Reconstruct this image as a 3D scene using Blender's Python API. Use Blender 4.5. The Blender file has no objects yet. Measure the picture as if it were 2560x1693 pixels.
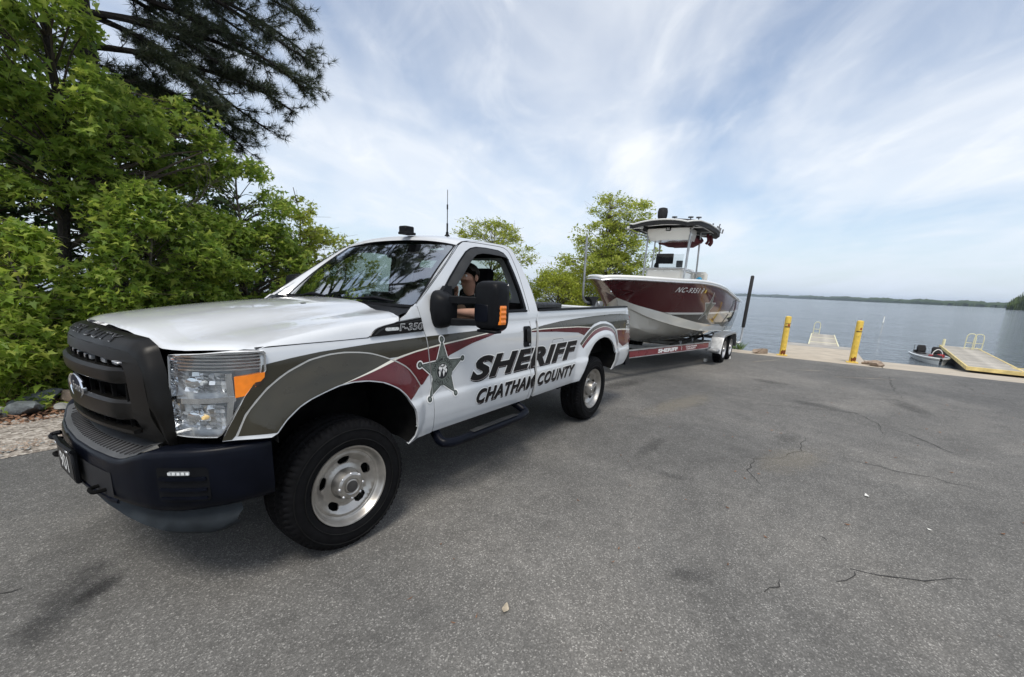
import bpy, bmesh, math, random
import numpy as np
from mathutils import Vector, Matrix
R = math.radians
random.seed(7); np.random.seed(7)
SC = bpy.context.scene
COL = SC.collection
# ------------------------------------------------------------------ camera
cam_d = bpy.data.cameras.new('camera'); cam = bpy.data.objects.new('camera', cam_d); COL.objects.link(cam)
CAM = Vector((-1.4502, -3.1119, 1.6156)); PITCH, ROLL, YAW = -0.2172, 0.0421, 0.9724
_f = Vector((math.sin(YAW)*math.cos(PITCH), math.cos(YAW)*math.cos(PITCH), math.sin(PITCH)))
_r = Vector((math.cos(YAW), -math.sin(YAW), 0)); _u = _r.cross(_f)
_r2 = _r*math.cos(ROLL)+_u*math.sin(ROLL); _u2 = -_r*math.sin(ROLL)+_u*math.cos(ROLL)
cam.matrix_world = Matrix(((_r2.x, _u2.x, -_f.x, CAM.x), (_r2.y, _u2.y, -_f.y, CAM.y), (_r2.z, _u2.z, -_f.z, CAM.z), (0, 0, 0, 1)))
cam_d.sensor_width = 36; cam_d.lens = 1077.6/2560*36; cam_d.shift_y = 0.0420
cam_d.clip_start = .05; cam_d.clip_end = 30000
SC.camera = cam
# ------------------------------------------------------------------ world: hazy blue sky with streaky cirrus
W = bpy.data.worlds.new('World'); SC.world = W; W.use_nodes = True
wn, wl = W.node_tree.nodes, W.node_tree.links
wn.clear()
SUN_EL, SUN_AZ = R(62), R(-116)          # azimuth measured from +y towards +x
def wnode(t, **k):
    n = wn.new(t)
    for a, v in k.items(): setattr(n, a, v)
    return n
def wmath(op, a, b=None, clamp=False):
    n = wnode('ShaderNodeMath', operation=op, use_clamp=clamp)
    for i, v in enumerate((a, b)):
        if v is None: continue
        if isinstance(v, (int, float)): n.inputs[i].default_value = v
        else: wl.new(v, n.inputs[i])
    return n.outputs[0]
sky = wnode('ShaderNodeTexSky', sky_type='NISHITA', sun_disc=False, sun_elevation=SUN_EL, sun_rotation=SUN_AZ,
            altitude=80, air_density=1.0, dust_density=1.0, ozone_density=1.2)
tc = wnode('ShaderNodeTexCoord'); sp = wnode('ShaderNodeSeparateXYZ'); wl.new(tc.outputs['Generated'], sp.inputs[0])
zz = wmath('ADD', wmath('MAXIMUM', sp.outputs[2], 0.0), 0.16)
cb = wnode('ShaderNodeCombineXYZ'); wl.new(wmath('DIVIDE', sp.outputs[0], zz), cb.inputs[0]); wl.new(wmath('DIVIDE', sp.outputs[1], zz), cb.inputs[1])
def cloud(rot, scl, nscale, det, rough, dist, lo, hi, seed):
    mp = wnode('ShaderNodeMapping', vector_type='TEXTURE'); mp.inputs['Rotation'].default_value = (0, 0, R(rot)); mp.inputs['Scale'].default_value = scl; mp.inputs['Location'].default_value = (seed, seed*.7, seed*.3)
    wl.new(cb.outputs[0], mp.inputs[0])
    nz = wnode('ShaderNodeTexNoise'); nz.inputs['Scale'].default_value = nscale; nz.inputs['Detail'].default_value = det; nz.inputs['Roughness'].default_value = rough; nz.inputs['Distortion'].default_value = dist
    wl.new(mp.outputs[0], nz.inputs['Vector'])
    mr = wnode('ShaderNodeMapRange', interpolation_type='SMOOTHSTEP'); mr.inputs[1].default_value = lo; mr.inputs[2].default_value = hi
    wl.new(nz.outputs['Fac'], mr.inputs[0]); return mr.outputs[0]
c_big = cloud(22, (1.4, .9, 1), .85, 5, .5, .6, .33, .62, 3.1)
c_str = cloud(20, (1.9, .75, 1), 1.7, 8, .55, .9, .38, .76, 8.4)
c_fine = cloud(40, (1.5, .9, 1), 3.4, 9, .62, .6, .46, .74, 1.7)
cov = wmath('ADD', wmath('MULTIPLY', c_big, .62), wmath('ADD', wmath('MULTIPLY', c_str, .30), wmath('MULTIPLY', c_fine, .20)))
cov = wmath('MULTIPLY', cov, .86, True)
hz = wmath('POWER', wmath('SUBTRACT', 1.0, wmath('MAXIMUM', sp.outputs[2], 0.0)), 7.0)
cov = wmath('ADD', cov, 0.14, True)
mixc = wnode('ShaderNodeMix', data_type='RGBA'); wl.new(cov, mixc.inputs[0]); wl.new(sky.outputs[0], mixc.inputs[6]); mixc.inputs[7].default_value = (6.3, 6.5, 6.75, 1)
mixh = wnode('ShaderNodeMix', data_type='RGBA'); wl.new(wmath('MULTIPLY', hz, .75), mixh.inputs[0]); wl.new(mixc.outputs[2], mixh.inputs[6]); mixh.inputs[7].default_value = (4.3, 5.1, 6.2, 1)
bg = wnode('ShaderNodeBackground'); bg.inputs[1].default_value = .125; wl.new(mixh.outputs[2], bg.inputs[0])
wo = wnode('ShaderNodeOutputWorld'); wl.new(bg.outputs[0], wo.inputs[0])
# ------------------------------------------------------------------ sun behind thin cloud
sd = bpy.data.lights.new('sun', 'SUN'); sd.energy = 2.0; sd.angle = R(20); sd.color = (1, .94, .84)
sun = bpy.data.objects.new('sun', sd); COL.objects.link(sun)
sdir = Vector((math.sin(SUN_AZ)*math.cos(SUN_EL), math.cos(SUN_AZ)*math.cos(SUN_EL), math.sin(SUN_EL)))
sun.rotation_euler = sdir.to_track_quat('Z', 'Y').to_euler(); sun.location = sdir*60
SC.view_settings.view_transform = 'Standard'; SC.view_settings.look = 'None'; SC.view_settings.exposure = 0.36; SC.view_settings.gamma = 1
SC.render.engine = 'CYCLES'; SC.cycles.use_denoising = True; SC.cycles.max_bounces = 8; SC.cycles.transparent_max_bounces = 16
SC.cycles.caustics_reflective = False; SC.cycles.caustics_refractive = False; SC.cycles.sample_clamp_indirect = 6
# ------------------------------------------------------------------ materials
MATS = {}
def mat(name, col, rough=.5, metal=0, coat=0, spec=.5, noise=None, bump=None, trans=0, emit=None, alpha=1, ior=1.45, sub=None):
    """noise=(scale, amount[, detail]) varies the colour; bump=(scale, strength, distance)"""
    m = bpy.data.materials.new(name); m.use_nodes = True; nt = m.node_tree; N, L = nt.nodes, nt.links
    b = N['Principled BSDF']; b.inputs['Base Color'].default_value = (*col, 1); b.inputs['Roughness'].default_value = rough
    b.inputs['Metallic'].default_value = metal; b.inputs['Coat Weight'].default_value = coat; b.inputs['Coat Roughness'].default_value = .04
    b.inputs['Specular IOR Level'].default_value = spec; b.inputs['Transmission Weight'].default_value = trans; b.inputs['IOR'].default_value = ior; b.inputs['Alpha'].default_value = alpha
    if emit: b.inputs['Emission Color'].default_value = (*emit[0], 1); b.inputs['Emission Strength'].default_value = emit[1]
    if noise or bump:
        tc = N.new('ShaderNodeTexCoord')
    if noise:
        n = N.new('ShaderNodeTexNoise'); n.inputs['Scale'].default_value = noise[0]; n.inputs['Detail'].default_value = noise[2] if len(noise) > 2 else 4; L.new(tc.outputs['Object'], n.inputs['Vector'])
        r = N.new('ShaderNodeValToRGB'); a = noise[1]
        r.color_ramp.elements[0].position = .3; r.color_ramp.elements[1].position = .7
        r.color_ramp.elements[0].color = (*[c*(1-a) for c in col], 1); r.color_ramp.elements[1].color = (*[min(1, c*(1+a)) for c in col], 1)
        L.new(n.outputs['Fac'], r.inputs[0]); L.new(r.outputs[0], b.inputs['Base Color'])
        q = N.new('ShaderNodeMapRange'); q.inputs[3].default_value = max(0, rough-.07); q.inputs[4].default_value = min(1, rough+.09); L.new(n.outputs['Fac'], q.inputs[0]); L.new(q.outputs[0], b.inputs['Roughness'])
    if bump:
        n2 = N.new('ShaderNodeTexNoise'); n2.inputs['Scale'].default_value = bump[0]; n2.inputs['Detail'].default_value = 5; L.new(tc.outputs['Object'], n2.inputs['Vector'])
        bp = N.new('ShaderNodeBump'); bp.inputs['Strength'].default_value = bump[1]; bp.inputs['Distance'].default_value = bump[2]; L.new(n2.outputs['Fac'], bp.inputs['Height']); L.new(bp.outputs[0], b.inputs['Normal'])
    MATS[name] = m; return m
def glass_mat(name, tint, gloss_rough=.01, refl=1.0, base=.07):
    m = bpy.data.materials.new(name); m.use_nodes = True; N, L = m.node_tree.nodes, m.node_tree.links; N.clear()
    t = N.new('ShaderNodeBsdfTransparent'); t.inputs[0].default_value = (*tint, 1)
    g = N.new('ShaderNodeBsdfGlossy'); g.inputs['Roughness'].default_value = gloss_rough; g.inputs[0].default_value = (refl, refl, refl, 1)
    lw = N.new('ShaderNodeLayerWeight'); fr = N.new('ShaderNodeMath'); fr.operation = 'POWER'; fr.inputs[1].default_value = 4.0; L.new(lw.outputs['Facing'], fr.inputs[0]); mx = N.new('ShaderNodeMixShader'); o = N.new('ShaderNodeOutputMaterial')
    mm = N.new('ShaderNodeMath'); mm.operation = 'MULTIPLY_ADD'; mm.use_clamp = True; mm.inputs[1].default_value = .9; mm.inputs[2].default_value = base; L.new(fr.outputs[0], mm.inputs[0])
    L.new(mm.outputs[0], mx.inputs[0]); L.new(t.outputs[0], mx.inputs[1]); L.new(g.outputs[0], mx.inputs[2]); L.new(mx.outputs[0], o.inputs[0])
    MATS[name] = m; return m
mat('paint_white', (.62, .64, .66), .30, coat=1, noise=(5, .03))
MATS['paint_white'].node_tree.nodes['Principled BSDF'].inputs['Coat IOR'].default_value = 1.75
mat('line_grey', (.42, .42, .40), .4, coat=.4)
mat('paint_olive', (.040, .036, .024), .28, coat=.45, spec=.3, noise=(9, .12))
mat('paint_maroon', (.10, .010, .014), .28, coat=.45, spec=.3, noise=(9, .1))
mat('paint_black', (.005, .005, .006), .35, coat=.2, spec=.25)
mat('decal_cream', (.78, .75, .66), .4, coat=.4)
mat('decal_white', (.82, .82, .8), .4, coat=.3)
mat('decal_grey', (.13, .15, .135), .38, coat=.25, noise=(30, .15))
mat('decal_dark', (.035, .042, .036), .38, coat=.25)
mat('decal_shadow', (.03, .006, .008), .4)
mat('seam', (.012, .012, .014), .7)
mat('plastic', (.006, .0065, .008), .46, spec=.16, noise=(14, .25), bump=(700, .25, .0008))
mat('plastic_soft', (.022, .023, .024), .55, spec=.35, noise=(10, .3), bump=(500, .3, .001))
mat('bumper_black', (.003, .004, .008), .33, spec=.14, noise=(7, .3))
mat('bronze_black', (.006, .0055, .0048), .36, spec=.28, noise=(6, .25), bump=(600, .2, .0006))
mat('rubber', (.0055, .0055, .0062), .75, spec=.14, noise=(22, .4))
mat('rubber_side', (.008, .008, .008), .6, spec=.18, noise=(16, .45))
mat('dam_plastic', (.020, .025, .030), .6, spec=.2, noise=(5, .5, 8))
mat('wheel_silver', (.46, .44, .41), .33, metal=.88, noise=(12, .22, 6))
mat('wheel_dark', (.05, .047, .045), .6, noise=(12, .4))
mat('chrome', (.82, .83, .85), .06, metal=1)
mat('chrome_soft', (.70, .71, .73), .38, metal=.8, noise=(25, .15))
mat('galvanized', (.36, .37, .38), .45, metal=.75, noise=(9, .25, 7))
mat('aluminum', (.5, .5, .5), .35, metal=.8, noise=(8, .2, 6))
mat('reflector_silver', (.90, .91, .92), .30, metal=.0, noise=(30, .04))
mat('facet_chrome', (.92, .93, .94), .16, metal=.45)
mat('amber', (.95, .24, .012), .3, coat=.8, noise=(40, .12))
mat('red_lens', (.30, .012, .012), .2, coat=1)
mat('lamp_white', (.7, .72, .72), .25, coat=.6, noise=(60, .25))
mat('letter_silver', (.72, .73, .74), .3, metal=.25)
mat('lamp_dim', (.28, .29, .30), .35, coat=.5, noise=(60, .3))
mat('lamp_warm', (.8, .6, .3), .3, emit=((1, .62, .2), .3))
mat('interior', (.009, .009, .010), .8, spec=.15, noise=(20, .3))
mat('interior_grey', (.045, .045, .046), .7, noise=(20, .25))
mat('underbody', (.006, .006, .006), .9, spec=.1, noise=(12, .5))
mat('oval_blue', (.006, .011, .030), .45, spec=.15)
glass_mat('windshield', (.50, .64, .56), base=.40)
glass_mat('glass', (.55, .62, .58))
glass_mat('lens', (.93, .95, .96))
glass_mat('acrylic', (.80, .82, .82))
mat('skin', (.42, .235, .165), .5, noise=(14, .12), spec=.4)
mat('hair', (.018, .012, .009), .6, bump=(220, .6, .004))
mat('shirt', (.012, .012, .013), .85, noise=(20, .3))
mat('gelcoat_cream', (.66, .64, .575), .14, coat=1, noise=(2.2, .05))
mat('gelcoat_white', (.80, .80, .77), .16, coat=1, noise=(3, .03))
mat('hull_maroon', (.080, .004, .009), .14, coat=.45, spec=.3)
mat('hull_dark', (.028, .030, .028), .10, coat=1)
mat('hull_silver', (.42, .44, .44), .10, metal=.55, coat=1)
mat('canvas_black', (.014, .014, .015), .7, noise=(30, .3), bump=(300, .4, .002))
mat('canvas_red', (.085, .010, .014), .8, noise=(12, .4), bump=(20, .5, .01))
mat('trailer_red', (.17, .012, .020), .28, coat=.8, noise=(8, .12))
mat('wood_bunk', (.02, .018, .016), .9)
mat('bollard_yellow', (.72, .50, .085), .5, noise=(10, .18, 6))
mat('rust', (.16, .045, .015), .85, noise=(40, .5))
mat('tape_dark', (.05, .03, .025), .7, noise=(30, .5)); mat('tape_red', (.30, .02, .012), .5)
mat('rail_cream', (.74, .70, .46), .45, noise=(9, .1))
mat('dock_edge', (.70, .56, .24), .6, noise=(5, .25, 6))
mat('plank', (.38, .355, .31), .85, noise=(3, .25, 8)); mat('plank2', (.33, .31, .275), .85, noise=(3, .25, 8)); mat('plank3', (.43, .40, .35), .85, noise=(4, .22, 8))
mat('float_black', (.012, .012, .012), .7)
mat('concrete', (.44, .385, .31), .9, noise=(2.2, .16, 9), bump=(90, .25, .004)); mat('concrete_grey', (.34, .325, .30), .9, noise=(2.2, .2, 9), bump=(90, .25, .004))
mat('rock_blue', (.12, .135, .14), .85, noise=(9, .4, 8), bump=(30, .6, .02)); mat('rock_tan', (.31, .24, .185), .88, noise=(8, .35, 8), bump=(30, .6, .02)); mat('rock_grey', (.25, .25, .235), .88, noise=(8, .35, 8), bump=(30, .6, .02))
mat('bark', (.022, .018, .015), .95, noise=(18, .5, 8), bump=(26, 1, .03)); mat('bark_grey', (.16, .14, .12), .95, noise=(18, .4, 8), bump=(40, .8, .01)); mat('twig', (.07, .055, .04), .95)
mat('leaf_litter', (.20, .105, .06), .9, noise=(30, .6)); mat('dry_leaf', (.42, .36, .27), .8, noise=(30, .3)); mat('paper', (.75, .74, .7), .8)
mat('red_gear', (.28, .02, .022), .6, noise=(30, .4)); mat('towel', (.03, .25, .42), .9, noise=(20, .3)); mat('grey_soft', (.13, .135, .14), .7, noise=(20, .4))
# ------------------------------------------------------------------ mesh helpers
def tag(o, label=None, cat=None, group=None, kind=None):
    for k, v in (('label', label), ('category', cat), ('group', group), ('kind', kind)):
        if v: o[k] = v
    return o
def empty(name, loc=(0, 0, 0), rz=0, **k):
    o = bpy.data.objects.new(name, None); COL.objects.link(o); o.location = loc; o.rotation_euler = (0, 0, rz); return tag(o, **k)
def M(m): return MATS[m] if isinstance(m, str) else m
def raw(name, V, F, m, parent=None, smooth=True, ang=38, normals=None, loc=None):
    me = bpy.data.meshes.new(name); me.from_pydata([tuple(v) for v in V], [], F); me.validate(); me.materials.append(M(m))
    if smooth:
        me.polygons.foreach_set('use_smooth', [True]*len(me.polygons))
        if normals is not None: me.normals_split_custom_set_from_vertices([tuple(n) for n in normals])
        else: me.set_sharp_from_angle(angle=R(ang))
    o = bpy.data.objects.new(name, me); COL.objects.link(o); o.parent = parent
    if loc: o.location = loc
    return o
def inst(o, parent, loc=None, rot=None, scl=None, name=None):
    c = o.copy(); COL.objects.link(c); c.parent = parent
    if loc is not None: c.location = loc
    if rot is not None: c.rotation_euler = rot
    if scl is not None: c.scale = scl
    return c
def copy_tree(o, parent=None):
    c = o.copy(); COL.objects.link(c); c.parent = parent
    for ch in o.children: copy_tree(ch, c)
    return c
class MB:
    def __init__(s): s.V = []; s.F = []
    def add(s, V, F):
        k = len(s.V); s.V += [Vector(v) for v in V]; s.F += [tuple(i+k for i in f) for f in F]; return s
    def box(s, c, d, b=.006, rot=None):
        """chamfered box: centre, full size"""
        hx, hy, hz = d[0]/2, d[1]/2, d[2]/2; b = min(b, hx*.9, hy*.9, hz*.9)
        V = []; idx = {}
        for sx in (-1, 1):
            for sy in (-1, 1):
                for sz in (-1, 1):
                    for a in range(3):
                        p = [sx*(hx-b), sy*(hy-b), sz*(hz-b)]; p[a] = (sx*hx, sy*hy, sz*hz)[a]
                        idx[(sx, sy, sz, a)] = len(V); V.append(Vector(p))
        F = []
        for a in range(3):
            o1, o2 = [i for i in range(3) if i != a]
            for sg in (-1, 1):
                q = []
                for s1, s2 in ((-1, -1), (1, -1), (1, 1), (-1, 1)):
                    k = [0, 0, 0]; k[a] = sg; k[o1] = s1; k[o2] = s2; q.append(idx[(*k, a)])
                F.append(q)
        for a in range(3):
            o1, o2 = [i for i in range(3) if i != a]
            for s1 in (-1, 1):
                for s2 in (-1, 1):
                    k0 = [0, 0, 0]; k0[o1] = s1; k0[o2] = s2; k1 = list(k0); k0[a] = -1; k1[a] = 1
                    F.append([idx[(*k0, o1)], idx[(*k1, o1)], idx[(*k1, o2)], idx[(*k0, o2)]])
        for sx in (-1, 1):
            for sy in (-1, 1):
                for sz in (-1, 1): F.append([idx[(sx, sy, sz, a)] for a in range(3)])
        F2 = []
        for f in F:
            n = (V[f[1]]-V[f[0]]).cross(V[f[2]]-V[f[0]]); ctr = sum((V[i] for i in f), Vector())/len(f)
            F2.append(f if n.dot(ctr) > 0 else f[::-1])
        if rot is not None:
            mt = rot if isinstance(rot, Matrix) else Matrix.Rotation(rot, 3, 'Z'); V = [mt @ v for v in V]
        c = Vector(c); return s.add([v+c for v in V], F2)
    def tube(s, pts, r, n=10, caps=True, closed=False):
        pts = [Vector(p) for p in pts]; rs = r if isinstance(r, (list, tuple)) else [r]*len(pts); V = []; F = []; m = len(pts)
        up = None
        for i, p in enumerate(pts):
            a = pts[(i-1) % m] if (i or closed) else p; b = pts[(i+1) % m] if (i < m-1 or closed) else p
            t = (b-a).normalized()
            if up is None: up = Vector((0, 0, 1)) if abs(t.z) < .9 else Vector((1, 0, 0))
            x = t.cross(up)
            if x.length < 1e-5: x = t.orthogonal()
            x.normalize(); y = x.cross(t); up = y
            for k in range(n):
                an = 2*math.pi*k/n; V.append(p+(x*math.cos(an)+y*math.sin(an))*rs[i])
        for i in range(m if closed else m-1):
            j = (i+1) % m
            for k in range(n): F.append((i*n+k, i*n+(k+1) % n, j*n+(k+1) % n, j*n+k))
        if caps and not closed: F.append(tuple(range(n))[::-1]); F.append(tuple((m-1)*n+k for k in range(n)))
        return s.add(V, F)
    def lathe(s, prof, o=(0, 0, 0), ax='Z', n=32, a0=0, a1=360):
        full = abs(a1-a0) >= 359.9; cols = n if full else n+1; V = []; F = []; o = Vector(o)
        for k in range(cols):
            an = R(a0+(a1-a0)*k/n); c, q = math.cos(an), math.sin(an)
            for (r, h) in prof:
                V.append(o+(Vector((r*c, r*q, h)) if ax == 'Z' else Vector((r*c, h, r*q)) if ax == 'Y' else Vector((h, r*c, r*q))))
        m = len(prof)
        for k in range(n):
            k2 = (k+1) % cols
            for i in range(m-1):
                f = (k*m+i, k2*m+i, k2*m+i+1, k*m+i+1); F.append(f[::-1] if ax == 'Y' else f)
        return s.add(V, F)
    def loft(s, rows, cu=False, flip=False, capa=False, capb=False):
        V = [Vector(p) for r in rows for p in r]; m = len(rows[0]); F = []
        for i in range(len(rows)-1):
            for k in range(m if cu else m-1):
                k2 = (k+1) % m; f = (i*m+k, i*m+k2, (i+1)*m+k2, (i+1)*m+k); F.append(f[::-1] if flip else f)
        if capa: F.append(tuple(range(m)) if flip else tuple(range(m))[::-1])
        if capb: b = (len(rows)-1)*m; F.append(tuple(b+k for k in range(m))[::-1] if flip else tuple(b+k for k in range(m)))
        return s.add(V, F)
    def prism(s, poly, fa, fb):
        """polygon swept between two maps (a,b)->xyz"""
        n = len(poly); V = [Vector(fa(*p)) for p in poly]+[Vector(fb(*p)) for p in poly]
        F = [tuple(range(n)), tuple(range(n, 2*n))[::-1]]+[((i+1) % n, i, n+i, n+(i+1) % n) for i in range(n)]
        return s.add(V, F)
    def obj(s, name, m, parent=None, smooth=True, ang=38, fix=False, loc=None):
        o = raw(name, s.V, s.F, m, parent, False, loc=loc); me = o.data
        if fix or True:
            bm = bmesh.new(); bm.from_mesh(me); bmesh.ops.recalc_face_normals(bm, faces=bm.faces); bm.to_mesh(me); bm.free()
        if smooth:
            me.polygons.foreach_set('use_smooth', [True]*len(me.polygons)); me.set_sharp_from_angle(angle=R(ang))
        return o
def curve2mesh(cu):
    o = bpy.data.objects.new('tmp', cu); me = bpy.data.meshes.new_from_object(o); bpy.data.objects.remove(o); bpy.data.curves.remove(cu); return me
def fill2d(loops):
    cu = bpy.data.curves.new('tmp', 'CURVE'); cu.dimensions = '2D'; cu.fill_mode = 'BOTH'
    for lp in loops:
        sp_ = cu.splines.new('POLY'); sp_.points.add(len(lp)-1); sp_.use_cyclic_u = True
        for p, (a, b) in zip(sp_.points, lp): p.co = (a, b, 0, 1)
    me = curve2mesh(cu); bm = bmesh.new(); bm.from_mesh(me); bpy.data.meshes.remove(me); bmesh.ops.remove_doubles(bm, verts=bm.verts, dist=1e-5); return bm
def text2d(body, size=1., bold=0., shear=0., sx=1., align='LEFT', space=1.):
    cu = bpy.data.curves.new('tmp', 'FONT'); cu.body = body; cu.size = size; cu.offset = bold*size; cu.shear = shear; cu.align_x = align; cu.fill_mode = 'FRONT' if hasattr(cu, 'fill_mode') else cu.fill_mode
    cu.space_character = space; cu.resolution_u = 4
    me = curve2mesh(cu); bm = bmesh.new(); bm.from_mesh(me); bpy.data.meshes.remove(me)
    for v in bm.verts: v.co.x *= sx
    return bm
def fit2d(bm, x0, x1, y0, y1):
    xs = [v.co.x for v in bm.verts]; ys = [v.co.y for v in bm.verts]; a, b, c, d = min(xs), max(xs), min(ys), max(ys)
    for v in bm.verts: v.co.x = x0+(v.co.x-a)/(b-a)*(x1-x0); v.co.y = y0+(v.co.y-c)/(d-c)*(y1-y0)
    return bm
def cut(bm, p, n, clear_pos=False, clear_neg=False):
    bmesh.ops.bisect_plane(bm, geom=bm.verts[:]+bm.edges[:]+bm.faces[:], dist=1e-6, plane_co=p, plane_no=n, clear_outer=clear_pos, clear_inner=clear_neg)
def sheet(name, bm, fmap, m, parent, ca=(), cbs=(), skirt=0, out=None, gaps=()):
    """2D mesh -> cut on a grid -> mapped on a surface, smooth analytic normals; out(a,b)->rough outward direction"""
    if gaps:
        parts = []
        for (p, n, w) in gaps:                       # strip of half width w removed
            n = Vector(n).normalized(); b2 = bm.copy()
            cut(bm, Vector(p)+n*w, n, clear_neg=True); cut(b2, Vector(p)-n*w, n, clear_pos=True)
            me = bpy.data.meshes.new('tmp'); b2.to_mesh(me); bm.from_mesh(me); bpy.data.meshes.remove(me); b2.free()
    for a in ca: cut(bm, (a, 0, 0), (1, 0, 0))
    for b in cbs: cut(bm, (0, b, 0), (0, 1, 0))
    bmesh.ops.triangulate(bm, faces=bm.faces)
    bm.verts.ensure_lookup_table(); bm.verts.index_update()
    P = [(v.co.x, v.co.y) for v in bm.verts]; V = [Vector(fmap(a, b)) for a, b in P]; e = 2e-3; Nn = []
    for a, b in P:
        n = (Vector(fmap(a+e, b))-Vector(fmap(a-e, b))).cross(Vector(fmap(a, b+e))-Vector(fmap(a, b-e)))
        if n.length < 1e-12: n = Vector((0, 0, 1))
        n.normalize()
        if n.dot(Vector(out)) < 0: n = -n
        Nn.append(n)
    F = []
    for f in bm.faces:
        i = [v.index for v in f.verts]; n = (V[i[1]]-V[i[0]]).cross(V[i[2]]-V[i[0]]); F.append(i if n.dot(Nn[i[0]]) > 0 else i[::-1])
    if skirt:
        for ed in bm.edges:
            if len(ed.link_faces) == 1:
                a, b = ed.verts[0].index, ed.verts[1].index; k = len(V); qa, qb = V[a]-Nn[a]*skirt, V[b]-Nn[b]*skirt
                fc = ed.link_faces[0].calc_center_median(); c3 = Vector(fmap(fc.x, fc.y)); n = (V[b]-V[a]).cross(qa-V[a])
                if n.length < 1e-12: continue
                n.normalize()
                if n.dot(V[a]-c3) < 0: n = -n; q = [k+1, k, k+2, k+3]
                else: q = [k, k+1, k+3, k+2]
                V += [V[a], V[b], qa, qb]; Nn += [n]*4
                nn = (V[q[1]]-V[q[0]]).cross(V[q[2]]-V[q[0]]); F.append(q if nn.dot(n) > 0 else q[::-1])
    bm.free()
    return raw(name, V, F, m, parent, True, normals=Nn)
def lin(a, b, d):
    n = max(1, int(math.ceil((b-a)/d))); return [a+(b-a)*i/n for i in range(1, n)]
def interp(x, xs, ys): return float(np.interp(x, xs, ys))
def sinterp(x, xs, ys, w=.012): return sum(float(np.interp(x+w*k, xs, ys)) for k in (-1.5, -.75, 0, .75, 1.5))/5
def smooth_path(pts, n=6):
    """Catmull-Rom through pts"""
    P = [Vector(p) for p in pts]; out = []
    for i in range(len(P)-1):
        p0, p1, p2, p3 = P[max(i-1, 0)], P[i], P[i+1], P[min(i+2, len(P)-1)]
        for k in range(n):
            t = k/n; out.append(.5*((2*p1)+(p2-p0)*t+(2*p0-5*p1+4*p2-p3)*t*t+(3*p1-p0-3*p2+p3)*t**3))
    out.append(P[-1]); return out
# ------------------------------------------------------------------ procedural ground materials
def ground_mat(name, build):
    m = bpy.data.materials.new(name); m.use_nodes = True; nt = m.node_tree; N, L = nt.nodes, nt.links; b = N['Principled BSDF']
    tc = N.new('ShaderNodeTexCoord')
    def nz(scale, det=4, rough=.55, dist=0, vec=None):
        n = N.new('ShaderNodeTexNoise'); n.inputs['Scale'].default_value = scale; n.inputs['Detail'].default_value = det; n.inputs['Roughness'].default_value = rough; n.inputs['Distortion'].default_value = dist
        L.new(vec or tc.outputs['Object'], n.inputs['Vector']); return n.outputs['Fac']
    def ramp(fac, stops):
        r = N.new('ShaderNodeValToRGB'); e = r.color_ramp.elements
        while len(e) < len(stops): e.new(.5)
        for i, (p, c) in enumerate(stops): e[i].position = p; e[i].color = (*c, 1) if not isinstance(c, (int, float)) else (c, c, c, 1)
        L.new(fac, r.inputs[0]); return r.outputs[0]
    def mix(a, c, fac, mode='MIX'):
        x = N.new('ShaderNodeMix'); x.data_type = 'RGBA'; x.blend_type = mode
        for i, v in ((0, fac), (6, a), (7, c)):
            if isinstance(v, (int, float)): x.inputs[i].default_value = v
            elif isinstance(v, tuple): x.inputs[i].default_value = (*v, 1)
            else: L.new(v, x.inputs[i])
        return x.outputs[2]
    def bump(h, s, d, prev=None):
        n = N.new('ShaderNodeBump'); n.inputs['Strength'].default_value = s; n.inputs['Distance'].default_value = d; L.new(h, n.inputs['Height'])
        if prev: L.new(prev, n.inputs['Normal'])
        return n.outputs[0]
    def voro(scale, feat='F1', vec=None):
        n = N.new('ShaderNodeTexVoronoi'); n.inputs['Scale'].default_value = scale; n.feature = feat; L.new(vec or tc.outputs['Object'], n.inputs['Vector']); return n
    build(b, L, N, tc, nz, ramp, mix, bump, voro); MATS[name] = m; return m
def _asphalt(b, L, N, tc, nz, ramp, mix, bump, voro):
    big = nz(.32, 5, .6, .4); mid = nz(2.6, 6, .65)
    base = ramp(big, [(.30, (.098, .097, .094)), (.50, (.128, .126, .121)), (.70, (.186, .180, .169))])
    base = mix(base, ramp(mid, [(.3, .80), (.7, 1.18)]), .7, 'MULTIPLY')
    base = mix(base, ramp(nz(.11, 3, .5, .8), [(.35, (.86, .86, .86)), (.65, (1.24, 1.21, 1.16))]), .8, 'MULTIPLY')
    base = mix(base, ramp(nz(9, 7, .7), [(.35, .80), (.5, 1.0), (.72, 1.22)]), .6, 'MULTIPLY')
    v = voro(150); agg = N.new('ShaderNodeSeparateColor'); L.new(v.outputs['Color'], agg.inputs[0])
    st = ramp(agg.outputs[0], [(0, .62), (.5, .90), (.82, 1.15), (.94, 1.8), (1, 2.5)])
    col = mix(base, st, .85, 'MULTIPLY')
    # dark oily patch left of the truck and tyre polish under it
    L.new(col, b.inputs['Base Color']); b.inputs['Roughness'].default_value = .83; b.inputs['Specular IOR Level'].default_value = .35
    L.new(bump(v.outputs['Distance'], .55, .004, bump(nz(260, 3), .35, .003)), b.inputs['Normal'])
ground_mat('asphalt', _asphalt)
def _gravel(b, L, N, tc, nz, ramp, mix, bump, voro):
    v = voro(34); s = N.new('ShaderNodeSeparateColor'); L.new(v.outputs['Color'], s.inputs[0])
    st = ramp(s.outputs[0], [(0, (.13, .11, .09)), (.4, (.27, .235, .20)), (.8, (.40, .36, .31)), (1, (.52, .48, .43))])
    col = mix(st, ramp(nz(1.3, 5), [(.3, .72), (.7, 1.12)]), .8, 'MULTIPLY')
    L.new(col, b.inputs['Base Color']); b.inputs['Roughness'].default_value = .9
    L.new(bump(v.outputs['Distance'], .9, .012), b.inputs['Normal'])
ground_mat('gravel', _gravel)
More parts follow.
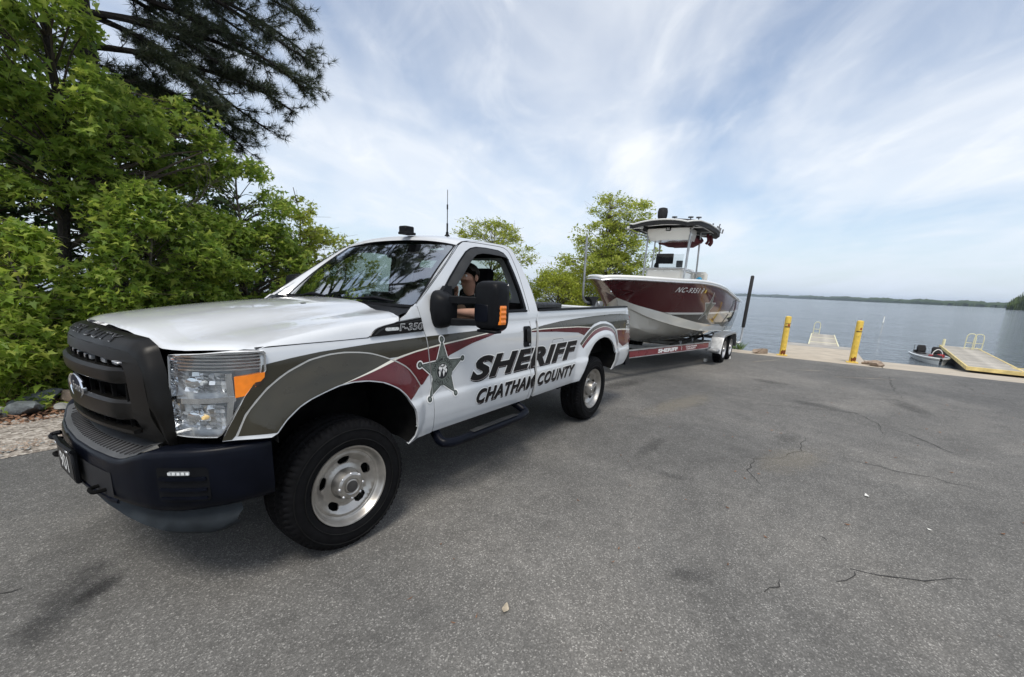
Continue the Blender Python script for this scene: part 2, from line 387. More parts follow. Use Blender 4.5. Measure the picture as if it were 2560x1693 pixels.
def _soil(b, L, N, tc, nz, ramp, mix, bump, voro):
    v = voro(22); s = N.new('ShaderNodeSeparateColor'); L.new(v.outputs['Color'], s.inputs[0])
    st = ramp(s.outputs[0], [(0, (.045, .030, .020)), (.45, (.12, .072, .045)), (.8, (.21, .125, .08)), (1, (.30, .22, .15))])
    L.new(mix(st, ramp(nz(.8, 5), [(.3, .6), (.7, 1.15)]), .85, 'MULTIPLY'), b.inputs['Base Color']); b.inputs['Roughness'].default_value = .95
    L.new(bump(nz(18, 6), .8, .03), b.inputs['Normal'])
ground_mat('soil', _soil)
def _water(b, L, N, tc, nz, ramp, mix, bump, voro):
    b.inputs['Base Color'].default_value = (.085, .105, .120, 1); b.inputs['Roughness'].default_value = .07; b.inputs['IOR'].default_value = 1.33
    def mp(scl, rot):
        m = N.new('ShaderNodeMapping'); m.inputs['Scale'].default_value = scl; m.inputs['Rotation'].default_value = (0, 0, rot); L.new(tc.outputs['Object'], m.inputs[0]); return m.outputs[0]
    a = nz(1.5, 4, .6, .3, mp((1, .5, 1), .5)); c = nz(5.0, 3, .6, .2, mp((1, .55, 1), .25)); d = nz(.16, 3, .5, 0, mp((1, .6, 1), .4))
    L.new(bump(a, .95, .34, bump(c, .9, .13, bump(d, .4, 1.3))), b.inputs['Normal'])
ground_mat('water', _water)
def _forest(b, L, N, tc, nz, ramp, mix, bump, voro):
    L.new(ramp(nz(.05, 6, .7), [(.3, (.028, .050, .022)), (.7, (.075, .110, .040))]), b.inputs['Base Color']); b.inputs['Roughness'].default_value = .9; b.inputs['Specular IOR Level'].default_value = .1
    L.new(bump(nz(.12, 5, .7), .8, 3), b.inputs['Normal'])
ground_mat('forest', _forest)
def _forest2(b, L, N, tc, nz, ramp, mix, bump, voro):
    L.new(ramp(nz(.12, 6, .7), [(.3, (.045, .085, .022)), (.7, (.15, .20, .05))]), b.inputs['Base Color']); b.inputs['Roughness'].default_value = .9; b.inputs['Specular IOR Level'].default_value = .1
    L.new(bump(nz(.25, 5, .7), .9, 2.5), b.inputs['Normal'])
ground_mat('forest_near', _forest2)
WATER_Z = -.45
# ------------------------------------------------------------------ asphalt lot
ASPH_X = 12.62
def left_edge(x): return 2.50+.10*math.sin(x*.9+1)+.06*math.sin(x*2.7)
pts = [(-60, -60), (ASPH_X, -60)]+[(ASPH_X+.02*math.sin(y*3), y) for y in np.arange(-12, 2.5, .35)]+[(x, left_edge(x)) for x in np.arange(12.3, -8, -.25)]+[(-60, 2.6)]
bm = fill2d([pts]); cut(bm, (-8, 0, 0), (1, 0, 0)); cut(bm, (0, -14, 0), (0, 1, 0))
asphalt = sheet('asphalt_lot', bm, lambda a, b: (a, b, 0), 'asphalt', None, out=(0, 0, 1)); tag(asphalt, 'weathered grey asphalt of the boat launch lot', kind='structure')
def strip(name, pts, w, z, m, parent, taper=True):
    P = [Vector((x, y, 0)) for x, y in pts]; V = []; F = []; n = len(P)
    for i, p in enumerate(P):
        t = (P[min(i+1, n-1)]-P[max(i-1, 0)]).normalized(); q = Vector((-t.y, t.x, 0)); ww = w*(.35+.65*math.sin(math.pi*min(1, max(.04, i/(n-1)))))*random.uniform(.55, 1.4) if taper else w
        V += [(p+q*ww).to_tuple(), (p-q*ww).to_tuple()]
    V = [(v[0], v[1], z) for v in V]
    for i in range(n-1): F.append((2*i, 2*i+1, 2*i+3, 2*i+2))
    o = raw(name, V, F, m, parent, False)
    return o
mat('crack', (.035, .034, .033), .95); mat('patch_dark', (.055, .054, .054), .85, noise=(20, .4)); mat('sand_light', (.25, .225, .19), .95, noise=(8, .3))
def jag(pts, sub=5, amp=.03):
    out = []
    for i in range(len(pts)-1):
        a, b = Vector(pts[i]), Vector(pts[i+1]); n = max(2, int((b-a).length/.09)); q = Vector((-(b-a).y, (b-a).x)); q = q.normalized() if q.length else q
        for k in range(n): out.append((a+(b-a)*k/n+q*random.uniform(-1, 1)*min(amp, (b-a).length*.12)).to_tuple())
    out.append(tuple(pts[-1])); return out
CR = [[(1.5, -3.46), (1.61, -3.55), (1.69, -3.56)], [(1.71, -3.54), (1.75, -3.67), (1.79, -3.82), (1.92, -3.96), (2.05, -4.15)], [(1.12, -3.12), (1.23, -3.19), (1.31, -3.19)], [(3.44, -2.64), (3.37, -2.82), (3.58, -3.05), (3.99, -3.22), (4.56, -3.26)], [(3.37, -2.82), (2.92, -2.85), (2.7, -2.97)], [(4.06, -3.67), (3.99, -3.99), (4.0, -4.28), (3.93, -4.59)], [(6.12, -2.0), (6.06, -2.65), (6.24, -3.26), (6.5, -3.85), (6.02, -4.08), (5.39, -4.08)], [(6.02, -4.08), (5.49, -4.41), (5.05, -4.67)], [(11.55, -4.73), (9.7, -4.59), (8.23, -4.59)], [(7.11, -2.42), (7.4, -3.13), (7.56, -3.8), (8.23, -4.59)], [(11.8, -5.88), (10.3, -5.9), (9.89, -6.13), (9.05, -6.18)], [(2.05, -3.39), (2.0, -3.43)], [(-1.34, 0.02), (-1.26, -0.0)]]
for c in CR: strip('crack', jag(c), .0042, .004, 'crack', asphalt)
def blob(name, cx, cy, rx, ry, m, parent, z, n=40, rough=.35, rot=0):
    ph = [random.uniform(0, 6.28) for _ in range(6)]; V = []
    for k in range(n):
        a = 2*math.pi*k/n; r = 1+rough*sum(math.sin(a*(j+2)+ph[j])/(j+2) for j in range(6)); x, y = rx*r*math.cos(a), ry*r*math.sin(a)
        V.append((cx+x*math.cos(rot)-y*math.sin(rot), cy+x*math.sin(rot)+y*math.cos(rot), z))
    return raw(name, V, [tuple(range(n))], m, parent, False)
def soft_stain(name, cx, cy, rx, ry, col, rot=0, amax=.6):
    """stain with a ragged edge: noise-thresholded transparency"""
    m = bpy.data.materials.new(name); m.use_nodes = True; N, L = m.node_tree.nodes, m.node_tree.links; b = N['Principled BSDF']; b.inputs['Base Color'].default_value = (*col, 1); b.inputs['Roughness'].default_value = .85
    tc = N.new('ShaderNodeTexCoord'); n = N.new('ShaderNodeTexNoise'); n.inputs['Scale'].default_value = 5; n.inputs['Detail'].default_value = 9; n.inputs['Roughness'].default_value = .75; L.new(tc.outputs['Object'], n.inputs['Vector'])
    ln = N.new('ShaderNodeVectorMath'); ln.operation = 'LENGTH'; sc = N.new('ShaderNodeVectorMath'); sc.operation = 'MULTIPLY'; sc.inputs[1].default_value = (1/rx, 1/ry, 0); L.new(tc.outputs['Object'], sc.inputs[0]); L.new(sc.outputs[0], ln.inputs[0])
    a = N.new('ShaderNodeMath'); a.operation = 'MULTIPLY_ADD'; a.inputs[1].default_value = -1.0; L.new(ln.outputs['Value'], a.inputs[0]); a2 = N.new('ShaderNodeMath'); a2.operation = 'MULTIPLY'; a2.inputs[1].default_value = 2.1; L.new(n.outputs['Fac'], a2.inputs[0]); L.new(a2.outputs[0], a.inputs[2])
    r = N.new('ShaderNodeMapRange'); r.inputs[1].default_value = .15; r.inputs[2].default_value = .75; r.inputs[4].default_value = amax; L.new(a.outputs[0], r.inputs[0]); L.new(r.outputs[0], b.inputs['Alpha'])
    V = [(sx*rx*1.3, sy*ry*1.3, 0) for sx, sy in ((-1, -1), (1, -1), (1, 1), (-1, 1))]
    o = raw('stain', V, [(0, 1, 2, 3)], m, asphalt, False); o.location = (cx, cy, .005); o.rotation_euler = (0, 0, rot); return o
soft_stain('stain_oil', -1.16, -0.31, 0.42, 0.16, (0.035, 0.035, 0.036), R(60), 0.42)
soft_stain('stain_oil2', -1.03, -0.29, 0.16, 0.08, (0.03, 0.03, 0.031), R(40), 0.45)
soft_stain('stain_sand', 3.62, -3.16, 0.75, 0.3, (0.3, 0.27, 0.22), R(-20), 0.3)
soft_stain('stain_sand2', 5.14, -1.68, 1.3, 0.3, (0.29, 0.26, 0.21), R(-12), 0.38)
soft_stain('stain_wet', 5.88, -0.53, 0.9, 0.25, (0.05, 0.05, 0.05), R(-8), 0.35)
for (x_, y_, a_, c_) in ((2.4, -2.3, .22, .10), (4.4, -3.1, .35, .16), (6.6, -3.4, .5, .2), (8.2, -2.6, .4, .25), (1.0, -2.75, .16, .10), (3.0, -1.9, .5, .12), (7.6, -4.6, .7, .25)):
    soft_stain('stain_drip', x_, y_, a_, c_, (.05, .05, .05), x_*2.1, .26)
for (a, b_) in [((10.37, -2.98), (10.74, -3.51)), ((10.02, -3.68), (10.68, -4.77)), ((10.88, -2.02), (11.94, -2.56))]:
    strip('worn_paint', [(a[0]+(b_[0]-a[0])*t, a[1]+(b_[1]-a[1])*t) for t in np.linspace(0, 1, 9)], .03, .004, 'sand_light', asphalt)
# ------------------------------------------------------------------ shore ground, gravel verge, water, ramp, apron
def land_h(x, y):
    sx = 13.3+max(0, min(4.5, (y-1.2)*1.4)); d = min(sx-x, 17-y+.3*math.sin(x))
    h = -.03+.05*math.sin(x*.8+y*.5)*max(0, min(1, (y-4)/2))+max(0, min(.25, (y-4.2)*.06))
    if d < 1.6: h = h*max(0, d/1.6)-.9*(1-max(0, d/1.6))**1.3 if d > 0 else -.9-.1*min(8, -d)
    return h-.012
def grid(name, xs, ys, hf, m, **k):
    V = [(x, y, hf(x, y)) for x in xs for y in ys]; n = len(ys); F = [(i*n+j, (i+1)*n+j, (i+1)*n+j+1, i*n+j+1) for i in range(len(xs)-1) for j in range(n-1)]
    return tag(raw(name, V, F, m, None, True, 180), **k)
grid('ground', list(np.linspace(-40, -4, 12))+list(np.linspace(-3.5, 18.5, 62)), list(np.linspace(1.6, 8, 26))+list(np.linspace(8.5, 20, 16)), land_h, 'soil', label='brown leaf-strewn soil under the trees', kind='structure')
pts = [(x, left_edge(x)-.12) for x in np.arange(-12, 12, .4)]+[(x, 3.62+.16*math.sin(x*1.3)+.08*math.sin(x*3.1)) for x in np.arange(12, -12.1, -.4)]
sheet('gravel_verge', fill2d([pts]), lambda a, b: (a, b, .004+.03*math.sin(math.pi*min(1, max(0, (b-2.4)/1.3)))), 'gravel', None, ca=lin(-12, 12, .4), cbs=(2.6, 2.8, 3.0, 3.2, 3.4), out=(0, 0, 1))
tag(bpy.data.objects['gravel_verge'], 'pale gravel verge beside the asphalt', kind='structure')
water = raw('water', [(-400, -9000, WATER_Z), (9000, -9000, WATER_Z), (9000, 9000, WATER_Z), (-400, 9000, WATER_Z)], [(0, 1, 2, 3)], 'water', None, False); tag(water, 'rippled grey-blue lake', kind='structure')
mb = MB(); mb.loft([[(12.50, -40, -.012), (12.50, -4.78, -.012)], [(13.4, -40, -.05), (13.4, -4.78, -.05)], [(26, -40, -1.05), (26, -4.78, -1.05)]])
tag(mb.obj('boat_ramp', 'concrete', smooth=False), 'pale concrete launch ramp sloping into the lake', kind='structure')
# concrete apron at the asphalt end and the walkway out to the dock
mb = MB(); mb.box((12.98, -1.65, -.35), (.80, 6.2, .71), .03); tag(mb.obj('apron', 'concrete'), 'concrete apron along the end of the asphalt', kind='structure')
wk = empty('walkway', (13.4, -3.45, 0), kind='structure', label='pale concrete walkway running out between the yellow bollards')
xs = [13.39, 15.1, 16.75, 17.85]
for i in range(3):
    b = MB(); x0, x1 = xs[i]-13.4+.008, xs[i+1]-13.4-.008; b.box(((x0+x1)/2, 0, -.2-.002*i), (x1-x0, 2.02, .4), .012); b.obj('slab', 'concrete' if i < 2 else 'concrete_grey', wk)
# ------------------------------------------------------------------ far wooded shores
def shore(name, azs, dist, hgt, depth, label, seed, m_='forest'):
    rng = np.random.RandomState(seed); n = len(azs); rows = []
    prof = [(0, 0), (0, .45), (.06, .72), (.2, .92), (.5, 1.0), (1, 1.05)]
    ph = rng.uniform(0, 6.28, 8)
    jit = rng.uniform(-1, 1, (n, len(prof)))
    for i, az in enumerate(azs):
        t = i/(n-1); D = dist(t); H = hgt(t)*(1+.10*sum(math.sin(az*(60+70*j)+ph[j])/(j+1) for j in range(5)))+hgt(t)*.05*jit[i, 0]
        row = []
        for k, (a, h) in enumerate(prof):
            dd = D+a*depth+ (jit[i, k]*D*.004); row.append((CAM.x+dd*math.cos(R(az)), CAM.y+dd*math.sin(R(az)), WATER_Z+max(0, h*H*(1+.07*jit[i, k]))))
        rows.append(row)
    mb = MB(); mb.loft(rows); o = mb.obj(name, m_, ang=70); return tag(o, label, kind='stuff')
shore('far_shore', np.linspace(75, -16, 900), lambda t: interp(t, [0, .70, .78, .86, .93, 1], [5200, 4600, 3600, 2100, 1500, 1250]), lambda t: interp(t, [0, .8, .9, 1], [20, 20, 14, 12]), 260, 'low wooded shore far across the lake', 3)
shore('near_point', np.linspace(-13.75, -42, 900), lambda t: 560-120*min(1, t*3), lambda t: 22*min(1, .12+t*14)**.6, 120, 'green wooded point of land on the right of the lake', 5, 'forest_near')
# ------------------------------------------------------------------ pebbles in the verge
def pebble_cloud(name, n, fx, fy, size, m, label):
    rng = np.random.RandomState(11); base = [(-1, -.7, 0), (.2, -1, .1), (1, -.2, 0), (.7, .8, .1), (-.4, 1, 0), (0, 0, .75)]; V = []; F = []
    for i in range(n):
        x, y = fx(rng), fy(rng); s = size*rng.uniform(.4, 1.3); a = rng.uniform(0, 6.28); k = len(V)
        for p in base:
            q = (p[0]*s*rng.uniform(.7, 1.3), p[1]*s*rng.uniform(.6, 1.1), p[2]*s*.8)
            V.append((x+q[0]*math.cos(a)-q[1]*math.sin(a), y+q[0]*math.sin(a)+q[1]*math.cos(a), .02+q[2]))
        F += [(k+j, k+(j+1) % 5, k+5) for j in range(5)]
    return tag(raw(name, V, F, m, None, False), label, kind='stuff')
pebble_cloud('gravel_stones', 5200, lambda r: r.uniform(-2.2, 2.5), lambda r: 2.45+1.2*r.beta(1.6, 1.4), .016, 'rock_tan', 'loose pale gravel stones on the verge')
pebble_cloud('gravel_stones_grey', 2600, lambda r: r.uniform(-2.2, 2.5), lambda r: 2.40+1.3*r.beta(1.6, 1.4), .015, 'rock_grey', 'loose grey gravel stones on the verge')
def litter(n, seed):
    rng = np.random.RandomState(seed); V = []; F = []
    for i in range(n):
        x, y = rng.uniform(-2.5, 3), 3.3+2.2*rng.beta(1.4, 1.6); s = rng.uniform(.02, .05); a = rng.uniform(0, 6.28); z = land_h(x, y)+.03+rng.uniform(0, .02); k = len(V); t1, t2 = rng.uniform(-.5, .5, 2)
        for (p, q) in ((-1, 0), (0, -.5), (1, 0), (0, .5)):
            V.append((x+s*(p*math.cos(a)-q*math.sin(a)), y+s*(p*math.sin(a)+q*math.cos(a)), z+s*(p*t1+q*t2)))
        F.append((k, k+1, k+2, k+3))
    return tag(raw('leaf_litter', V, F, 'leaf_litter', None, False), 'brown fallen leaves and bark litter under the trees', kind='stuff')
litter(4200, 4)
def rock(c, s, m, label, seed, group=None):
    bm = bmesh.new(); bmesh.ops.create_icosphere(bm, subdivisions=3, radius=1); rng = np.random.RandomState(seed)
    pl = [(Vector(rng.normal(0, 1, 3)).normalized(), rng.uniform(.42, .85)) for _ in range(20)]
    for v in bm.verts:
        for n, d in pl:
            e = v.co.dot(n)-d
            if e > 0: v.co -= n*e
        v.co += v.normal*rng.normal(0, .012)
    for v in bm.verts: v.co = Vector((v.co.x*s[0], v.co.y*s[1], v.co.z*s[2]))
    me = bpy.data.meshes.new('rock'); bm.to_mesh(me); bm.free(); me.materials.append(M(m)); me.polygons.foreach_set('use_smooth', [True]*len(me.polygons)); me.set_sharp_from_angle(angle=R(28))
    o = bpy.data.objects.new('rock', me); COL.objects.link(o); o.location = (c[0], c[1], c[2]+s[2]*.35); o.rotation_euler = (0, 0, rng.uniform(0, 3)); return tag(o, label, 'rock', group)
rock((-.72, 4.10, 0), (.36, .20, .13), 'rock_blue', 'large flat blue-grey rock at the edge of the bushes', 1)
rock((-.56, 4.42, 0), (.30, .16, .14), 'rock_blue', 'blue-grey rock leaning behind the large flat one', 2)
rock((-.95, 4.26, 0), (.26, .15, .10), 'rock_grey', 'pale grey rock beside the flat blue-grey one', 3)
rock((-.42, 3.98, 0), (.17, .10, .07), 'rock_grey', 'small pale rock in front of the blue-grey rocks', 4)
rock((-.28, 4.35, 0), (.17, .12, .12), 'rock_tan', 'small tan rock hard behind the truck front bumper', 6)
rock((12.95, -1.98, 0), (.36, .24, .14), 'rock_tan', 'brown boulder left of the walkway entrance', 7)
rock((12.78, -4.62, 0), (.22, .17, .13), 'rock_tan', 'tan boulder right of the walkway entrance', 8)
rock((13.05, -4.46, 0), (.16, .12, .09), 'rock_tan', 'small tan boulder tucked behind the right-hand one', 9)

def ground_plants(n, seed):
    rng = np.random.RandomState(seed); P = []
    for i in range(n):
        x, y = rng.uniform(-2.4, 4.0), 4.05+1.4*rng.beta(1.3, 1.2); h = rng.uniform(.05, .32)*(1 if y > 4.5 else .55); z = land_h(x, y)
        for k in range(rng.randint(5, 14)): P.append((x+rng.normal(0, .07), y+rng.normal(0, .07), z+.03+h*rng.uniform(.1, 1)))
    return np.array(P)
# ================================================================== pickup truck (front axle x=0, nose towards -x, driver side -y)
T = empty('pickup_truck', (0, 0, 0), label='white pickup truck with olive and maroon stripes lettered SHERIFF CHATHAM COUNTY', cat='truck')
HZ = [.48, .555, .60, .68, .76, .815, .845, .95, 1.10, 1.20, 1.250, 1.275, 1.300, 1.36, 1.40, 1.45, 1.50, 1.60, 1.70, 1.80, 1.90, 1.95, 1.98, 2.02]
HW = [.925, .955, .975, .992, .999, .999, .986, .985, .985, .981, .974, .962, .957, .951, .944, .930, .913, .877, .837, .792, .742, .714, .694, .66]
FL_IN = [(-.435, .80), (-.43, .86), (-.38, .915), (-.31, .967), (-.246, .996), (-.164, 1.02), (-.077, 1.041), (.014, 1.046), (.111, 1.037), (.213, 1.012), (.278, .983), (.34, .948), (.398, .895), (.44, .839), (.474, .772), (.489, .699), (.493, .647), (.480, .59), (.44, .545)]
FL_OUT = [(-.60, .78), (-.587, .87), (-.544, .968), (-.493, 1.032), (-.443, 1.083), (-.385, 1.123), (-.333, 1.152), (-.271, 1.177), (-.216, 1.197), (-.151, 1.208), (-.092, 1.215), (-.003, 1.216), (.09, 1.207), (.169, 1.193), (.242, 1.17), (.307, 1.145), (.375, 1.114), (.427, 1.085), (.47, 1.051), (.519, .995), (.564, .929), (.59, .85), (.60, .76), (.595, .66), (.57, .545)]
RL_IN = [(3.0, .585), (3.073, .708), (3.143, .818), (3.217, .917), (3.328, 1.0), (3.452, 1.038), (3.586, 1.052), (3.733, 1.031), (3.857, .979), (3.951, .905), (4.006, .81), (4.0, .705), (3.94, .593)]
RL_OUT = [(2.90, .585), (2.91, .75), (2.93, .90), (2.992, 1.025), (3.09, 1.09), (3.207, 1.152), (3.355, 1.203), (3.549, 1.228), (3.725, 1.223), (3.921, 1.183), (4.053, 1.117), (4.138, 1.022), (4.197, .949), (4.25, .85), (4.26, .72), (4.20, .60)]
def polar(pts, c):
    q = sorted((math.atan2(x-c[0], z-c[1]), math.hypot(x-c[0], z-c[1])) for x, z in pts); return [a for a, _ in q], [r for _, r in q]
FC, RC = (.03, .50), (3.50, .50)
FPI, FPO, RPI, RPO = polar(FL_IN, FC), polar(FL_OUT, FC), polar(RL_IN, RC), polar(RL_OUT, RC)
def flare(x, z, c, pi_, po, h):
    r = math.hypot(x-c[0], z-c[1])
    if r > .95: return 0
    a = math.atan2(x-c[0], z-c[1])
    if abs(a) > 2.2: return 0
    ri, ro = interp(a, *pi_), interp(a, *po); s = (ro-r)/max(.02, ro-ri)
    if s <= 0: return 0
    s2 = min(1, s); f = s2**1.4*(1+.9*(1-s2)); return h*min(1.0, f)-max(0, s-1)*.02
def hw(x, z):
    w = sinterp(z, HZ, HW)
    if z < 1.25: w += flare(x, z, FC, FPI, FPO, .048) + flare(x, z, RC, RPI, RPO, .045)
    if x < -.42: w -= ((-.42-x)/.22)**2*.05
    if x > 4.4: w -= ((x-4.4)/.3)**2*.03
    return w
def side(sg, off=0.):
    return lambda a, b: (a, sg*(hw(a, b)+off), b)
GX = lambda a, b: [x for x in GXL if a+1e-4 < x < b-1e-4]
GXL = [i*.016 for i in range(-45, 46)]+list(np.arange(.75, 2.86, .06))+[i*.02 for i in range(144, 216)]+list(np.arange(4.34, 4.7, .05))
CX = lambda a, b, d=.05: lin(a, b, d)
CZ = sorted(set([round(.52+.014*i, 4) for i in range(66)]))
def seam_x(z): return .703-.1036*(z-.554) if z < 1.25 else .631-.19*(z-1.25)
G = .0035
fender_out = [(-.452, 1.276), (.17, 1.281), (.25, 1.33), (.42, 1.375), (.50, 1.415), (.555, 1.46), (seam_x(1.46)-G, 1.46), (seam_x(1.25)-G, 1.25), (seam_x(.552)-G, .552), (.60, .545)]+FL_IN[::-1][:-1]+[(-.46, .845), (-.64, .852), (-.632, .872), (-.536, 1.06), (-.462, 1.16)]
door_out = [(seam_x(.556)+G, .556), (seam_x(.9)+G, .9), (seam_x(1.25)+G, 1.25), (seam_x(1.305)+G, 1.305), (1.957, 1.305), (1.957, 1.0), (1.963, .8), (1.968, .57), (1.955, .556)]
corner_out = [(1.968, 1.305), (2.065, 1.305), (2.04, 1.0), (2.02, .556), (1.980, .556), (1.974, .8), (1.968, 1.0)]
bed_out = [(2.078, .562), (2.085, 1.0), (2.105, 1.385), (2.12, 1.394), (4.53, 1.396), (4.575, 1.36), (4.614, 1.261), (4.675, .95), (4.69, .89), (4.69, .745), (4.505, .605), (4.30, .60), (4.05, .588)]+RL_IN[::-1]+[(2.9, .568)]
for sg in (-1, 1):
    d = 1 if sg < 0 else 2.2
    tagl = {'fender': 'front_fender', 'door': 'door', 'corner': 'cab_corner', 'bed': 'bed_side'}
    for nm, ol, x0, x1 in (('fender', fender_out, -.62, .70), ('door', door_out, .6, 1.96), ('corner', corner_out, 1.97, 2.07), ('bed', bed_out, 2.05, 4.68)):
                o = sheet(tagl[nm], fill2d([ol]), side(sg), 'paint_white', T, ca=GX(x0, x1), cbs=CZ, skirt=.02, out=(0, sg, 0))
# ---- upper cab frame with window opening
up_out = [(.575, 1.462), (seam_x(1.46)+G, 1.46), (seam_x(1.305)+G, 1.305), (2.065, 1.305), (2.112, 1.39), (2.09, 1.55), (2.055, 1.70), (2.01, 1.84), (1.975, 1.92), (1.94, 1.962), (1.88, 1.978), (1.6, 1.978), (1.38, 1.965), (1.28, 1.945), (1.215, 1.915), (1.10, 1.835), (.90, 1.69), (.70, 1.545)]
win = [(.80, 1.375), (.95, 1.352), (1.15, 1.345), (1.27, 1.352), (1.36, 1.385), (1.44, 1.408), (1.885, 1.412), (1.90, 1.425), (1.885, 1.56), (1.852, 1.74), (1.825, 1.86), (1.79, 1.895), (1.72, 1.912), (1.55, 1.917), (1.42, 1.912), (1.34, 1.895), (1.27, 1.865), (1.15, 1.785), (1.0, 1.67), (.86, 1.55), (.79, 1.485), (.775, 1.42)]
for sg in (-1, 1):
    sheet('cab_frame', fill2d([up_out, win[::-1]]), side(sg), 'paint_white', T, ca=CX(.58, 2.1, .06), cbs=lin(1.305, 1.98, .03), skirt=.03, out=(0, sg, .3))
    # window seal, vent visor, door frame seam
    ring = lambda k, dz: [(1.35+(x-1.35)*k, 1.62+(z-1.62)*k+dz) for x, z in win]
    sheet('window_seal', fill2d([ring(1.03, .002), ring(.965, 0)[::-1]]), side(sg, .004), 'plastic', T, ca=CX(.7, 2, .08), cbs=lin(1.4, 1.95, .06), skirt=.03, out=(0, sg, .3))
    fr = smooth_path([(.585, 1.475), (.72, 1.575), (1.0, 1.775), (1.17, 1.90), (1.26, 1.942), (1.38, 1.955), (1.6, 1.957), (1.80, 1.955), (1.87, 1.94), (1.905, 1.90), (1.93, 1.75), (1.945, 1.55), (1.962, 1.395)], 4)
    mb = MB(); mb.tube([Vector((p[0], sg*(hw(p[0], p[1])-.0005), p[1])) for p in fr], .0028, 5); mb.obj('door_frame_seam', 'seam', T)
vis_o = [(.93, 1.605), (1.0, 1.665), (1.15, 1.782), (1.27, 1.864), (1.34, 1.896), (1.42, 1.914), (1.55, 1.92), (1.72, 1.915), (1.79, 1.898), (1.83, 1.862)]
vis_i = [(1.836, 1.846), (1.78, 1.862), (1.7, 1.870), (1.55, 1.874), (1.45, 1.871), (1.37, 1.856), (1.31, 1.828), (1.2, 1.752), (1.10, 1.676), (1.0, 1.602), (.955, 1.578)]
def vmap(a, b):
    zc = interp(a, [x for x, _ in vis_o], [z for _, z in vis_o]); t = min(1, max(0, (zc-b)/.07)); return (a, -(hw(a, b)+.006+.028*math.sin(t*1.6)), b)
sheet('window_visor', fill2d([vis_o+vis_i]), vmap, 'plastic_soft', T, ca=CX(.9, 1.85, .03), cbs=lin(1.54, 1.93, .02), skirt=.004, out=(0, -1, .3))
for sg in (-1, 1):
    mb = MB(); mb.tube([Vector((p[0], sg*(hw(p[0], p[1])+.004), p[1])) for p in smooth_path([(.79, 1.372), (.95, 1.343), (1.15, 1.336), (1.27, 1.343), (1.36, 1.374), (1.44, 1.398), (1.6, 1.402), (1.915, 1.402)], 4)], .011, 8); mb.obj('window_sill_trim', 'plastic', T)
# ---- hood (clamshell) as one loft
HS = [0, .18, .36, .46, .54, .62, .72, .80, .86, .905, .935, .952, .960, .964]
HF = [1.354, 1.351, 1.338, 1.316, 1.292, 1.274, 1.270, 1.274, 1.276, 1.276, 1.275, 1.272, 1.268, 1.262]
HR = [1.474, 1.472, 1.465, 1.450, 1.429, 1.417, 1.418, 1.418, 1.410, 1.397, 1.380, 1.362, 1.345, 1.325]
def hood_pt(y, t, sg):
    ay = abs(y); xf = interp(ay, [0, .3, .5, .60, .66, .70, .78, .88, .964], [-.80, -.79, -.755, -.735, -.715, -.69, -.615, -.52, -.452])
    xr = interp(ay, [0, .5, .75, .9, .964], [.56, .52, .47, .44, .40])
    zf, zr = interp(ay, HS, HF), interp(ay, HS, HR); k = t**.72
    bl = math.sin(math.pi*min(1, t))*.012*(1-ay)            # crown
    # side scallop: lower edge follows the fender seam then the vent
    x = xf+(xr-xf)*t; z = zf+(zr-zf)*k+bl
    if ay > .90:
        f = (ay-.90)/.064; ze = 1.283 if x < .17 else interp(x, [.17, .25, .42, .5], [1.285, 1.333, 1.378, 1.40]); ztop = interp(.90, HS, HF)+(interp(.90, HS, HR)-interp(.90, HS, HF))*k
        z = ztop+(ze-ztop)*f**1.7; z = max(z, ze)
        if t < .02: z = min(z, 1.285)
    if t < .05: z -= .012*(1-t/.05)**2
    return (x, sg*(ay if ay < .90 else .90+.064*((ay-.90)/.064)**.6), z)
ys = sorted(set([-y for y in HS]+HS+[-.27, .27, -.41, .41, -.5, .5, -.58, .58, -.67, .67, -.76, .76, -.83, .83, -.885, .885, -.92, .92, -.945, .945]))
rows = [[hood_pt(y, t, 1 if y >= 0 else -1) for y in ys] for t in [0, .01, .025, .05, .09]+list(np.linspace(.14, 1, 22))]
mb = MB(); mb.loft(rows); hood = mb.obj('hood', 'paint_white', T, ang=60)
for y in (-.30, .28):
    b = MB(); b.box((.16, y, 1.445), (.035, .018, .014), .004); b.obj('washer_nozzle', 'plastic', T)
mb = MB(); mb.tube(smooth_path([(-.47, -.956, 1.2785), (-.2, -.9600, 1.2805), (.17, -.9605, 1.2835)], 5), .004, 6); mb.obj('hood_seam', 'seam', T)
mb = MB(); mb.tube(smooth_path([(.40, -.972, 1.372), (.41, -.955, 1.40), (.435, -.90, 1.424), (.46, -.80, 1.432)], 5), .0025, 6); mb.obj('hood_seam', 'seam', T)
# ---- cowl, windshield, roof, rear wall
rows = [[(interp(abs(y), [0, .5, .75, .9], [.545, .505, .455, .425]), y, interp(abs(y), [0, .46, .6, .8, .9], [1.445, 1.43, 1.415, 1.405, 1.395])) for y in np.linspace(-.9, .9, 25)],
        [(interp(abs(y), [0, .5, .75, .9], [.66, .66, .68, .60]), y, interp(abs(y), [0, .6, .8, .9], [1.452, 1.445, 1.44, 1.44])) for y in np.linspace(-.9, .9, 25)]]
mb = MB(); mb.loft(rows); mb.obj('cowl', 'plastic', T)
def ws(u, v):
    """u -1..1 across, v 0..1 up"""
    hw0, hw1 = .845, .700; y = u*(hw0+(hw1-hw0)*v); c = 1-u*u
    return Vector((.665+(1.225-.665)*v-.07*c*(1-v)-.0*c*v+.03*c*v-.055*math.sin(math.pi*v)*.25, y, 1.452+(1.918-1.452)*v+.05*c*v+.012*math.sin(math.pi*v)))
